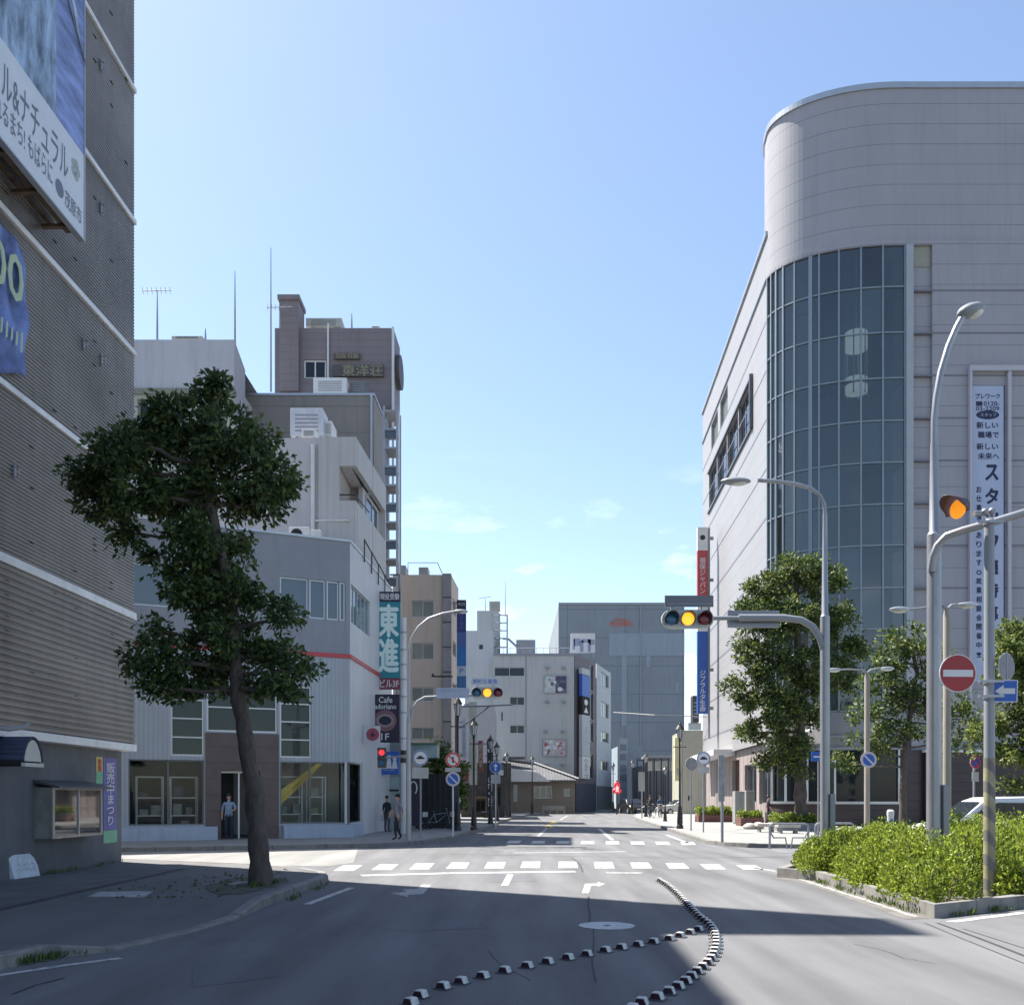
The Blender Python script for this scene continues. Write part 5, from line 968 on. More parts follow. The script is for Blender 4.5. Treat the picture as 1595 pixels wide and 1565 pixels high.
def wiggle(a, b, k=6, amp=.1):
    a, b = Vector(a), Vector(b); out = [a]
    for i in range(1, k): out.append(a.lerp(b, i/k) + Vector((R.uniform(-amp, amp), R.uniform(-amp, amp), R.uniform(-amp, amp)*.5)))
    return out + [b]
def tree(name, label, Z, base_h, trunk, px_clusters, *args, shrink=0, **kw):
    return tree_(name, label, Z, base_h, trunk, [(a, b, max(7, c-shrink), max(7, d-shrink), f_) for a, b, c, d, f_ in px_clusters], *args, **kw)
def tree_(name, label, Z, base_h, trunk, px_clusters, leafm, size, per, seed, limbs=(), r0=.2, sub=.34, subn=26, depth=.8, grp=None, droop=.3, asp=.5):
    """trunk and clusters are given by photo column/row, then stand at distance Z with their own depth"""
    b = Wp(trunk[0][0], trunk[0][1], Z); b.z = base_h; t = thing(name, label, 'tree', b, grp); mb = MB(); path = [Wp(x, y, Z) for x, y in trunk]; path[0].z = base_h - .02
    k = len(path); fine = []
    for i in range(k-1): fine += [path[i].lerp(path[i+1], j/4) + Vector((R.uniform(-.02,.02), R.uniform(-.02,.02), 0)) for j in range(4)]
    fine.append(path[-1]); m = len(fine); rs = [r0*(1.35 if i == 0 else 1.12 if i == 1 else 1)*(1 - .62*i/(m-1)) * R.uniform(.88, 1.12) for i in range(m)]; mb.tube(fine, rs, 14)
    g = random.Random(seed); cl = []
    for cx_, cy_, rx, ry, dy in px_clusters:
        c = Wp(cx_, cy_, Z + dy); cl.append((tuple(c), (rx*Z/F, max(rx, ry)*Z/F*depth, ry*Z/F)))
        near = min(fine, key=lambda q: (q - c).length + (2 if q.z > c.z else 0)); limb(mb, wiggle(near, c, 6, .10), r0*.30, .02, 7)
    mb.build('trunk', m_bark, t, smooth=True)
    P, Nn = clump_points(cl, seed, per, sub, subn); leaves('crown', leafm, t, P, Nn, size, seed+1, droop, asp); return t
lf_dark = leafmat('leaf_camphor', (.028, .052, .026), (.095, .15, .052), .33); lf_dark2 = leafmat('leaf_camphor_young', (.07, .11, .03), (.15, .19, .055), .35)
lf_oak = leafmat('leaf_evergreen', (.026, .05, .02), (.09, .135, .04), .28); lf_oak2 = leafmat('leaf_evergreen_pale', (.10, .145, .03), (.24, .27, .07), .38)
lf_hedge = leafmat('leaf_hedge', (.18, .25, .028), (.40, .47, .065), .4); lf_hedge2 = leafmat('leaf_hedge_deep', (.045, .09, .018), (.19, .25, .04), .33)

tree('street_tree', 'big dark leafy street tree with a leaning trunk on the near left sidewalk', 17.4, .14, [(405,1378), (402,1300), (396,1230), (382,1150), (372,1090), (368,1040), (362,960), (345,870), (330,790), (318,700)],
     [(150,735,50,52,.2), (185,690,50,45,-.5), (165,780,52,50,.6), (210,765,60,55,-.3), (200,835,36,30,.3), (235,690,50,52,.5), (270,640,45,42,-.2), (300,690,60,58,.1), (330,625,38,40,.3), (336,597,17,20,.0), (360,680,52,55,-.5), (405,690,38,45,.3), (425,745,46,50,-.2), (405,785,46,36,.4), (345,760,65,58,0), (280,770,60,58,.7), (300,840,58,45,-.4), (255,875,40,30,.2), (345,880,58,50,.3), (290,915,46,34,-.2), (380,840,32,36,.5), (330,945,52,42,.1), (375,920,40,38,-.2),
      (245,985,42,32,.3), (213,1028,32,28,-.2), (270,1035,55,36,.1), (330,1020,58,50,.3), (300,1072,48,22,.3), (395,1000,40,42,.3), (440,960,40,40,-.2), (425,1020,48,34,.2), (475,1045,34,34,0), (440,1072,48,28,-.3), (385,1065,46,34,.25), (250,1072,38,16,0), (350,985,40,40,-.3)],
     [lf_dark, lf_dark, lf_dark2], .12, 66, 11, r0=.18, sub=.26, subn=100, depth=.9, droop=.45, shrink=11)
tree('street_tree', 'tall dense evergreen tree at the left corner of the big pale store', 46, .5, [(1246,1276), (1247,1240), (1246,1180), (1245,1100), (1242,1000), (1240,900)],
     [(1240,885,52,38,0), (1195,915,45,40,.5), (1285,905,45,40,-.4), (1170,960,42,42,0), (1225,960,60,50,-.6), (1290,970,50,50,.4), (1165,1010,36,36,.3), (1330,1005,34,40,.3), (1200,1030,50,50,-.5), (1270,1040,62,55,-.6), (1155,1075,40,36,0), (1205,1100,55,50,-.5), (1256,1105,40,44,.2), (1318,1050,32,36,-.2), (1170,1140,34,34,.2), (1220,1165,50,42,-.3), (1240,1165,30,36,.1), (1190,1185,30,26,.3), (1240,1200,38,22,0)],
     [lf_oak, lf_oak, lf_oak2], .18, 90, 21, r0=.33, sub=.48, subn=27, depth=.9, droop=.0, shrink=13)
tree('street_tree', 'thin open leafy tree behind the double headed lamp', 37, .15, [(1408,1292), (1406,1240), (1408,1180), (1418,1110), (1428,1050), (1420,1000)],
     [(1410,1000,36,26,0), (1385,1030,34,30,.3), (1435,1025,34,34,-.3), (1370,1065,30,30,0), (1400,1075,36,34,.4), (1440,1075,30,36,0), (1350,1110,28,26,-.2), (1385,1120,32,26,.2), (1425,1130,36,30,-.2), (1460,1110,28,28,.3), (1345,1160,24,20,0), (1322,1190,16,12,.1), (1378,1165,24,20,.3), (1500,1120,30,34,.4), (1480,1160,22,20,0)],
     [lf_oak, lf_oak2, lf_oak], .17, 50, 31, r0=.15, sub=.42, subn=24, depth=.9, droop=.1)
tree('street_tree', 'bright rounded tree crown at the right edge of the photo', 29, .15, [(1620,1330), (1618,1250), (1612,1160), (1608,1080), (1605,1020)],
     [(1590,985,42,28,0), (1570,1015,38,28,-.3), (1605,1030,50,40,.3), (1560,1060,32,28,.2), (1600,1085,50,40,-.3), (1625,1040,50,60,.5), (1570,1120,40,26,.2), (1545,1170,28,20,.2), (1590,1165,40,30,-.2), (1520,1135,28,22,.4), (1575,1225,30,18,-.2), (1630,1150,50,60,0)],
     [lf_oak2, lf_oak2, lf_oak], .14, 75, 41, r0=.2, sub=.36, subn=50, depth=.9, droop=.1, shrink=8)
tree('roadside_tree', 'leafy green tree rising over the dark recess panel beside the beige apartments', 52, .15, [(705,1290), (703,1240), (700,1200), (695,1180)], [(690,1175,24,18,0), (668,1190,22,18,.4), (706,1195,16,22,0), (680,1205,26,18,-.3), (700,1225,20,20,0), (716,1240,10,24,0)], [lf_oak, lf_oak2], .2, 60, 51, r0=.1, sub=.5, subn=30, depth=.8, droop=.0)

# clipped hedge on the island
hm = Vector((10.2, 19.6, .14)); hedge_ = thing('island_hedge', 'bright green leafy hedge filling the kerbed island', 'hedge', hm)
hp = [(p.x, p.y) for p in inn]; hc = (sum(p[0] for p in hp)/len(hp), sum(p[1] for p in hp)/len(hp))
def inside(x, y):
    c = False; j = len(hp) - 1
    for i in range(len(hp)):
        if (hp[i][1] > y) != (hp[j][1] > y) and x < (hp[j][0]-hp[i][0])*(y-hp[i][1])/(hp[j][1]-hp[i][1]) + hp[i][0]: c = not c
        j = i
    return c
def edge_d(x, y):
    best = 9
    for i in range(len(hp)):
        a, b = Vector(hp[i-1]), Vector(hp[i]); p = Vector((x, y)); t = max(0, min(1, (p-a).dot(b-a)/(b-a).length_squared)); best = min(best, (p - a.lerp(b, t)).length)
    return best
gr = np.random.default_rng(5); bushes = []
while len(bushes) < 175:
    x, y = gr.uniform(5.7, 15.5), gr.uniform(13.8, 24.6)
    if x > 12.5 and gr.random() < .6: continue
    if inside(x, y):
        d = edge_d(x, y); h = min(1.02, .52 + .75*d) * gr.uniform(.86, 1.08) * (1 + .26*min(1, max(0, (x-7)/3)) * min(1, d))
        if y > 20.5: h *= .9
        bushes.append((x, y, h, d))
mb = MB(); P, Nn = [], []
for x, y, h, d in bushes:
    w = gr.uniform(.34, .52) if d > .3 else gr.uniform(.26, .36)
    for k in range(3): an = gr.uniform(0, 6.28); mb.tube([(x, y, .12), (x+math.cos(an)*w*.4, y+math.sin(an)*w*.4, .12+h*.55), (x+math.cos(an)*w*.7, y+math.sin(an)*w*.7, .12+h*.9)], [.014,.009,.004], 5)
    n = int(1100 * (w/.4)**2); p = gr.normal(0, 1, (n, 3)); p /= np.linalg.norm(p, axis=1)[:, None]; p[:, 2] = np.abs(p[:, 2])*1.0 - .12*(gr.random(n) < .3); rr = gr.uniform(.45, 1.0, n)[:, None]**.6
    q = p * rr * np.array([w, w, h]) + np.array([x, y, .14]); lob = .10*np.sin(q[:, 0]*9 + y*3)*np.sin(q[:, 1]*8 + x*5); q[:, 2] = np.maximum(.16, q[:, 2] + lob*(q[:, 2] > .5)); P.append(q); Nn.append(p + np.array([0, 0, .55]))
    if gr.random() < .09 and d > .6:                  # shoots standing above the clipped top
        n = 34; q = np.array([x, y, .14+h]) + gr.normal(0, 1, (n, 3))*np.array([.07,.07,.0]) + np.array([0,0,1])*gr.uniform(-.1, .26, n)[:, None]; P.append(q); Nn.append(gr.normal(0, 1, (n, 3))*.8 + np.array([0,0,.8]))
struct(mb.build('stem', m_bark, hedge_), 'stuff'); leaves('foliage', [lf_hedge, lf_hedge, lf_hedge2], hedge_, np.concatenate(P), np.concatenate(Nn), .064, 77, .0, .55, .7)

def shrub_box(px0, px1, py0, py1, Z, label, boxm, hb=.45, dep=1.2):
    x0, x1 = xat(px0, Z), xat(px1, Z); t = thing('planter_bed', label, 'planter', ((x0+x1)/2, Z+dep/2, .15)); mb = MB(); mb.box(x0, x1, Z, Z+dep, .13, .15+hb); mb.build('planter_wall', boxm, t, bevel=.02)
    h = zat(py0, Z) - .15 - hb; n = int(900*(x1-x0)*dep); g = np.random.default_rng(int(px0)); p = np.stack([g.uniform(x0+.05, x1-.05, n), g.uniform(Z+.05, Z+dep-.05, n), .15+hb-.03+g.uniform(0, 1, n)**.7*max(.2, h)], 1); p[:, 2] -= .15*np.abs(np.sin(p[:, 0]*4))
    leaves('shrub', [lf_hedge, lf_hedge2, lf_oak2], t, p, g.normal(0, 1, (n, 3)) + np.array([0,0,.6]), .16, int(px0)+3, .0)
m_redb = lines(mat('red_brick', (.14,.05,.045), .7, var=.2, scale=3), 2, .12, .015, (.2,.17,.15))
shrub_box(1088, 1142, 1255, 1272, 60, 'low red brick planter with bright shrubs past the grey cabinets', m_redb); shrub_box(1154, 1190, 1262, 1275, 52, 'red brick planter with low shrubs beside the walking person', m_redb); shrub_box(1210, 1278, 1266, 1276, 45.3, 'planter bed at the foot of the tall evergreen tree', MC['band_grey'], .35, 1.6)

# ------------------------------------------------------------------ lamps, signals, signs
def streetlight(px, py0, Z, top, heads, label, r=.09, base=None, arm_r=.045, thick=None):
    """steel street light: pole with curved arm(s) given as photo points at the same distance"""
    x = xat(px, Z); zb = base if base is not None else zat(py0, Z); t = thing('street_light', label, 'street light', (x, Z, zb)); mb = MB(); zt = zat(top, Z)
    if thick: zk_ = zat(thick, Z); mb.tube([(x,Z,zb), (x,Z,zk_)], [r*1.02, r*.95], 14); mb.tube([(x,Z,zk_), (x,Z,zk_+.06), (x,Z,zt)], [r*.95, r*.68, arm_r*1.15], 14)
    else: mb.tube([(x,Z,zb), (x,Z,zb+(zt-zb)*.5), (x,Z,zt)], [r, r*.85, arm_r*1.1], 14)
    mb.tube([(x,Z,zb), (x,Z,zb+.02)], r*1.8, 14); mb.build('pole', m_steel, t, smooth=True)
    for pts, head in heads:
        mb = MB(); mb.tube([Vector((x, Z, zt))] + [Wp(a, b, Z) for a, b in pts], arm_r, 10); mb.build('arm', m_steel, t, smooth=True)
        (hx, hy, lx_, lz_, tilt) = head; c = Wp(hx, hy, Z); Mx = Matrix.Rotation(tilt, 3, 'Y')
        mb = MB(); mb.ball(c, lx_, .17, lz_, 14, M=Mx); o = mb.build('luminaire', m_gray, t, smooth=True); mb = MB(); mb.ball(c + Mx @ Vector((.06,0,-lz_*.45)), lx_*.6, .13, lz_*.75, 12, M=Mx); mb.build('lamp_cover', mat('lamp_cover', (.6,.6,.58), .2), o, smooth=True)
    return t
SLA = t = streetlight(1455, 1370, 16.6, 690, [([(1455,655), (1458,620), (1465,580), (1477,540), (1490,510), (1500,492)], (1512,484,.24,.12,-.25))], 'tall street light with a big oval head standing in the hedge, nearest pole but one', .125, .14, .055, thick=833)
x = xat(1469, 16.55); mb = MB(); mb.box(x-.03, x+.07, 16.46, 16.6, zat(1300,16.6), zat(1222,16.6)); mb.build('control_box', m_gray, t, bevel=.01)
SLB = t = streetlight(1285, 1345, 22.6, 800, [([(1284,785), (1278,772), (1264,761), (1240,754), (1210,750), (1180,748)], (1146,749.5,.36,.085,.0))], 'street light and signal pole at the hedge tip with a long arm to the left', .115, .0, .045, thick=960)
mb = MB(); x = xat(1296, 22.5); mb.box(x-.05, x+.06, 22.44, 22.6, .3, zat(1236,22.5)); mb.build('control_box', m_gray, t, bevel=.01)
# weeds in the gutters and kerb joints
wp = []
for (x0, y0), (x1, y1), n_ in (((-5.15,9.9), (-4.75,10.75), 26), ((5.98,14.2), (6.22,19.6), 34), ((6.3,13.95), (7.9,15.0), 16), ((-3.72,15.5), (-3.6,19.2), 10), ((-9.5,19.5), (-9.45,23.4), 14), ((-4.6,16.8), (-4.2,18.2), 16)):
    for k in range(n_):
        f_ = R.random(); x, y = x0+(x1-x0)*f_ + R.uniform(-.05,.05), y0+(y1-y0)*f_ + R.uniform(-.05,.05); z = .15 if (x < -4.15 and y > 15 or x < -9) else .0
        for q in range(R.randint(5, 14)): wp.append((x + R.gauss(0,.03), y + R.gauss(0,.03), z))
wn = np.random.default_rng(8).normal(0, .5, (len(wp), 3)) + np.array([0,0,1.3]); o = leaves('weeds', [lf_oak, lf_hedge2], None, np.array(wp), wn, .10, 9, -.3, .16, .35); o['kind'] = 'stuff'; o['label'] = 'small green weeds growing along the kerb joints'
g_ = np.random.default_rng(12); n_ = 170; fx_ = np.stack([-4.7 - np.abs(g_.normal(0, 1.1, n_)), g_.normal(17.6, 1.7, n_), np.full(n_, .160)], 1); fx_[:, 1] = np.clip(fx_[:, 1], 15.2, 21)
o = leaves('fallen_leaves', [mat('dry_leaf', (.10,.075,.035), .8, var=.3, scale=9), lf_dark2], None, fx_, np.stack([g_.normal(0,1,n_), g_.normal(0,1,n_), np.full(n_,.02)], 1), .075, 13, .0, .5, .02); o['kind'] = 'stuff'; o['label'] = 'dry fallen leaves scattered round the leaning tree'
m_conc = mat('buff_pole', (.30,.27,.23), .7, .1, var=.1)
def twin(px, top, Z, l, r_, label, base=.15, m=None):
    x = xat(px, Z); zt = zat(top, Z); t = thing('twin_lamp', label, 'street light', (x, Z, base)); mb = MB(); mb.tube([(x,Z,base), (x,Z,zt-.2), (x,Z,zt)], [.10,.09,.05], 12); mb.build('pole', m or m_conc, t, smooth=True)
    for px2, py2 in (l, r_):
        e = Wp(px2, py2, Z); s = 1 if e.x > x else -1; mb = MB(); mb.tube([(x,Z,zt-.05), (x+s*.12,Z,zt+.06), ((x+e.x)/2,Z,e.z+.02), (e.x-s*.35,Z,e.z)], [.04,.035,.03,.03], 8); mb.build('arm', m_gray, t, smooth=True)
        mb = MB(); mb.ball((e.x-s*.16,Z,e.z), .26, .11, .07, 12); o = mb.build('luminaire', m_alu, t, smooth=True); mb = MB(); mb.ball((e.x-s*.16,Z,e.z-.03), .2, .09, .06, 10); mb.build('lamp_cover', MC['lamp_cover'], o, smooth=True)
    return t
TW = twin(1350.5, 1046, 33.5, (1292,1043), (1389,1041), 'double headed lamp carrying a round blue no parking sign')
twin(1475, 946, 23.2, (1391,949), (1517,942), 'taller double headed lamp behind the red no entry sign', .2)

m_lens = {'g': mat('lens_blue', (.02,.10,.22), .2, var=0), 'y': mat('lens_amber_lit', (1.0,.38,.03), .3, emit=.66, var=0), 'r': mat('lens_red_dark', (.16,.012,.03), .2, var=0)}
m_hous = mat('signal_housing', (.42,.44,.42), .5, var=.06); m_vis = mat('visor_dark', (.05,.05,.055), .6, var=.1)
def signal(label, c, w=1.22, cols='gyr', yaw=0., group=None):
    t = thing('traffic_signal', label, 'traffic signal', (0,0,0)); n = len(cols); mb = MB(); h = .43; p = []
    for k in range(9): a = -math.pi/2 + math.pi*k/8; p.append((w/2 - h/2 + h/2*math.cos(a), 0, h/2*math.sin(a)))
    for k in range(9): a = math.pi/2 + math.pi*k/8; p.append((-w/2 + h/2 + h/2*math.cos(a), 0, h/2*math.sin(a)))
    mb.ext(p, (0,.15,0)); mb.build('housing', m_hous, t, bevel=.015)
    for i, ch in enumerate(cols):
        x = (i - (n-1)/2) * .385; mb = MB(); mb.ball((x,.0,0), .15, .035, .15, 18); o = mb.build('lens', m_lens[ch], t, smooth=True)
        mb = MB(); k = 16; vs = []
        for j in range(k+1):
            a = -.9 + (math.pi + 1.8)*j/k; dpt = .30*(.28 + .72*max(0, math.sin(a))); vs += [(x+.165*math.cos(a), 0, .165*math.sin(a)), (x+.17*math.cos(a), -dpt, .17*math.sin(a)-.02)]
        mb.add(vs, [(2*j, 2*j+2, 2*j+3, 2*j+1) for j in range(k)]); v = mb.build('visor', m_vis, o, smooth=True); s = v.modifiers.new('thick', 'SOLIDIFY'); s.thickness = .008
    t.location = c; t.rotation_euler = (0, 0, yaw); return t
Zs = 22.6; signal('traffic signal with amber lit on the long arm of the hedge tip pole', Wp(1071.5,963.5,Zs-.1))
t = SLB; mb = MB(); mb.tube([Wp(1284,1015,Zs), Wp(1278,995,Zs), Wp(1266,976,Zs), Wp(1248,965.5,Zs), Wp(1220,962,Zs), Wp(1150,962,Zs)], .085, 12); mb.tube([Wp(1150,962.5,Zs), Wp(1106,962.5,Zs)], .05, 10); mb.build('signal_arm', m_gray, t, smooth=True)
for a in (1046, 1092): mb = MB(); mb.box(xat(a,Zs)-.02, xat(a,Zs)+.02, Zs-.02, Zs+.05, zat(960,Zs), zat(943,Zs)); mb.build('board_clamp', m_gray, t)
T = thing('name_board', 'grey name board above the nearer traffic signal', 'sign', Wp(1072,937,Zs)); mb = MB(); mb.box(xat(1035,Zs), xat(1110.5,Zs), Zs-.06, Zs-.02, zat(945.5,Zs), zat(928,Zs)); mb.build('board', mat('board_grey', (.15,.16,.18), .5, var=.06), T); mb = MB(); mb.box(xat(1038,Zs), xat(1108,Zs), Zs-.068, Zs-.06, zat(942,Zs), zat(940,Zs)); mb.build('text_rule', m_gray, T)
T = thing('arm_board', 'blank grey sign board behind the arm of the nearer signal', 'sign', Wp(1174,962,Zs)); mb = MB(); mb.box(xat(1134,Zs), xat(1215,Zs), Zs+.1, Zs+.14, zat(976,Zs), zat(950,Zs)); mb.build('board', mat('board_back', (.24,.25,.30), .5, .2), T)
mb = MB(); mb.box(xat(1134,Zs), xat(1215,Zs), Zs+.04, Zs+.1, zat(958,Zs), zat(950,Zs)); mb.box(xat(1134,Zs), xat(1215,Zs), Zs+.04, Zs+.1, zat(976,Zs), zat(971,Zs)); mb.build('stiffener', m_gray, T)

# hedge sign post: pole, no entry disc, arrow plate, amber beacon on the curved arm
Zp = 15.6; xp = xat(1541, Zp); PL = thing('sign_post', 'grey steel sign post with rusty yellow base standing in the hedge', 'post', (xp, Zp, .14)); mb = MB(); zr_ = zat(1180, Zp); mb.tube([(xp,Zp,zr_), (xp,Zp,zat(812,Zp))], [.085,.08], 14); mb.ball((xp,Zp,zat(812,Zp)), .08, .08, .05, 10); mb.build('pole', m_gray, PL, smooth=True)
m_ry = lines(mat('worn_yellow_coat', (.27,.25,.16), .8, var=.35, scale=5, stretch=(1,1,.6), dirt=.6), (.75, .2, .66), .26, .12, (.15,.145,.14), depth=False); mb = MB(); mb.tube([(xp,Zp,.12), (xp,Zp,zr_)], [.092,.09], 14); mb.build('lower_pole', m_ry, PL, smooth=True)
mb = MB()
for y in (1062, 1085, 815): z = zat(y, Zp); mb = MB(); mb.tube([(xp,Zp,z-.03), (xp,Zp,z+.03)], .1, 14); mb.box(xp-.22, xp+.18, Zp-.13, Zp-.08, z-.02, z+.02); mb.build('clamp', m_steel, PL)
def disc_sign(name, label, c, r, kind, yaw=0., pole=None, plate=None, group=None, polem=None):
    """round Japanese road sign on its own post when pole is a ground height"""
    t = thing(name, label, 'road sign', (0,0,0), group); mb = MB(); n = (0,-1,0)
    if pole is not None: mb.tube([(0,.05,pole-c.z), (0,.05,r*.9)], .034, 9); mb.build('post', polem or m_gray, t, smooth=True); mb = MB()
    mb.disc((0,0,0), r, n, .012, 32); mb.build('disc', m_white, t)
    def ring(r1, r2, m, nm, y=-.014):
        mb = MB(); k = 36; vs = []
        for i in range(k): a = 2*math.pi*i/k; vs += [(r1*math.cos(a), y, r1*math.sin(a)), (r2*math.cos(a), y, r2*math.sin(a))]
        mb.add(vs, [(2*i, 2*((i+1)%k), 2*((i+1)%k)+1, 2*i+1) for i in range(k)]); return mb.build(nm, m, t)
    def bar(w, h, ang, m, nm, y=-.020, x0=0, z0=0):
        mb = MB(); mb.box(-w/2, w/2, y, y+.005, -h/2, h/2, M=Matrix.Translation((x0,0,z0)) @ Matrix.Rotation(ang, 4, 'Y')); return mb.build(nm, m, t)
    if kind == 'noentry': mb = MB(); mb.disc((0,-.012,0), r*.95, n, .003, 36); mb.build('red_field', mat('deep_sign_red', (.30,.018,.022), .45), t); bar(r*1.62, r*.36, 0, m_white, 'white_bar')
    if kind in ('nopark', 'nostop'):
        mb = MB(); mb.disc((0,-.012,0), r*.80, n, .003, 32); mb.build('blue_field', m_blue, t); ring(r*.72, r*.97, mat('faded_ring', (.46,.42,.44), .5) if kind == 'nopark' else m_red, 'ring', -.017); bar(r*1.5, r*.16, .785, m_white if kind == 'nopark' else m_red, 'slash')
    if kind == 'prohibit': ring(r*.74, r*.97, m_red, 'ring'); bar(r*1.6, r*.16, .785, m_red, 'slash'); bar(r*.22, r*.8, 0, m_navy, 'figure', -.016)
    if kind == 'blue': mb = MB(); mb.disc((0,-.012,0), r*.93, n, .003, 32); mb.build('blue_field', m_blue, t); mb = MB(); mb.ext([(-r*.12,-.017,-r*.6), (r*.12,-.017,-r*.6), (r*.12,-.017,r*.1), (r*.4,-.017,r*.1), (0,-.017,r*.65), (-r*.4,-.017,r*.1), (-r*.12,-.017,r*.1)], (0,-.004,0)); mb.build('arrow', m_white, t)
    if kind == 'car': ring(r*.80, r*.97, m_blue if False else mat('steel_blue', (.12,.2,.4), .5), 'ring'); mb = MB(); mb.ext([(-r*.5,-.016,-r*.15), (r*.5,-.016,-r*.15), (r*.55,-.016,r*.02), (r*.3,-.016,r*.08), (r*.15,-.016,r*.26), (-r*.2,-.016,r*.26), (-r*.38,-.016,r*.06), (-r*.55,-.016,r*.0)], (0,-.004,0)); mb.build('car_symbol', m_navy, t)
    if kind == 'back': mb = MB(); mb.disc((0,-.012,0), r*.96, n, .003, 32); mb.build('sign_back', mat('sign_grey', (.22,.22,.23), .6, .3, var=.2, scale=8), t); bar(r*.12, r*2.3, 0, m_gray, 'strut')
    if plate: mb = MB(); w, h, dz = plate; mb.box(-w/2, w/2, -.012, .0, -dz-h/2, -dz+h/2); mb.build('plate', mat('plate_dull', (.36,.37,.37), .6, var=.15), t)
    t.location = c; t.rotation_euler = (0,0,yaw); return t
disc_sign('no_entry_sign', 'round red no entry sign with a white bar on the hedge post', Wp(1491.5,1048.5,Zp-.15), .305, 'noentry', .06)
disc_sign('side_facing_sign', 'round sign turned nearly edge on above the blue arrow plate', Wp(1567,1038,Zp+.0), .22, 'back', .55)
T = thing('arrow_plate', 'blue plate with a white left arrow on the hedge post', 'road sign', (0,0,0)); mb = MB(); mb.box(-.19,.19,0,.012,-.18,.18); mb.build('plate', m_white, T); mb = MB(); mb.box(-.175,.175,-.004,0,-.165,.165); mb.build('blue_field', m_blue, T)
mb = MB(); mb.ext([(.15,-.009,-.045), (.15,-.009,.045), (-.02,-.009,.045), (-.02,-.009,.1), (-.145,-.009,0), (-.02,-.009,-.1), (-.02,-.009,-.045)], (0,.004,0)); mb.build('arrow', m_white, T); T.location = Wp(1565,1076,Zp-.1); T.rotation_euler = (0,.03,-.25)
mb = MB(); mb.tube([Wp(1549,1038,Zp), Wp(1562,1038,Zp)], .015, 6); mb.tube([Wp(1549,1083,Zp), Wp(1556,1083,Zp)], .015, 6); tag(mb.build('sign_bracket', m_steel), 'thin bracket holding the edge on sign and arrow plate', 'bracket')
T = thing('amber_beacon', 'hooded amber signal seen from the side, lit, above the sign post', 'traffic signal', (0,0,0)); mb = MB(); mb.lathe([(.0,-.02), (.16,-.02), (.19,0), (.19,.12), (.13,.2), (.08,.34), (.0,.36)], (0,0,0), 18)
Mb = Matrix.Rotation(math.radians(90), 4, 'X'); mb.v = [tuple(Mb @ Vector((v[0], v[1], -v[2]))) for v in mb.v]; mb.build('housing', m_hous, T, smooth=True); mb = MB(); mb.ball((0,.0,0), .155, .05, .155, 18); o = mb.build('lens', mat('lens_orange', (.85,.28,.02), .25, emit=.38, var=0), T, smooth=True)
mb = MB(); vs = []
for j in range(21):
    a = -.35 + (math.pi+.7)*j/20; vs += [(.2*math.cos(a), .04, .2*math.sin(a)), (.205*math.cos(a), -.05-.27*max(0, math.sin(a))**.7, .205*math.sin(a)-.02)]
mb.add(vs, [(2*j, 2*j+2, 2*j+3, 2*j+1) for j in range(20)]); v = mb.build('visor', mat('visor_plum', (.09,.05,.055), .5), o, smooth=True); s = v.modifiers.new('thick', 'SOLIDIFY'); s.thickness = .008
T.location = Wp(1492,793,15.75); T.rotation_euler = (0,0,math.radians(-64))
Za = 16.2; T = SLA; mb = MB(); mb.tube([Wp(1450,890,16.5), Wp(1453,868,16.45), Wp(1460,850,16.4), Wp(1474,835,16.3), Wp(1500,826,16.2), Wp(1540,815,16.0), Wp(1600,797,15.8), Wp(1700,768,15.5)], .066, 12); mb.build('beacon_arm', m_steel, T, smooth=True)
mb = MB(); mb.tube([Wp(1517,800,15.75), Wp(1536,799,15.8)], .045, 8); mb.tube([Wp(1540,806,15.7), Wp(1540,826,15.7)], .075, 10); mb.ball(Wp(1534,797,15.75), .06,.06,.06, 10); mb.ball(Wp(1545,796,15.8), .06,.06,.06, 10); mb.build('beacon_clamp', m_steel, T, smooth=True)

# far-left lamp with its signal, name plates and signs
Zq = 35; SLC = streetlight(636.5, 1308, Zq, 1040, [([(637,1015), (641,994), (652,976), (668,963), (690,955.5), (708,952.5)], (718,952,.26,.07,.03))], 'curved street light on the far left sidewalk corner', .105, .15, .05)
T = SLC; mb = MB(); mb.tube([Wp(638,1125,Zq), Wp(642,1105,Zq), Wp(650,1092,Zq), Wp(662,1085.5,Zq), Wp(740,1082,Zq)], .05, 9); mb.build('signal_arm', m_gray, T, smooth=True)
signal('traffic signal with amber lit on the farther slender arm', Wp(759,1078.5,Zq-.1), 1.2)
T = thing('street_name_plate', 'pale blue street name plate on the farther arm', 'sign', Wp(706,1079,Zq)); mb = MB(); mb.box(xat(680,Zq), xat(731,Zq), Zq-.09, Zq-.06, zat(1087.5,Zq), zat(1071.5,Zq)); mb.build('plate', mat('plate_blue', (.30,.36,.48), .5), T)
text('茂原駅前通り', T, (xat(705,Zq), Zq-.09, zat(1076,Zq)), (1,0,0), UP, 1.0, .15, MC['motif_grey']); text('Mobara Eki', T, (xat(706,Zq), Zq-.09, zat(1083.5,Zq)), (1,0,0), UP, .8, .1, MC['motif_grey'])
T = thing('crossing_name_plate', 'white crossing name plate above the farther signal', 'sign', Wp(755,1061.5,Zq)); mb = MB(); mb.box(xat(734,Zq), xat(777,Zq), Zq-.09, Zq-.06, zat(1066.5,Zq), zat(1056,Zq)); mb.build('plate', mat('plate_pale', (.42,.46,.52), .5), T); text('栄町五差路', T, (xat(755.5,Zq), Zq-.09, zat(1061.2,Zq)), (1,0,0), UP, .88, .16, m_blue)
mb = MB()
for a in (744, 768): mb.box(xat(a,Zq)-.015, xat(a,Zq)+.015, Zq-.06, Zq+.02, zat(1075,Zq), zat(1060,Zq))
tag(mb.build('plate_bracket', m_gray), 'pair of struts under the crossing name plate', 'bracket')
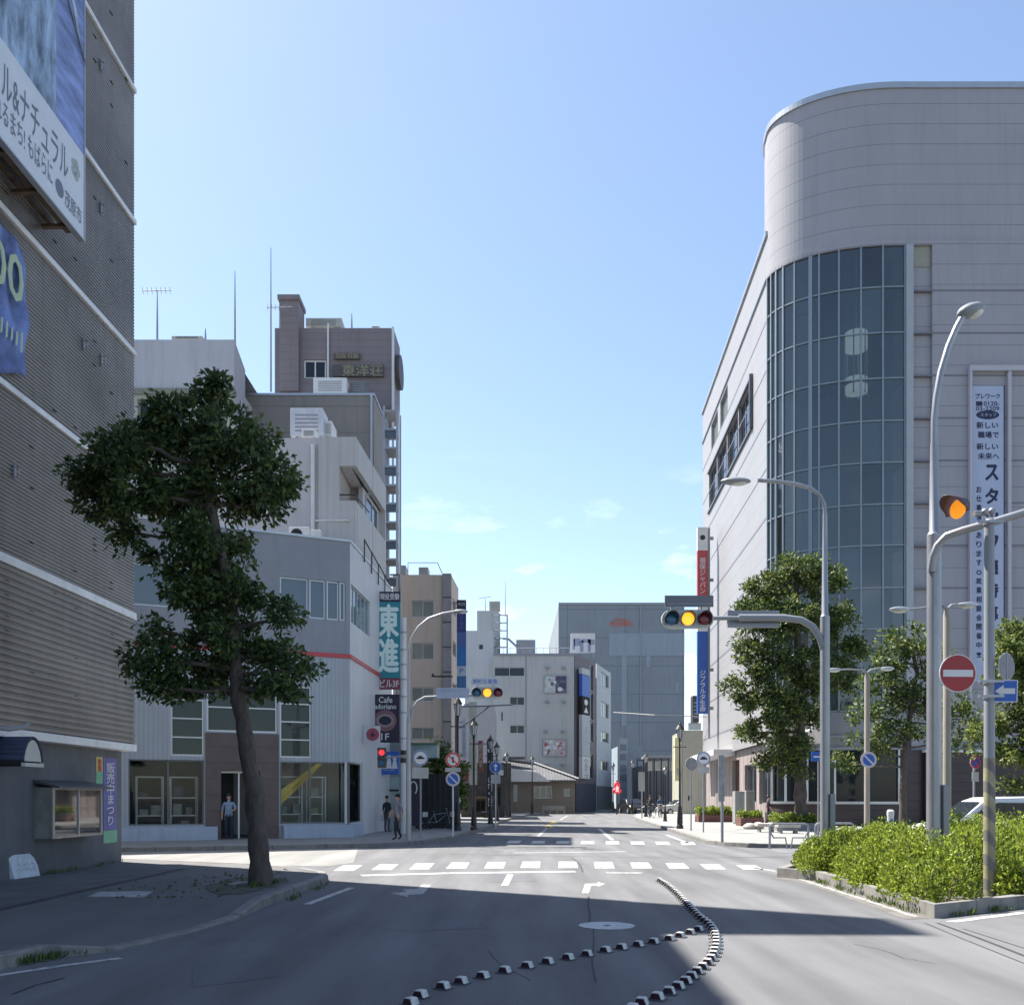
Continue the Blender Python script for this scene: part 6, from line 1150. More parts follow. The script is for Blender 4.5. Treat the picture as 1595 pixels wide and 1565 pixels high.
UPx = xat(629, 41); T = thing('utility_pole', 'white banded utility pole beside the far left street light', 'utility pole', (UPx, 41, .15)); mb = MB(); mb.tube([(UPx,41,.15), (UPx,41,zat(962,41))], [.14,.11], 12); mb.build('pole', mat('pole_white', (.55,.57,.60), .6, var=.06), T, smooth=True); mb = MB()
for y in (985, 1012, 1035, 1058, 1085, 1110, 1150, 1178): mb.tube([(UPx,41,zat(y,41)-.03), (UPx,41,zat(y,41)+.03)], .15, 12)
mb.build('band', m_steel, T)
mb = MB()
for y in (1172, 1184): q = Vector((UPx, 41, zat(y,41))); mb.tube([q + Vector((0,0,-.1)), q + Vector((0,0,.1))], .146, 12)
mb.build('black_stripe', m_black, T)
# blade signs on the showroom flank
def blade(name, label, px0, px1, py0, py1, Z, cols, lets=(), dep=.25):
    x0, x1 = xat(px0,Z), xat(px1,Z); t = thing(name, label, 'sign', ((x0+x1)/2, Z, zat(py1,Z))); mb = MB(); ms = []
    for i, (y0, y1, m) in enumerate(cols): mb.box(x0, x1, Z, Z+dep, zat(y1,Z)+.005, zat(y0,Z), i); ms.append(m)
    mb.build('panel', ms, t, bevel=.012)
    for s, a, b, c, d, m, bold in lets: text(s, t, (xat((a+b)/2,Z), Z, zat((c+d)/2,Z)), (1,0,0), UP, xat(b,Z)-xat(a,Z), zat(c,Z)-zat(d,Z), m, bold)
    mb = MB()
    for y in (py0+4, py1-4): mb.box(x0-.35, x0, Z+.06, Z+.14, zat(y,Z)-.04, zat(y,Z)+.04)
    mb.build('bracket', m_gray, t); return t
m_teal = mat('sign_teal', (.02,.20,.26), .5, var=.05); m_mint = mat('letter_mint', (.62,.74,.70), .5, var=.04); m_wine = mat('sign_wine', (.20,.035,.055), .5); m_ink2 = mat('sign_ink', (.018,.012,.035), .5)
blade('school_sign', 'tall teal vertical sign with two big pale characters and a red foot', 590, 623.5, 921, 1073, 44, [(921,937,m_ink2), (937,1056,m_teal), (1056,1073,m_wine)], [('現役受験', 592, 622, 924, 934, m_white, .02), ('東', 591, 620, 942, 991, m_mint, .03), ('進', 591, 620, 995, 1046, m_mint, .03), ('ビル3F', 592, 621, 1058, 1070, m_white, .02)])
T = blade('cafe_sign', 'dark cafe sign with white lettering and a round brown cup picture', 583, 622.5, 1081, 1156, 43, [(1081,1156,m_ink2)], [('Cafe', 590, 611, 1085, 1094, m_white, .02), ('adoriano', 584, 617, 1096, 1104, m_white, .02), ('1F', 594, 606, 1142, 1152, m_white, .02)])
mb = MB(); q = (xat(600,43), 42.985, zat(1122,43)); mb.disc(q, .48, (0,-1,0), .008, 28, 0, 1.05); mb.disc((q[0],42.976,q[2]), .30, (0,-1,0), .006, 24, 1, 1.3); mb.disc((q[0],42.97,q[2]), .2, (0,-1,0), .006, 24, 2, 1.4); mb.build('cup_picture', [mat('cup_rose', (.20,.10,.11), .6, var=.3), mat('cup_grey', (.26,.22,.21), .6), m_ink2], T)
T = blade('blue_clinic_sign', 'blue square sign with a white family emblem low on the showroom flank', 592, 621, 1170, 1206, 44.5, [(1170,1206,m_blue)], [('ニニ', 597, 615, 1196, 1199.5, m_white, 0)]); mb = MB()
for dx_, hh in ((-.26,.24), (0,.34), (.26,.26)): x = xat(606,44.5)+dx_; z = zat(1190,44.5); mb.disc((x,44.498,z+hh), .09, (0,-1,0), .01, 14); mb.ext([(x-.13,44.498,z-.2), (x+.13,44.498,z-.2), (x+.07,44.498,z+hh-.08), (x-.07,44.498,z+hh-.08)], (0,-.01,0))
mb.build('emblem', m_white, T)
Zr = 40.4; T = thing('square_ban_sign', 'white square board with a round red ban mark on the showroom wall', 'sign', (xat(579,Zr), Zr, zat(1156,Zr))); mb = MB(); mb.box(xat(566,Zr), xat(592,Zr), Zr, Zr+.08, zat(1157,Zr), zat(1130,Zr)); mb.build('board', mat('board_lilac', (.5,.5,.54), .6), T); mb = MB(); mb.disc((xat(580.5,Zr), Zr-.001, zat(1143.5,Zr)), .27, (0,-1,0), .008, 24); mb.build('red_disc', mat('ban_red', (.32,.05,.08), .5), T); mb = MB(); mb.box(xat(579,Zr), xat(582,Zr), Zr-.016, Zr-.009, zat(1149,Zr), zat(1138,Zr)); mb.box(xat(576,Zr), xat(585,Zr), Zr-.016, Zr-.009, zat(1145.5,Zr), zat(1143,Zr)); mb.build('figure', mat('ban_figure', (.08,.05,.1), .5), T)
def ped_signal(label, c, lit=True):
    t = thing('pedestrian_signal', label, 'pedestrian signal', c); x, y, z = c; mb = MB(); mb.box(x-.16, x+.16, y, y+.14, z-.38, z+.38); mb.build('housing', m_vis, t, bevel=.02); mb = MB(); mb.disc((x,y-.002,z+.19), .11, (0,-1,0), .01, 16); mb.build('red_lens', mat('lens_red_lit', (.9,.04,.05), .3, emit=.45, var=0), t); mb = MB(); mb.disc((x,y-.002,z-.19), .11, (0,-1,0), .01, 16); mb.build('green_lens', m_lens['g'], t)
    for dz in (.33, -.05): mb = MB(); mb.ext([(x-.16,y-.14,z+dz-.02), (x+.16,y-.14,z+dz-.02), (x+.16,y,z+dz+.03), (x-.16,y,z+dz+.03)], (0,0,.015)); mb.build('visor', m_vis, t)
ped_signal('red lit pedestrian signal beside the blue square sign', (xat(594.5,36), 36, zat(1179.5,36))); mb = MB(); mb.tube([Wp(598,1180,36.07), Wp(616,1178,35.6), Wp(634,1178,35.0)], .03, 7); tag(mb.build('signal_bracket', m_gray), 'bracket from the far left lamp to the pedestrian signal', 'bracket')
T = thing('pedestrian_signal', 'far red pedestrian signal glowing at the end of the street', 'pedestrian signal', (xat(961,88), 88, .1)); x = xat(961,88); mb = MB(); mb.tube([(x,88.1,.1), (x,88.1,zat(1215,88))], .07, 8); mb.build('post', m_black, T); mb = MB(); mb.ball((x,88,zat(1224,88)), .28, .14, .42, 14); mb.ball((x,88,zat(1231.5,88)), .42, .16, .26, 14); mb.build('red_lamp', mat('far_red_lamp', (.6,.03,.04), .4, emit=.22, var=0), T, smooth=True)
mb = MB(); mb.disc((x,87.86,zat(1227,88)), .16, (0,-1,0), .02, 12); mb.ext([(x-.16,87.86,zat(1233,88)), (x+.16,87.86,zat(1233,88)), (x,87.86,zat(1221,88))], (0,-.02,0)); mb.build('figure', mat('figure_pale', (.85,.5,.5), .5, emit=.3, var=0), T)
# ------------------------------------------------------------------ old fashioned black lamp posts (one prototype, copied)
def ornate(h=5.2):
    t = thing('lamp_post', '', 'street lamp'); t['group'] = 'black ornate lamp posts along the street'; mb = MB()
    mb.lathe([(.17,0), (.17,.12), (.13,.18), (.145,.3), (.12,.75), (.085,.95), (.1,1.0), (.06,1.1), (.05,3.0), (.045,h-1.0), (.075,h-.95), (.05,h-.9), (.09,h-.84)], n=14); mb.build('post', m_black, t, smooth=True)
    mb = MB(); mb.lathe([(.10,h-.84), (.17,h-.42), (.17,h-.40)], n=6); mb.build('lantern_glass', mat('lantern_glass', (.50,.52,.54), .25, var=0), t)
    mb = MB(); mb.lathe([(.24,h-.40), (.20,h-.34), (.1,h-.2), (.05,h-.17), (.06,h-.1), (.02,h-.06), (.008,h+.05)], n=10)
    for k in range(6): a = k*math.pi/3; mb.tube([(.10*math.cos(a),.10*math.sin(a),h-.84), (.175*math.cos(a),.175*math.sin(a),h-.40)], .014, 4)
    mb.build('lantern_cap', m_black, t)
    mb = MB(); mb.tube([(-.3,0,h-1.25), (.3,0,h-1.25)], .02, 6); mb.ball((-.3,0,h-1.25), .035,.035,.035,8); mb.ball((.3,0,h-1.25), .035,.035,.035,8); mb.build('ladder_bar', m_black, t); return t
OR = ornate(); lamps = [(1059,1290,48,5.35,'black ornate lamp post on the right sidewalk, nearest and tallest there'), (738,1293,46,5.4,'black ornate lamp post between the blue round sign and the red blade sign'), (713,1296,45,6.4,'black ornate lamp post right behind the no parking sign post'), (764,1283,56,5.2,'black ornate lamp post beside the vertical lettered sign'), (774,1279,63,5.2,'black ornate lamp post behind the white arrow sign post'),
    (789,1275,72,5.0,'black ornate lamp post at the dark shop corner'), (829,1268,88,5.4,'black ornate lamp post in front of the tiled house'), (1006,1273,76,5.1,'black ornate lamp post behind the far grey sign'), (985,1266,92,5.2,'black ornate lamp post above the parked dark car'), (955,1263,100,5.2,'black ornate lamp post behind the red pedestrian signal'), (1036,1280,62,3.6,'short dark lamp post left of the tallest right hand lamp')]
for i, (px, py, Z, h, lb) in enumerate(lamps):
    o = place(OR, i > 0, (xat(px,Z), Z, .15), R.uniform(0,1), lb); s = h/5.2; o.scale = (1.0 if h > 4 else .8, 1.0 if h > 4 else .8, s)
# road signs on thin posts
c = Wp(655,1180,37); disc_sign('round_guide_sign', 'dull round sign over a rectangular plate on a thin post', c, .30, 'car', 0, .15, (.62,.42,.58))
c = Wp(705.5,1183,38.5); disc_sign('ban_sign', 'red ringed ban sign above the small white and blue plates', c, .30, 'prohibit', 0, None, (.62,.16,.40)); c = Wp(705.5,1213,38.5); disc_sign('blue_round_sign', 'round pale rimmed blue sign on a white post at the left kerb', c, .29, 'nopark', 0, .15, polem=m_white)
mb = MB(); x = xat(706.5,38.6); mb.tube([(x,38.62,c.z), (x,38.62,zat(1172,38.6))], .034, 8); tag(mb.build('sign_post', m_white), 'upper white post length behind the red ringed ban sign', 'post')
c = Wp(772,1194.5,50); disc_sign('arrow_sign', 'round blue sign with a white upward arrow on a white post', c, .31, 'blue', 0, .15, (.5,.45,.62), polem=m_white)
c = Wp(1077,1190,45); disc_sign('sign_seen_from_behind', 'grey round sign seen from behind on the right sidewalk', c, .31, 'back', .2, .15)
c = Wp(1096,1181,43); disc_sign('car_sign', 'round white sign with a dark car symbol over small plates', c, .31, 'car', 0, .15, (.5,.28,.52))
c = Wp(1353,1183,33.2); disc_sign('no_parking_sign', 'round blue no parking sign on the double headed lamp', c, .28, 'nopark')
c = Wp(1519,1187,30); disc_sign('no_stopping_sign', 'small round blue and red sign over a grey plate near the van', c, .2, 'nostop', .3, .15, (.25,.3,.45))
c = Wp(1000,1214,70); T = thing('square_sign', 'plain grey square sign on a pale post at the far right kerb', 'road sign', (c.x, 70, .15)); mb = MB(); mb.box(c.x-.25, c.x+.2, 70, 70.03, zat(1232,70), zat(1202,70)); mb.build('plate', mat('plate_dull', (.36,.37,.37), .6), T); mb = MB(); mb.tube([(c.x,70.06,.15), (c.x,70.06,zat(1203,70))], .045, 8); mb.build('post', m_alu, T)
xq = xat(1124,33.5); T = thing('sign_stand', 'blank grey panel stand on a dark post at the right corner', 'sign', (xq,33.5,.15)); mb = MB(); mb.box(xq-.10, xq+.10, 33.5, 33.6, zat(1248,33.5), zat(1176,33.5)); mb.build('panel', mat('panel_pewter', (.24,.24,.26), .45, .5, var=.3, scale=4), T); mb = MB(); mb.tube([(xq+.04,33.6,.15), (xq+.04,33.6,zat(1250,33.5))], .05, 10); mb.build('post', m_gray, T)
T = thing('blue_direction_plate', 'blue plate with white bars beside the signal pole', 'sign', Wp(1270,1180,40)); mb = MB(); mb.box(xat(1264,40), xat(1280,40), 40, 40.04, zat(1185,40), zat(1170,40)); mb.build('plate', m_blue, T); mb = MB(); mb.box(xat(1267,40), xat(1279,40), 39.99, 40, zat(1179.5,40), zat(1177,40)); mb.build('white_bar', m_white, T); mb = MB(); mb.tube([(xat(1275,40),40.05,.15), (xat(1275,40),40.05,zat(1172,40))], .03, 6); mb.build('post', m_gray, T)

# left street side between the showroom and the tiled house
Zd = 48.5; T = thing('dark_recess_panel', 'near black panel standing in for the shaded recess under the roadside tree', 'fence', (xat(672,Zd), Zd, .15)); mb = MB(); x0, x1 = xat(640,Zd), xat(712,Zd)
mb.box(x0, x1, Zd, Zd+.12, .15, zat(1206,Zd)); mb.build('panel', mat('recess_black', (.022,.024,.028), .8, var=.3), T); mb = MB()  # near black sheet put in for the deep shade of an open recess
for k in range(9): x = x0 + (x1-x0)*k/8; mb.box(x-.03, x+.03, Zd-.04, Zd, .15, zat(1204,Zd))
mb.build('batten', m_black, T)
T = thing('shop_canopy', 'teal grey glazed shop canopy beside the far left lamp', 'canopy', (xat(660,46), 46, zat(1180,46))); mb = MB(); mb.box(xat(639,46), xat(682,46), 45.6, 47, zat(1180,46), zat(1160,46)); mb.build('fascia', mat('fascia_teal', (.20,.27,.28), .35, var=.3, scale=1.5), T); mb = MB(); mb.box(xat(638,46), xat(683,46), 45.5, 47, zat(1160,46), zat(1157.5,46)); mb.build('edge', mat('edge_green', (.03,.12,.07), .5), T)
T = thing('flank_shop', 'shaded shop front with pale door panels under the showroom flank', 'building', (xat(612,47), 47, 0)); mb = MB(); mb.box(xat(583,46.5), xat(641,46.5), 46.6, 52, 0, zat(1155,46.5)); mb.build('wall', mat('shop_grey', (.26,.27,.28), .7, dirt=.3), T)
mb = MB(); mb.box(xat(594,46.5), xat(622,46.5), 46.5, 46.6, .15, zat(1210,46.5)); mb.build('door', mat('door_mint', (.30,.38,.38), .5, var=.15), T); mb = MB(); mb.box(xat(584,46.5), xat(593,46.5), 46.4, 46.6, .15, zat(1200,46.5)); mb.build('stone_pier', mat('pier_stone', (.25,.25,.22), .8), T); mb = MB(); mb.box(xat(606,46.5), xat(621,46.5), 46.45, 46.5, zat(1232,46.5), zat(1229,46.5)); mb.build('door_rail', m_black, T)
T = thing('white_curve_sign', 'dark board with a white curved mark beside the far left lamp', 'sign', (xat(645,45), 45, .15)); mb = MB(); mb.box(xat(639,45), xat(655,45), 45, 45.1, zat(1286,45), zat(1212,45)); mb.build('board', m_ink2, T); mb = MB(); k = 10; mb.tube([(xat(644,45)+.16*math.cos(2.6-3.6*i/k), 44.98, zat(1227,45)+.30*math.sin(2.6-3.6*i/k)) for i in range(k+1)], .03, 6); mb.build('curve_mark', m_white, T)
slab('plain_grey_house', 'plain lilac grey wall behind the vertical shop signs', mat('lilac_grey_wall', (.30,.30,.33), .7, var=.05), [(xat(712,88),88), (xat(770,88),88), (xat(770,88),100), (xat(712,88),100)], zat(1100,88))
ds, fs = slab('dark_shop', 'low dark timber shop behind the row of vertical signs', mat('dark_timber', (.05,.047,.045), .7, var=.4, scale=2), [(xat(718,74),74), (xat(796,74),74), (xat(796,74),84), (xat(718,74),84)], zat(1188,74), {0: lambda f: [f.px(741,756,1246,1264), f.px(770,780,1225,1255)]})
for q in ((741,756,1246,1264), (770,780,1225,1255)): fs[0].window(ds, fs[0].px(*q), 1, 0, .06, .14, fm=m_black)
T = thing('rust_awning', 'small rusty awning frame over the dark shop door', 'awning', (xat(755,72), 72, zat(1262,72))); mb = MB(); mb.box(xat(737,72), xat(770,72), 72, 74, zat(1243,72), zat(1240,72)); mb.build('cover', m_rust, T); mb = MB(); mb.tube([(xat(740,72),72,.15), (xat(740,72),72,zat(1242,72))], .05, 6); mb.tube([(xat(758,72),72,.15), (xat(758,72),72,zat(1242,72))], .05, 6); mb.build('post', m_rust, T)
blade('white_column_sign', 'narrow white vertical sign with faint characters behind the ornate lamp', 719, 727, 1120, 1180, 60, [(1120,1180,mat('column_white', (.46,.47,.50), .6))], [('ビ\nジ\nネ\nス\nホ\nテ\nル', 720.5, 725.5, 1125, 1176, MC['motif_grey'], .01)])
blade('cream_column_sign', 'pale cream vertical sign board left of the red one', 730, 743, 1093, 1222, 64, [(1093,1222,mat('column_cream', (.42,.44,.38), .6, var=.1))]); blade('red_blade_sign', 'dark red vertical sign board among the left shop signs', 745, 752, 1153, 1202, 62, [(1153,1202,mat('blade_brick', (.20,.045,.04), .6))], [('焼\n肉\n亭', 746, 751, 1158, 1196, mat('letter_sand', (.4,.33,.25), .6), .01)])
T = blade('lettered_blade_sign', 'black vertical sign with white turned capital letters at the left kerb', 758.5, 768, 1154, 1268, 57, [(1154,1268,m_ink2)]); text('SEVEN', T, (xat(763.5,57), 57, zat(1238,57)), (0,0,-1), (1,0,0), 2.1, .24, m_white, .02); mb = MB(); mb.disc((xat(763.5,57),56.999,zat(1168,57)), .15, (0,-1,0), .008, 16); mb.disc((xat(763.5,57),56.999,zat(1186,57)), .11, (0,-1,0), .008, 4); mb.build('round_mark', m_white, T)
blade('green_edge_sign', 'small green and white shop sign in the left sign row', 776, 784, 1190, 1207, 66, [(1190,1199,mat('sign_green', (.03,.17,.10), .5)), (1199,1207,m_white)]); blade('white_slant_sign', 'white small sign board near the dark shop corner', 776, 783, 1165, 1188, 69, [(1165,1188,m_white)]); blade('red_small_sign', 'small bright red sign low behind the blue round sign', 724, 730, 1200, 1217, 58, [(1200,1217,mat('small_red', (.35,.04,.06), .5))])
T = blade('bank_blade_sign', 'tall dark blue blade sign graded to bright blue on the beige apartments', 711.5, 726, 934, 1071, 65.5, [(934,948,m_ink2), (948,984,mat('bank_navy', (.02,.03,.15), .5)), (984,1007,mat('bank_mid', (.05,.10,.30), .5)), (1007,1037,mat('bank_blue', (.01,.13,.38), .5)), (1037,1053,mat('bank_pale', (.38,.43,.5), .5)), (1053,1071,mat('bank_steel', (.03,.13,.30), .5))], [('AOI', 713.5, 723.5, 938, 943, MC['bank_pale'], .01), ('信\n金', 715.5, 722, 952, 979, MC['bank_mid'], 0), ('P', 716, 722, 1041, 1048, m_blue, .01)])
T = thing('bracket_lamp_arm', 'thin dark cantilever arm with a brace left of the white block', 'post', (xat(712,46.2), 46.2, .15)); Zb = 46.2; mb = MB(); mb.tube([(xat(711,Zb),Zb,.15), (xat(711,Zb),Zb,zat(1086,Zb))], [.10,.075], 10); mb.build('post', mat('post_slate', (.07,.075,.11), .5), T, smooth=True); mb = MB(); mb.tube([Wp(711,1100,Zb), Wp(760,1099,Zb), Wp(799,1097,Zb)], .04, 7); mb.tube([Wp(716,1134,Zb), Wp(745,1113,Zb), Wp(763,1099,Zb)], .035, 7); mb.build('arm', MC['post_slate'], T, smooth=True)
mb = MB(); mb.tube([Wp(672,1053,60), Wp(705,1053.5,60)], .05, 6); mb.box(xat(673,60), xat(676,60), 59.9, 60.1, zat(1053,60), zat(1049,60)); tag(mb.build('flag_bracket', m_black), 'dark horizontal bracket sticking out over the beige windows', 'bracket')
for px, label in ((743, 'pair of white guard posts'),): pass

# right sidewalk: cabinets, benches, guard pipes, bollard, van
def cabinet(px0, px1, py0, Z, label, d=.7):
    x0, x1 = xat(px0,Z), xat(px1,Z); t = thing('utility_cabinet', label, 'cabinet', ((x0+x1)/2, Z+d/2, .15)); mb = MB(); mb.box(x0, x1, Z, Z+d, .2, zat(py0,Z)); mb.build('casing', mat('cabinet_grey', (.27,.27,.26), .6, var=.08, dirt=.4), t, bevel=.02); mb = MB(); mb.box(x0+.02, x1-.02, Z+.03, Z+d-.03, .14, .2); mb.build('base', MC['band_grey'], t)
    mb = MB(); w = x1-x0; mb.box(x0+w*.06, x0+w*.48, Z-.015, Z, .28, zat(py0,Z)-.08); mb.box(x0+w*.52, x0+w*.94, Z-.015, Z, .28, zat(py0,Z)-.08); mb.build('door', MC['cabinet_grey'], t); mb = MB(); mb.box(x0+w*.44, x0+w*.46, Z-.04, Z-.015, .8, 1.0); mb.build('handle', m_steel, t)
cabinet(1145, 1160, 1232, 56, 'left slate grey utility cabinet by the right planters'); cabinet(1162, 1176, 1231, 57.2, 'right paler utility cabinet by the right planters')
def bench(px0, px1, py, Z, label, m):
    x0, x1 = xat(px0,Z), xat(px1,Z); t = thing('stone_bench', label, 'bench', ((x0+x1)/2, Z+.3, .15)); mb = MB(); mb.box(x0, x1, Z, Z+.6, .40, .55); mb.build('seat', m, t, bevel=.04)
    for f in (.12, .78): mb = MB(); mb.box(x0+(x1-x0)*f, x0+(x1-x0)*(f+.1), Z+.08, Z+.52, .14, .40); mb.build('leg', MC['band_grey'], t)
m_gran = mat('granite', (.38,.36,.34), .7, var=.2, scale=9); bench(1180, 1210, 1286, 43, 'left stone bench in front of the tree planter', mat('sand_stone', (.46,.40,.36), .75, var=.15, scale=5)); bench(1212, 1248, 1288, 41.5, 'right grey stone bench in front of the tree planter', m_gran)
mb = MB(); g = G(1176,1292,.15); mb.ball((g.x, g.y+1, .26), .34, .3, .2, 10); mb.ball((g.x+.5, g.y+1.3, .28), .3, .3, .22, 10); o = mb.build('landscape_stone', m_gran, None, smooth=True); tag(o, 'low pale landscape stones at the left end of the benches', 'stones')
def hoop(px0, px1, py, label, ht=.75):
    a, b = G(px0, py, .15), G(px1, py, .15); t = thing('guard_pipe', label, 'guard rail', ((a.x+b.x)/2, a.y, .15), 'steel guard pipes along the right corner'); mb = MB(); r = .12; Y = a.y
    p = [(a.x,Y,.12), (a.x,Y,.15+ht-r)] + [(a.x+r-r*math.cos(q*math.pi/8), Y, .15+ht-r+r*math.sin(q*math.pi/8)) for q in range(1,5)] + [(b.x-r+r*math.sin(q*math.pi/8), Y, .15+ht-r+r*math.cos(q*math.pi/8)) for q in range(0,5)] + [(b.x,Y,.12)]
    mb.tube(p, .035, 9); mb.build('top_rail', m_steel, t, smooth=True); mb = MB(); zz = .15+ht*.42; x1 = a.x+(b.x-a.x)*.45; x2 = a.x+(b.x-a.x)*.55; mb.tube([(a.x,Y,zz+.2), (a.x+.12,Y,zz), (x1-.05,Y,zz), (x1,Y,.12)], .026, 8); mb.tube([(b.x,Y,zz+.2), (b.x-.12,Y,zz), (x2+.05,Y,zz), (x2,Y,.12)], .026, 8); mb.build('lower_rail', m_steel, t, smooth=True)
hoop(1199, 1259, 1320, 'bent steel guard pipe at the right corner, left one in full view'); hoop(1270, 1330, 1319, 'bent steel guard pipe half hidden by the hedge tip')
xb_ = xat(1387,27); T = thing('marker_post', 'short white marker post with a dark blue mark behind the hedge', 'bollard', (xb_,27,0)); mb = MB(); mb.lathe([(.10,0), (.09,1.2), (.1,1.24), (.1,1.34), (.06,1.38)], (xb_,27,0), 14); mb.build('post', m_white, T, smooth=True); mb = MB(); mb.box(xb_-.035, xb_+.035, 26.9, 26.93, .85, 1.12); mb.build('mark', m_blue, T)

def car(name, label, loc, yaw, paint, van=False):
    t = thing(name, label, 'van' if van else 'car', (0,0,0)); Lh, Wd = (2.35, .86); H = 1.9 if van else 1.5
    if van: side = [(-Lh,.35), (-Lh+.05,.75), (-Lh+.25,1.02), (-1.25,1.18), (-.55,1.74), (-.2,1.86), (1.3,1.9), (2.0,1.85), (2.25,1.5), (Lh,.9), (Lh,.35)]
    else: side = [(-Lh,.32), (-Lh+.03,.68), (-Lh+.3,.86), (-1.1,.98), (-.45,1.42), (.2,1.5), (1.2,1.46), (1.95,1.05), (Lh-.05,.95), (Lh,.4)]
    mb = MB(); n = len(side); rows_ = []
    for y, k in ((-Wd,.0), (-Wd+.06,.03), (Wd-.06,.03), (Wd,.0)): rows_.append([(x*(1 if k else .985), y*(1 if z < 1.0 else .88), z + (k if z > 1 else 0)) for x, z in side])
    vs = [v for r in rows_ for v in r]; fs = []
    for r in range(3):
        for i in range(n): j = (i+1) % n; fs.append((r*n+i, r*n+j, (r+1)*n+j, (r+1)*n+i))
    fs += [list(range(n))[::-1], list(range(3*n, 4*n))]; mb.add(vs, fs); mb.build('body', paint, t, bevel=.03)
    mg = glass('car_glass', (.02,.025,.035)); zb = 1.14 if van else 1.0
    for s in (-1, 1):
        y = s*(Wd*.885+.03); mb = MB(); pts = ([(-.95,zb+.1), (-.45,1.66), (-.1,1.74), (1.85,1.72), (2.1,1.4), (2.12,zb+.08)] if van else [(-.85,1.02), (-.4,1.36), (.2,1.43), (1.15,1.39), (1.7,1.06)])
        mb.ext([(x, y, z) for x, z in pts], (0, s*.012, 0)); o = mb.build('side_window', mg, t); mb = MB()
        for x in (.05, 1.05): mb.box(x-.03, x+.03, min(y, y+s*.018), max(y, y+s*.018), zb+.1, 1.7 if van else 1.36)
        mb.build('pillar', m_black, o)
    mb = MB(); q = ((-1.22,1.2), (-.58,1.73)) if van else ((-1.07,1.0), (-.5,1.4)); nx_ = Vector((-(q[1][1]-q[0][1]), 0, q[1][0]-q[0][0])).normalized()*.035; mb.ext([Vector((q[0][0],-.74,q[0][1]))+nx_, Vector((q[0][0],.74,q[0][1]))+nx_, Vector((q[1][0],.68,q[1][1]))+nx_, Vector((q[1][0],-.68,q[1][1]))+nx_], nx_*.3); mb.build('windscreen', mg, t)
    for s in (-1, 1): mb = MB(); mb.ball((-Lh+.12, s*.62, .76 if van else .68), .1, .18, .09, 10); mb.build('headlight', mat('headlight', (.6,.62,.65), .15), t, smooth=True)
    for s in (-1, 1): mb = MB(); mb.box(-.95,-.85, s*.92-.08, s*.92+.08, zb+.05, zb+.2); mb.build('mirror', paint, t, bevel=.02)
    mb = MB(); mb.box(-Lh-.02, -Lh+.03, -.5, .5, .42, .6); mb.build('grille', m_black, t); mb = MB(); mb.box(-Lh-.035, -Lh-.02, -.17, .17, .44, .55); mb.build('number_plate', m_white, t)
    for x in (-1.45, 1.4):
        for s in (-1, 1): mb = MB(); mb.disc((x, s*(Wd-.16), .31), .31, (0, s, 0), .18, 24); w = mb.build('wheel', m_rubber, t, bevel=.03); mb = MB(); mb.disc((x, s*(Wd+.02), .31), .19, (0, s, 0), .015, 16); mb.build('rim', m_alu, w)
    t.location = loc; t.rotation_euler = (0,0,yaw); return t
c = G(1480, 1320); car('white_van', 'white van with dark windows passing behind the hedge', (xat(1484,28.5)+1.1, 28.5, -.17), -.03, mat('van_white', (.6,.62,.65), .25, var=0), True)
car('parked_car', 'dark car with a pale number plate far down the street', (xat(984,98), 98, 0), math.radians(100), mat('car_black', (.02,.02,.025), .25, var=0)); car('grey_car', 'grey car half hidden behind the cyclists on the far right', (xat(1046,90)+1, 90, 0), math.radians(10), mat('car_silver', (.45,.46,.48), .3, .3, var=0))

def bicycle(label, loc, yaw, col):
    t = thing('bicycle', label, 'bicycle', (0,0,0))
    for x in (-.52, .52):
        mb = MB(); k = 24; mb.tube([(x+.32*math.cos(2*math.pi*i/k), 0, .33+.32*math.sin(2*math.pi*i/k)) for i in range(k+1)], .018, 6, cap=False); w = mb.build('wheel', m_rubber, t); mb = MB()
        for i in range(8): a = math.pi*i/4; mb.tube([(x,0,.33), (x+.31*math.cos(a),0,.33+.31*math.sin(a))], .003, 4)
        mb.tube([(x,-.05,.33), (x,.05,.33)], .025, 6); mb.build('spokes', m_steel, w)
    mb = MB()
    for a, b in (((-.52,.33),(-.12,.33)), ((-.12,.33),(-.28,.82)), ((-.52,.33),(-.25,.72)), ((-.12,.33),(.36,.72)), ((-.25,.72),(.36,.80)), ((.36,.98),(.52,.33))): mb.tube([(a[0],0,a[1]), (b[0],0,b[1])], .017, 7)
    mb.build('bicycle_frame', col, t); mb = MB(); mb.tube([(.30,-.27,1.02), (.38,-.1,1.0), (.36,0,.98), (.38,.1,1.0), (.30,.27,1.02)], .013, 6); mb.build('handlebar', m_steel, t); mb = MB(); mb.ball((-.3,0,.86), .14, .09, .045, 10); mb.build('saddle', m_black, t); mb = MB(); mb.box(.5,.78,-.17,.17,.62,.64); mb.box(.5,.52,-.17,.17,.64,.86); mb.box(.76,.78,-.17,.17,.64,.86); mb.box(.5,.78,-.17,-.155,.64,.86); mb.box(.5,.78,.155,.17,.64,.86); mb.build('basket', m_steel, t)
    t.location = loc; t.rotation_euler = (0,0,yaw); return t
bicycle('parked bicycle with a silver basket against the dark recess panel', (xat(684,47), 47, .15), .15, m_gray); bicycle('black bicycle parked behind the far left street light', (xat(641,46), 45.9, .15), .4, m_black)
bicycle('bicycle ridden by the far person in dark clothes', (xat(1012,72), 72, .15), 1.35, m_black); bicycle('parked bicycle beside the far cyclist', (xat(1024,73), 73.2, .15), .9, m_gray)

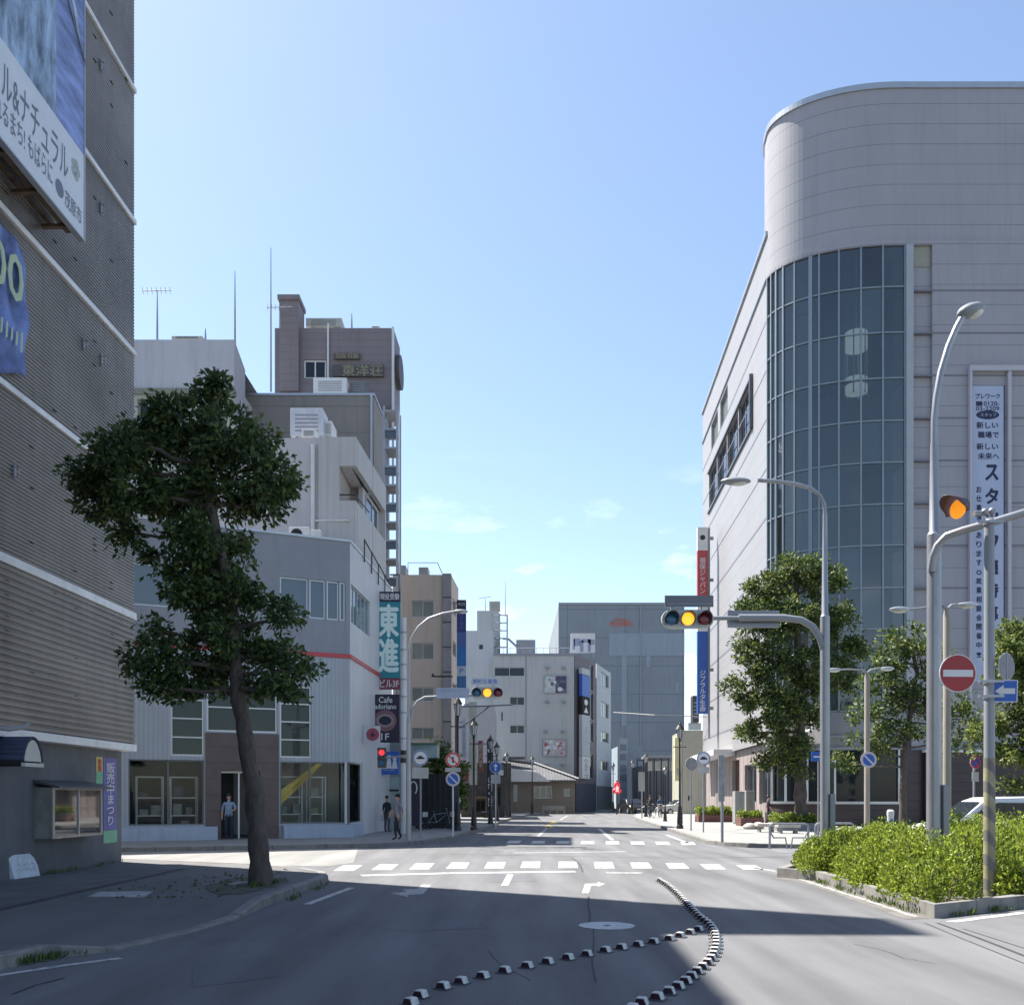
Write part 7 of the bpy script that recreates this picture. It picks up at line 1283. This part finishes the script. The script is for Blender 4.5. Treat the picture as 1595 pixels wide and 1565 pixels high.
# ------------------------------------------------------------------ people
m_skin = mat('skin', (.42,.26,.19), .55, var=.05); m_hair = mat('hair_black', (.012,.011,.011), .5, var=.1)
def person(label, loc, yaw, h, shirt, trousers, pose, shoes=None, cap=None, extra=None):
    """one skinned body: joints in metres for a 1.7 m figure facing -Y; pose overrides joints"""
    t = thing('person', label, 'person', (0,0,0)); s = h/1.7
    J_ = dict(pel=(0,0,.93), bel=(0,-.01,1.06), che=(0,.0,1.25), nek=(0,.015,1.43), nk2=(0,.005,1.49), hd1=(0,-.01,1.57), hd2=(0,-.005,1.66))
    for sd, k in ((1,'r'), (-1,'l')):
        J_.update({k+'sh':(.17*sd,.01,1.38), k+'el':(.23*sd,.02,1.11), k+'wr':(.24*sd,-.05,.87), k+'ha':(.24*sd,-.07,.79), k+'hp':(.09*sd,0,.88), k+'kn':(.10*sd,-.01,.49), k+'an':(.10*sd,.03,.09), k+'to':(.105*sd,-.13,.035)})
    J_.update(pose); nm = list(J_); ids = {k: i for i, k in enumerate(nm)}
    rad = dict(pel=(.145,.115), bel=(.135,.10), che=(.155,.105), nek=(.062,.06), nk2=(.055,.055), hd1=(.074,.088), hd2=(.07,.085))
    for k in 'rl': rad.update({k+'sh':(.062,.062), k+'el':(.045,.045), k+'wr':(.031,.028), k+'ha':(.036,.022), k+'hp':(.09,.09), k+'kn':(.062,.065), k+'an':(.042,.046), k+'to':(.042,.034)})
    E = [('pel','bel'), ('bel','che'), ('che','nek'), ('nek','nk2'), ('nk2','hd1'), ('hd1','hd2')]
    for k in 'rl': E += [('che',k+'sh'), (k+'sh',k+'el'), (k+'el',k+'wr'), (k+'wr',k+'ha'), ('pel',k+'hp'), (k+'hp',k+'kn'), (k+'kn',k+'an'), (k+'an',k+'to')]
    P_ = [Vector(J_[k])*s for k in nm]; Rr = [(rad[k][0]*s, rad[k][1]*s) for k in nm]; Ed = [(ids[a], ids[b]) for a, b in E]
    for k, sd in (('r',1), ('l',-1)):                   # five fingers from each palm
        w, hnd = Vector(J_[k+'wr'])*s, Vector(J_[k+'ha'])*s; d = (hnd-w).normalized(); side = d.cross(Vector((1,0,0))); side = side.normalized() if side.length > .1 else Vector((0,1,0))
        for q, (off, ln) in enumerate(((-.027,.062), (-.009,.075), (.009,.07), (.026,.056), (-.038,.05))):
            b0 = hnd + side*off*s; dd = d if q < 4 else (d*.6 + side*-.8).normalized(); i0 = len(P_); P_ += [b0 + dd*ln*.5*s, b0 + dd*ln*s + Vector((-sd*.012*s,0,0))]; Rr += [(.0085*s,.0085*s), (.007*s,.007*s)]; Ed += [(ids[k+'ha'], i0), (i0, i0+1)]
    me = bpy.data.meshes.new('body'); me.from_pydata([tuple(p) for p in P_], Ed, []); ob = bpy.data.objects.new('body', me); COL.objects.link(ob)
    sk = ob.modifiers.new('skin', 'SKIN'); sk.use_smooth_shade = True; sv = me.skin_vertices[0].data
    for i, r in enumerate(Rr): sv[i].radius = r
    for i in range(len(P_)): sv[i].use_root = (i == 0)
    sb = ob.modifiers.new('sub', 'SUBSURF'); sb.levels = sb.render_levels = 1
    m2 = bpy.data.meshes.new_from_object(ob.evaluated_get(bpy.context.evaluated_depsgraph_get())); bpy.data.objects.remove(ob)
    for m in (m_skin, shirt, trousers, shoes or m_black): m2.materials.append(m)
    el = {k: Vector(J_[k+'el'])*s for k in 'rl'}; wr = {k: Vector(J_[k+'wr'])*s for k in 'rl'}
    for p in m2.polygons:
        c = p.center; nearhand = any((c - wr[k]).length < .17*s or (c - (wr[k]*.5+el[k]*.5)).length < .10*s for k in 'rl'); zz = c.z/s
        ank = min(Vector(J_['ran']).z, Vector(J_['lan']).z); p.material_index = 0 if zz > 1.45 or (nearhand and abs(c.x) > .12*s) else 1 if zz > .92 else 3 if min((c - Vector(J_[k+'to'])*s).length for k in 'rl') < .14*s else 2
        p.use_smooth = True
    b = bpy.data.objects.new('body', m2); COL.objects.link(b); b.parent = t
    hc_ = Vector(J_['hd2'])*s; mb = MB(); mb.ball(hc_ + Vector((0,.02,.012))*s, .09*s, .10*s, .085*s, 14); mb.build('hair', cap or m_hair, t, smooth=True)
    if cap: mb = MB(); mb.ball(hc_ + Vector((0,-.10,.02))*s, .07*s, .07*s, .012*s, 10); mb.build('cap_peak', cap, t, smooth=True)
    f = Vector(J_['hd1'])*s; mb = MB(); mb.ball(f + Vector((0,-.088,.01))*s, .012*s, .018*s, .02*s, 8)
    for sd in (-1, 1): mb.ball(f + Vector((sd*.075,0,.02))*s, .012*s, .02*s, .03*s, 8)
    mb.build('nose_and_ears', m_skin, t, smooth=True); mb = MB()
    for sd in (-1, 1): mb.ball(f + Vector((sd*.03,-.078,.045))*s, .012*s, .008*s, .008*s, 8)
    mb.ball(f + Vector((0,-.078,-.04))*s, .025*s, .008*s, .006*s, 8); mb.build('eyes_and_mouth', mat('face_dark', (.05,.025,.02), .5, var=0), t, smooth=True)
    if extra: extra(t, s)
    t.location = loc; t.rotation_euler = (0,0,yaw); return t
cl = lambda n, c: mat(n, c, .85, var=.12, scale=8)
walkp = dict(rkn=(.10,-.13,.50), ran=(.10,-.10,.09), rto=(.105,-.26,.045), lkn=(-.10,.03,.49), lan=(-.10,.20,.12), lto=(-.105,.06,.04), rel=(.23,.10,1.12), rwr=(.22,.08,.88), rha=(.22,.07,.80), lel=(-.23,-.06,1.12), lwr=(-.20,-.20,.95), lha=(-.19,-.25,.89))
person('man in a pale grey shirt and dark cap walking on the far left sidewalk', (xat(619,35.3), 35.3, .15), math.radians(-60), 1.66, cl('cloth_grey', (.20,.21,.25)), cl('cloth_charcoal', (.02,.021,.026)), walkp, cap=mat('cap_black', (.015,.015,.02), .8))
def bag(t, s): mb = MB(); mb.box(.16*s,.34*s,-.12*s,.12*s,.55*s,.86*s); mb.build('carried_bag', mat('bag_white', (.5,.5,.52), .7), t, bevel=.03)
person('person in a dark jacket holding a pale bag by the showroom flank', (xat(603,43), 43, .15), 2.6, 1.6, cl('cloth_navy', (.025,.027,.04)), cl('cloth_slate', (.07,.075,.09)), {}, extra=bag)
q = FB.P(FB.sx(355), 0.15, .2); person('shop worker in a pale blue vest standing in the brown entrance', (q.x, q.y, .15), .2, 1.68, cl('cloth_sky', (.20,.27,.38)), cl('cloth_ink', (.016,.022,.045)), dict(rel=(.26,-.05,1.14), rwr=(.18,-.25,1.1), rha=(.13,-.31,1.1)))
person('person in a dark plum top walking by the red planter', (xat(1197,49.5), 49.5, .15), math.radians(70), 1.62, cl('cloth_plum', (.03,.012,.03)), cl('cloth_dusk', (.03,.03,.04)), walkp)
ride = dict(pel=(0,.28,.93), bel=(0,.22,1.05), che=(0,.1,1.24), nek=(0,.06,1.42), nk2=(0,.03,1.48), hd1=(0,-.0,1.56), hd2=(0,0,1.65), rsh=(.17,.09,1.36), lsh=(-.17,.09,1.36), rel=(.24,-.1,1.18), lel=(-.24,-.1,1.18), rwr=(.24,-.30,1.06), lwr=(-.24,-.30,1.06), rha=(.24,-.37,1.04), lha=(-.24,-.37,1.04), rhp=(.09,.26,.88), lhp=(-.09,.26,.88), rkn=(.11,-.1,.70), lkn=(-.11,.0,.56), ran=(.11,.08,.34), lan=(-.11,.16,.2), rto=(.11,-.06,.28), lto=(-.11,.02,.13))
person('far person in dark clothes riding a bicycle on the right', (xat(1012,72)+.02, 72.05, .15), 1.35 + math.pi/2, 1.66, cl('cloth_black', (.018,.018,.025)), cl('cloth_denim', (.05,.08,.14)), ride)
person('far person in a blue top standing beside the parked bicycle', (xat(1028,74), 74, .15), .4, 1.62, cl('cloth_blue', (.05,.09,.18)), cl('cloth_charcoal', (.02,.021,.026)), {})

# ------------------------------------------------------------------ road divider blocks
def divider():
    t = thing('divider_block', '', 'road divider'); mb = MB(); w, h, d = .064, .064, .045
    f_ = [(-w,0), (w,0), (w*.58,h), (-w*.58,h)]
    mb.ext([(x, -d, z) for x, z in f_], (0, d*2, 0)); mb.build('block', mat('divider_white', (.52,.52,.50), .65, var=.35, scale=11, dirt=.3), t, bevel=.008)
    for y0 in (-d-.004, d): mb = MB(); mb.ext([(x*.84, y0, .008 + z*.78) for x, z in f_], (0, .004, 0)); mb.build('reflector', mat('divider_dark', (.035,.015,.03), .35, var=.2), t)
    mb = MB(); mb.box(-w*1.25, w*1.25, -d*1.3, d*1.3, .0, .008); mb.build('base_plate', mat('divider_base', (.10,.10,.11), .8), t); return t
DV = divider(); used = 0
row1 = [(640,1563), (655,1551), (690,1537.5), (718,1529.5), (752,1521), (786,1512.5), (821,1505), (853,1498.5), (885,1492), (914,1486.5), (943,1480.5), (968,1476), (994,1471.5), (1018,1467), (1043,1462), (1059,1457.5), (1075,1452.5), (1088,1447.5)]
for px, py in row1:
    g = G(px, py+2); o = place(DV, used > 0, (g.x, g.y, .004), R.uniform(-.10,.10) - .55, 'white divider block in the widely spaced row curving off to the lower left'); o['group'] = 'divider blocks of the sparse row'; used += 1
row2 = [(985,1575), (1000,1564), (1022,1557), (1043,1547), (1058,1538), (1069,1530), (1079,1521), (1087,1514.5), (1094.5,1508.5), (1103,1501), (1109,1494), (1112.5,1487), (1115,1477.5), (1115.5,1467), (1114.5,1459), (1112,1451.5), (1107,1444), (1101,1438), (1088,1428.5), (1078.7,1418), (1069,1408), (1058,1395.5), (1043,1382), (1026,1371)]
P2 = [G(x, y) for x, y in row2]; acc = []; st = .27; left = 0
for a, b in zip(P2, P2[1:]):
    Ls = (b-a).length; p = left
    while p < Ls: acc.append(a.lerp(b, p/Ls)); p += st
    left = p - Ls
for g in acc:
    o = copy_tree(DV); o.location = (g.x, g.y, .004); o.rotation_euler = (0,0,R.uniform(-.10,.10) - .42); o['label'] = 'white divider block in the tightly packed row bending across the road'; o['group'] = 'divider blocks of the dense row'
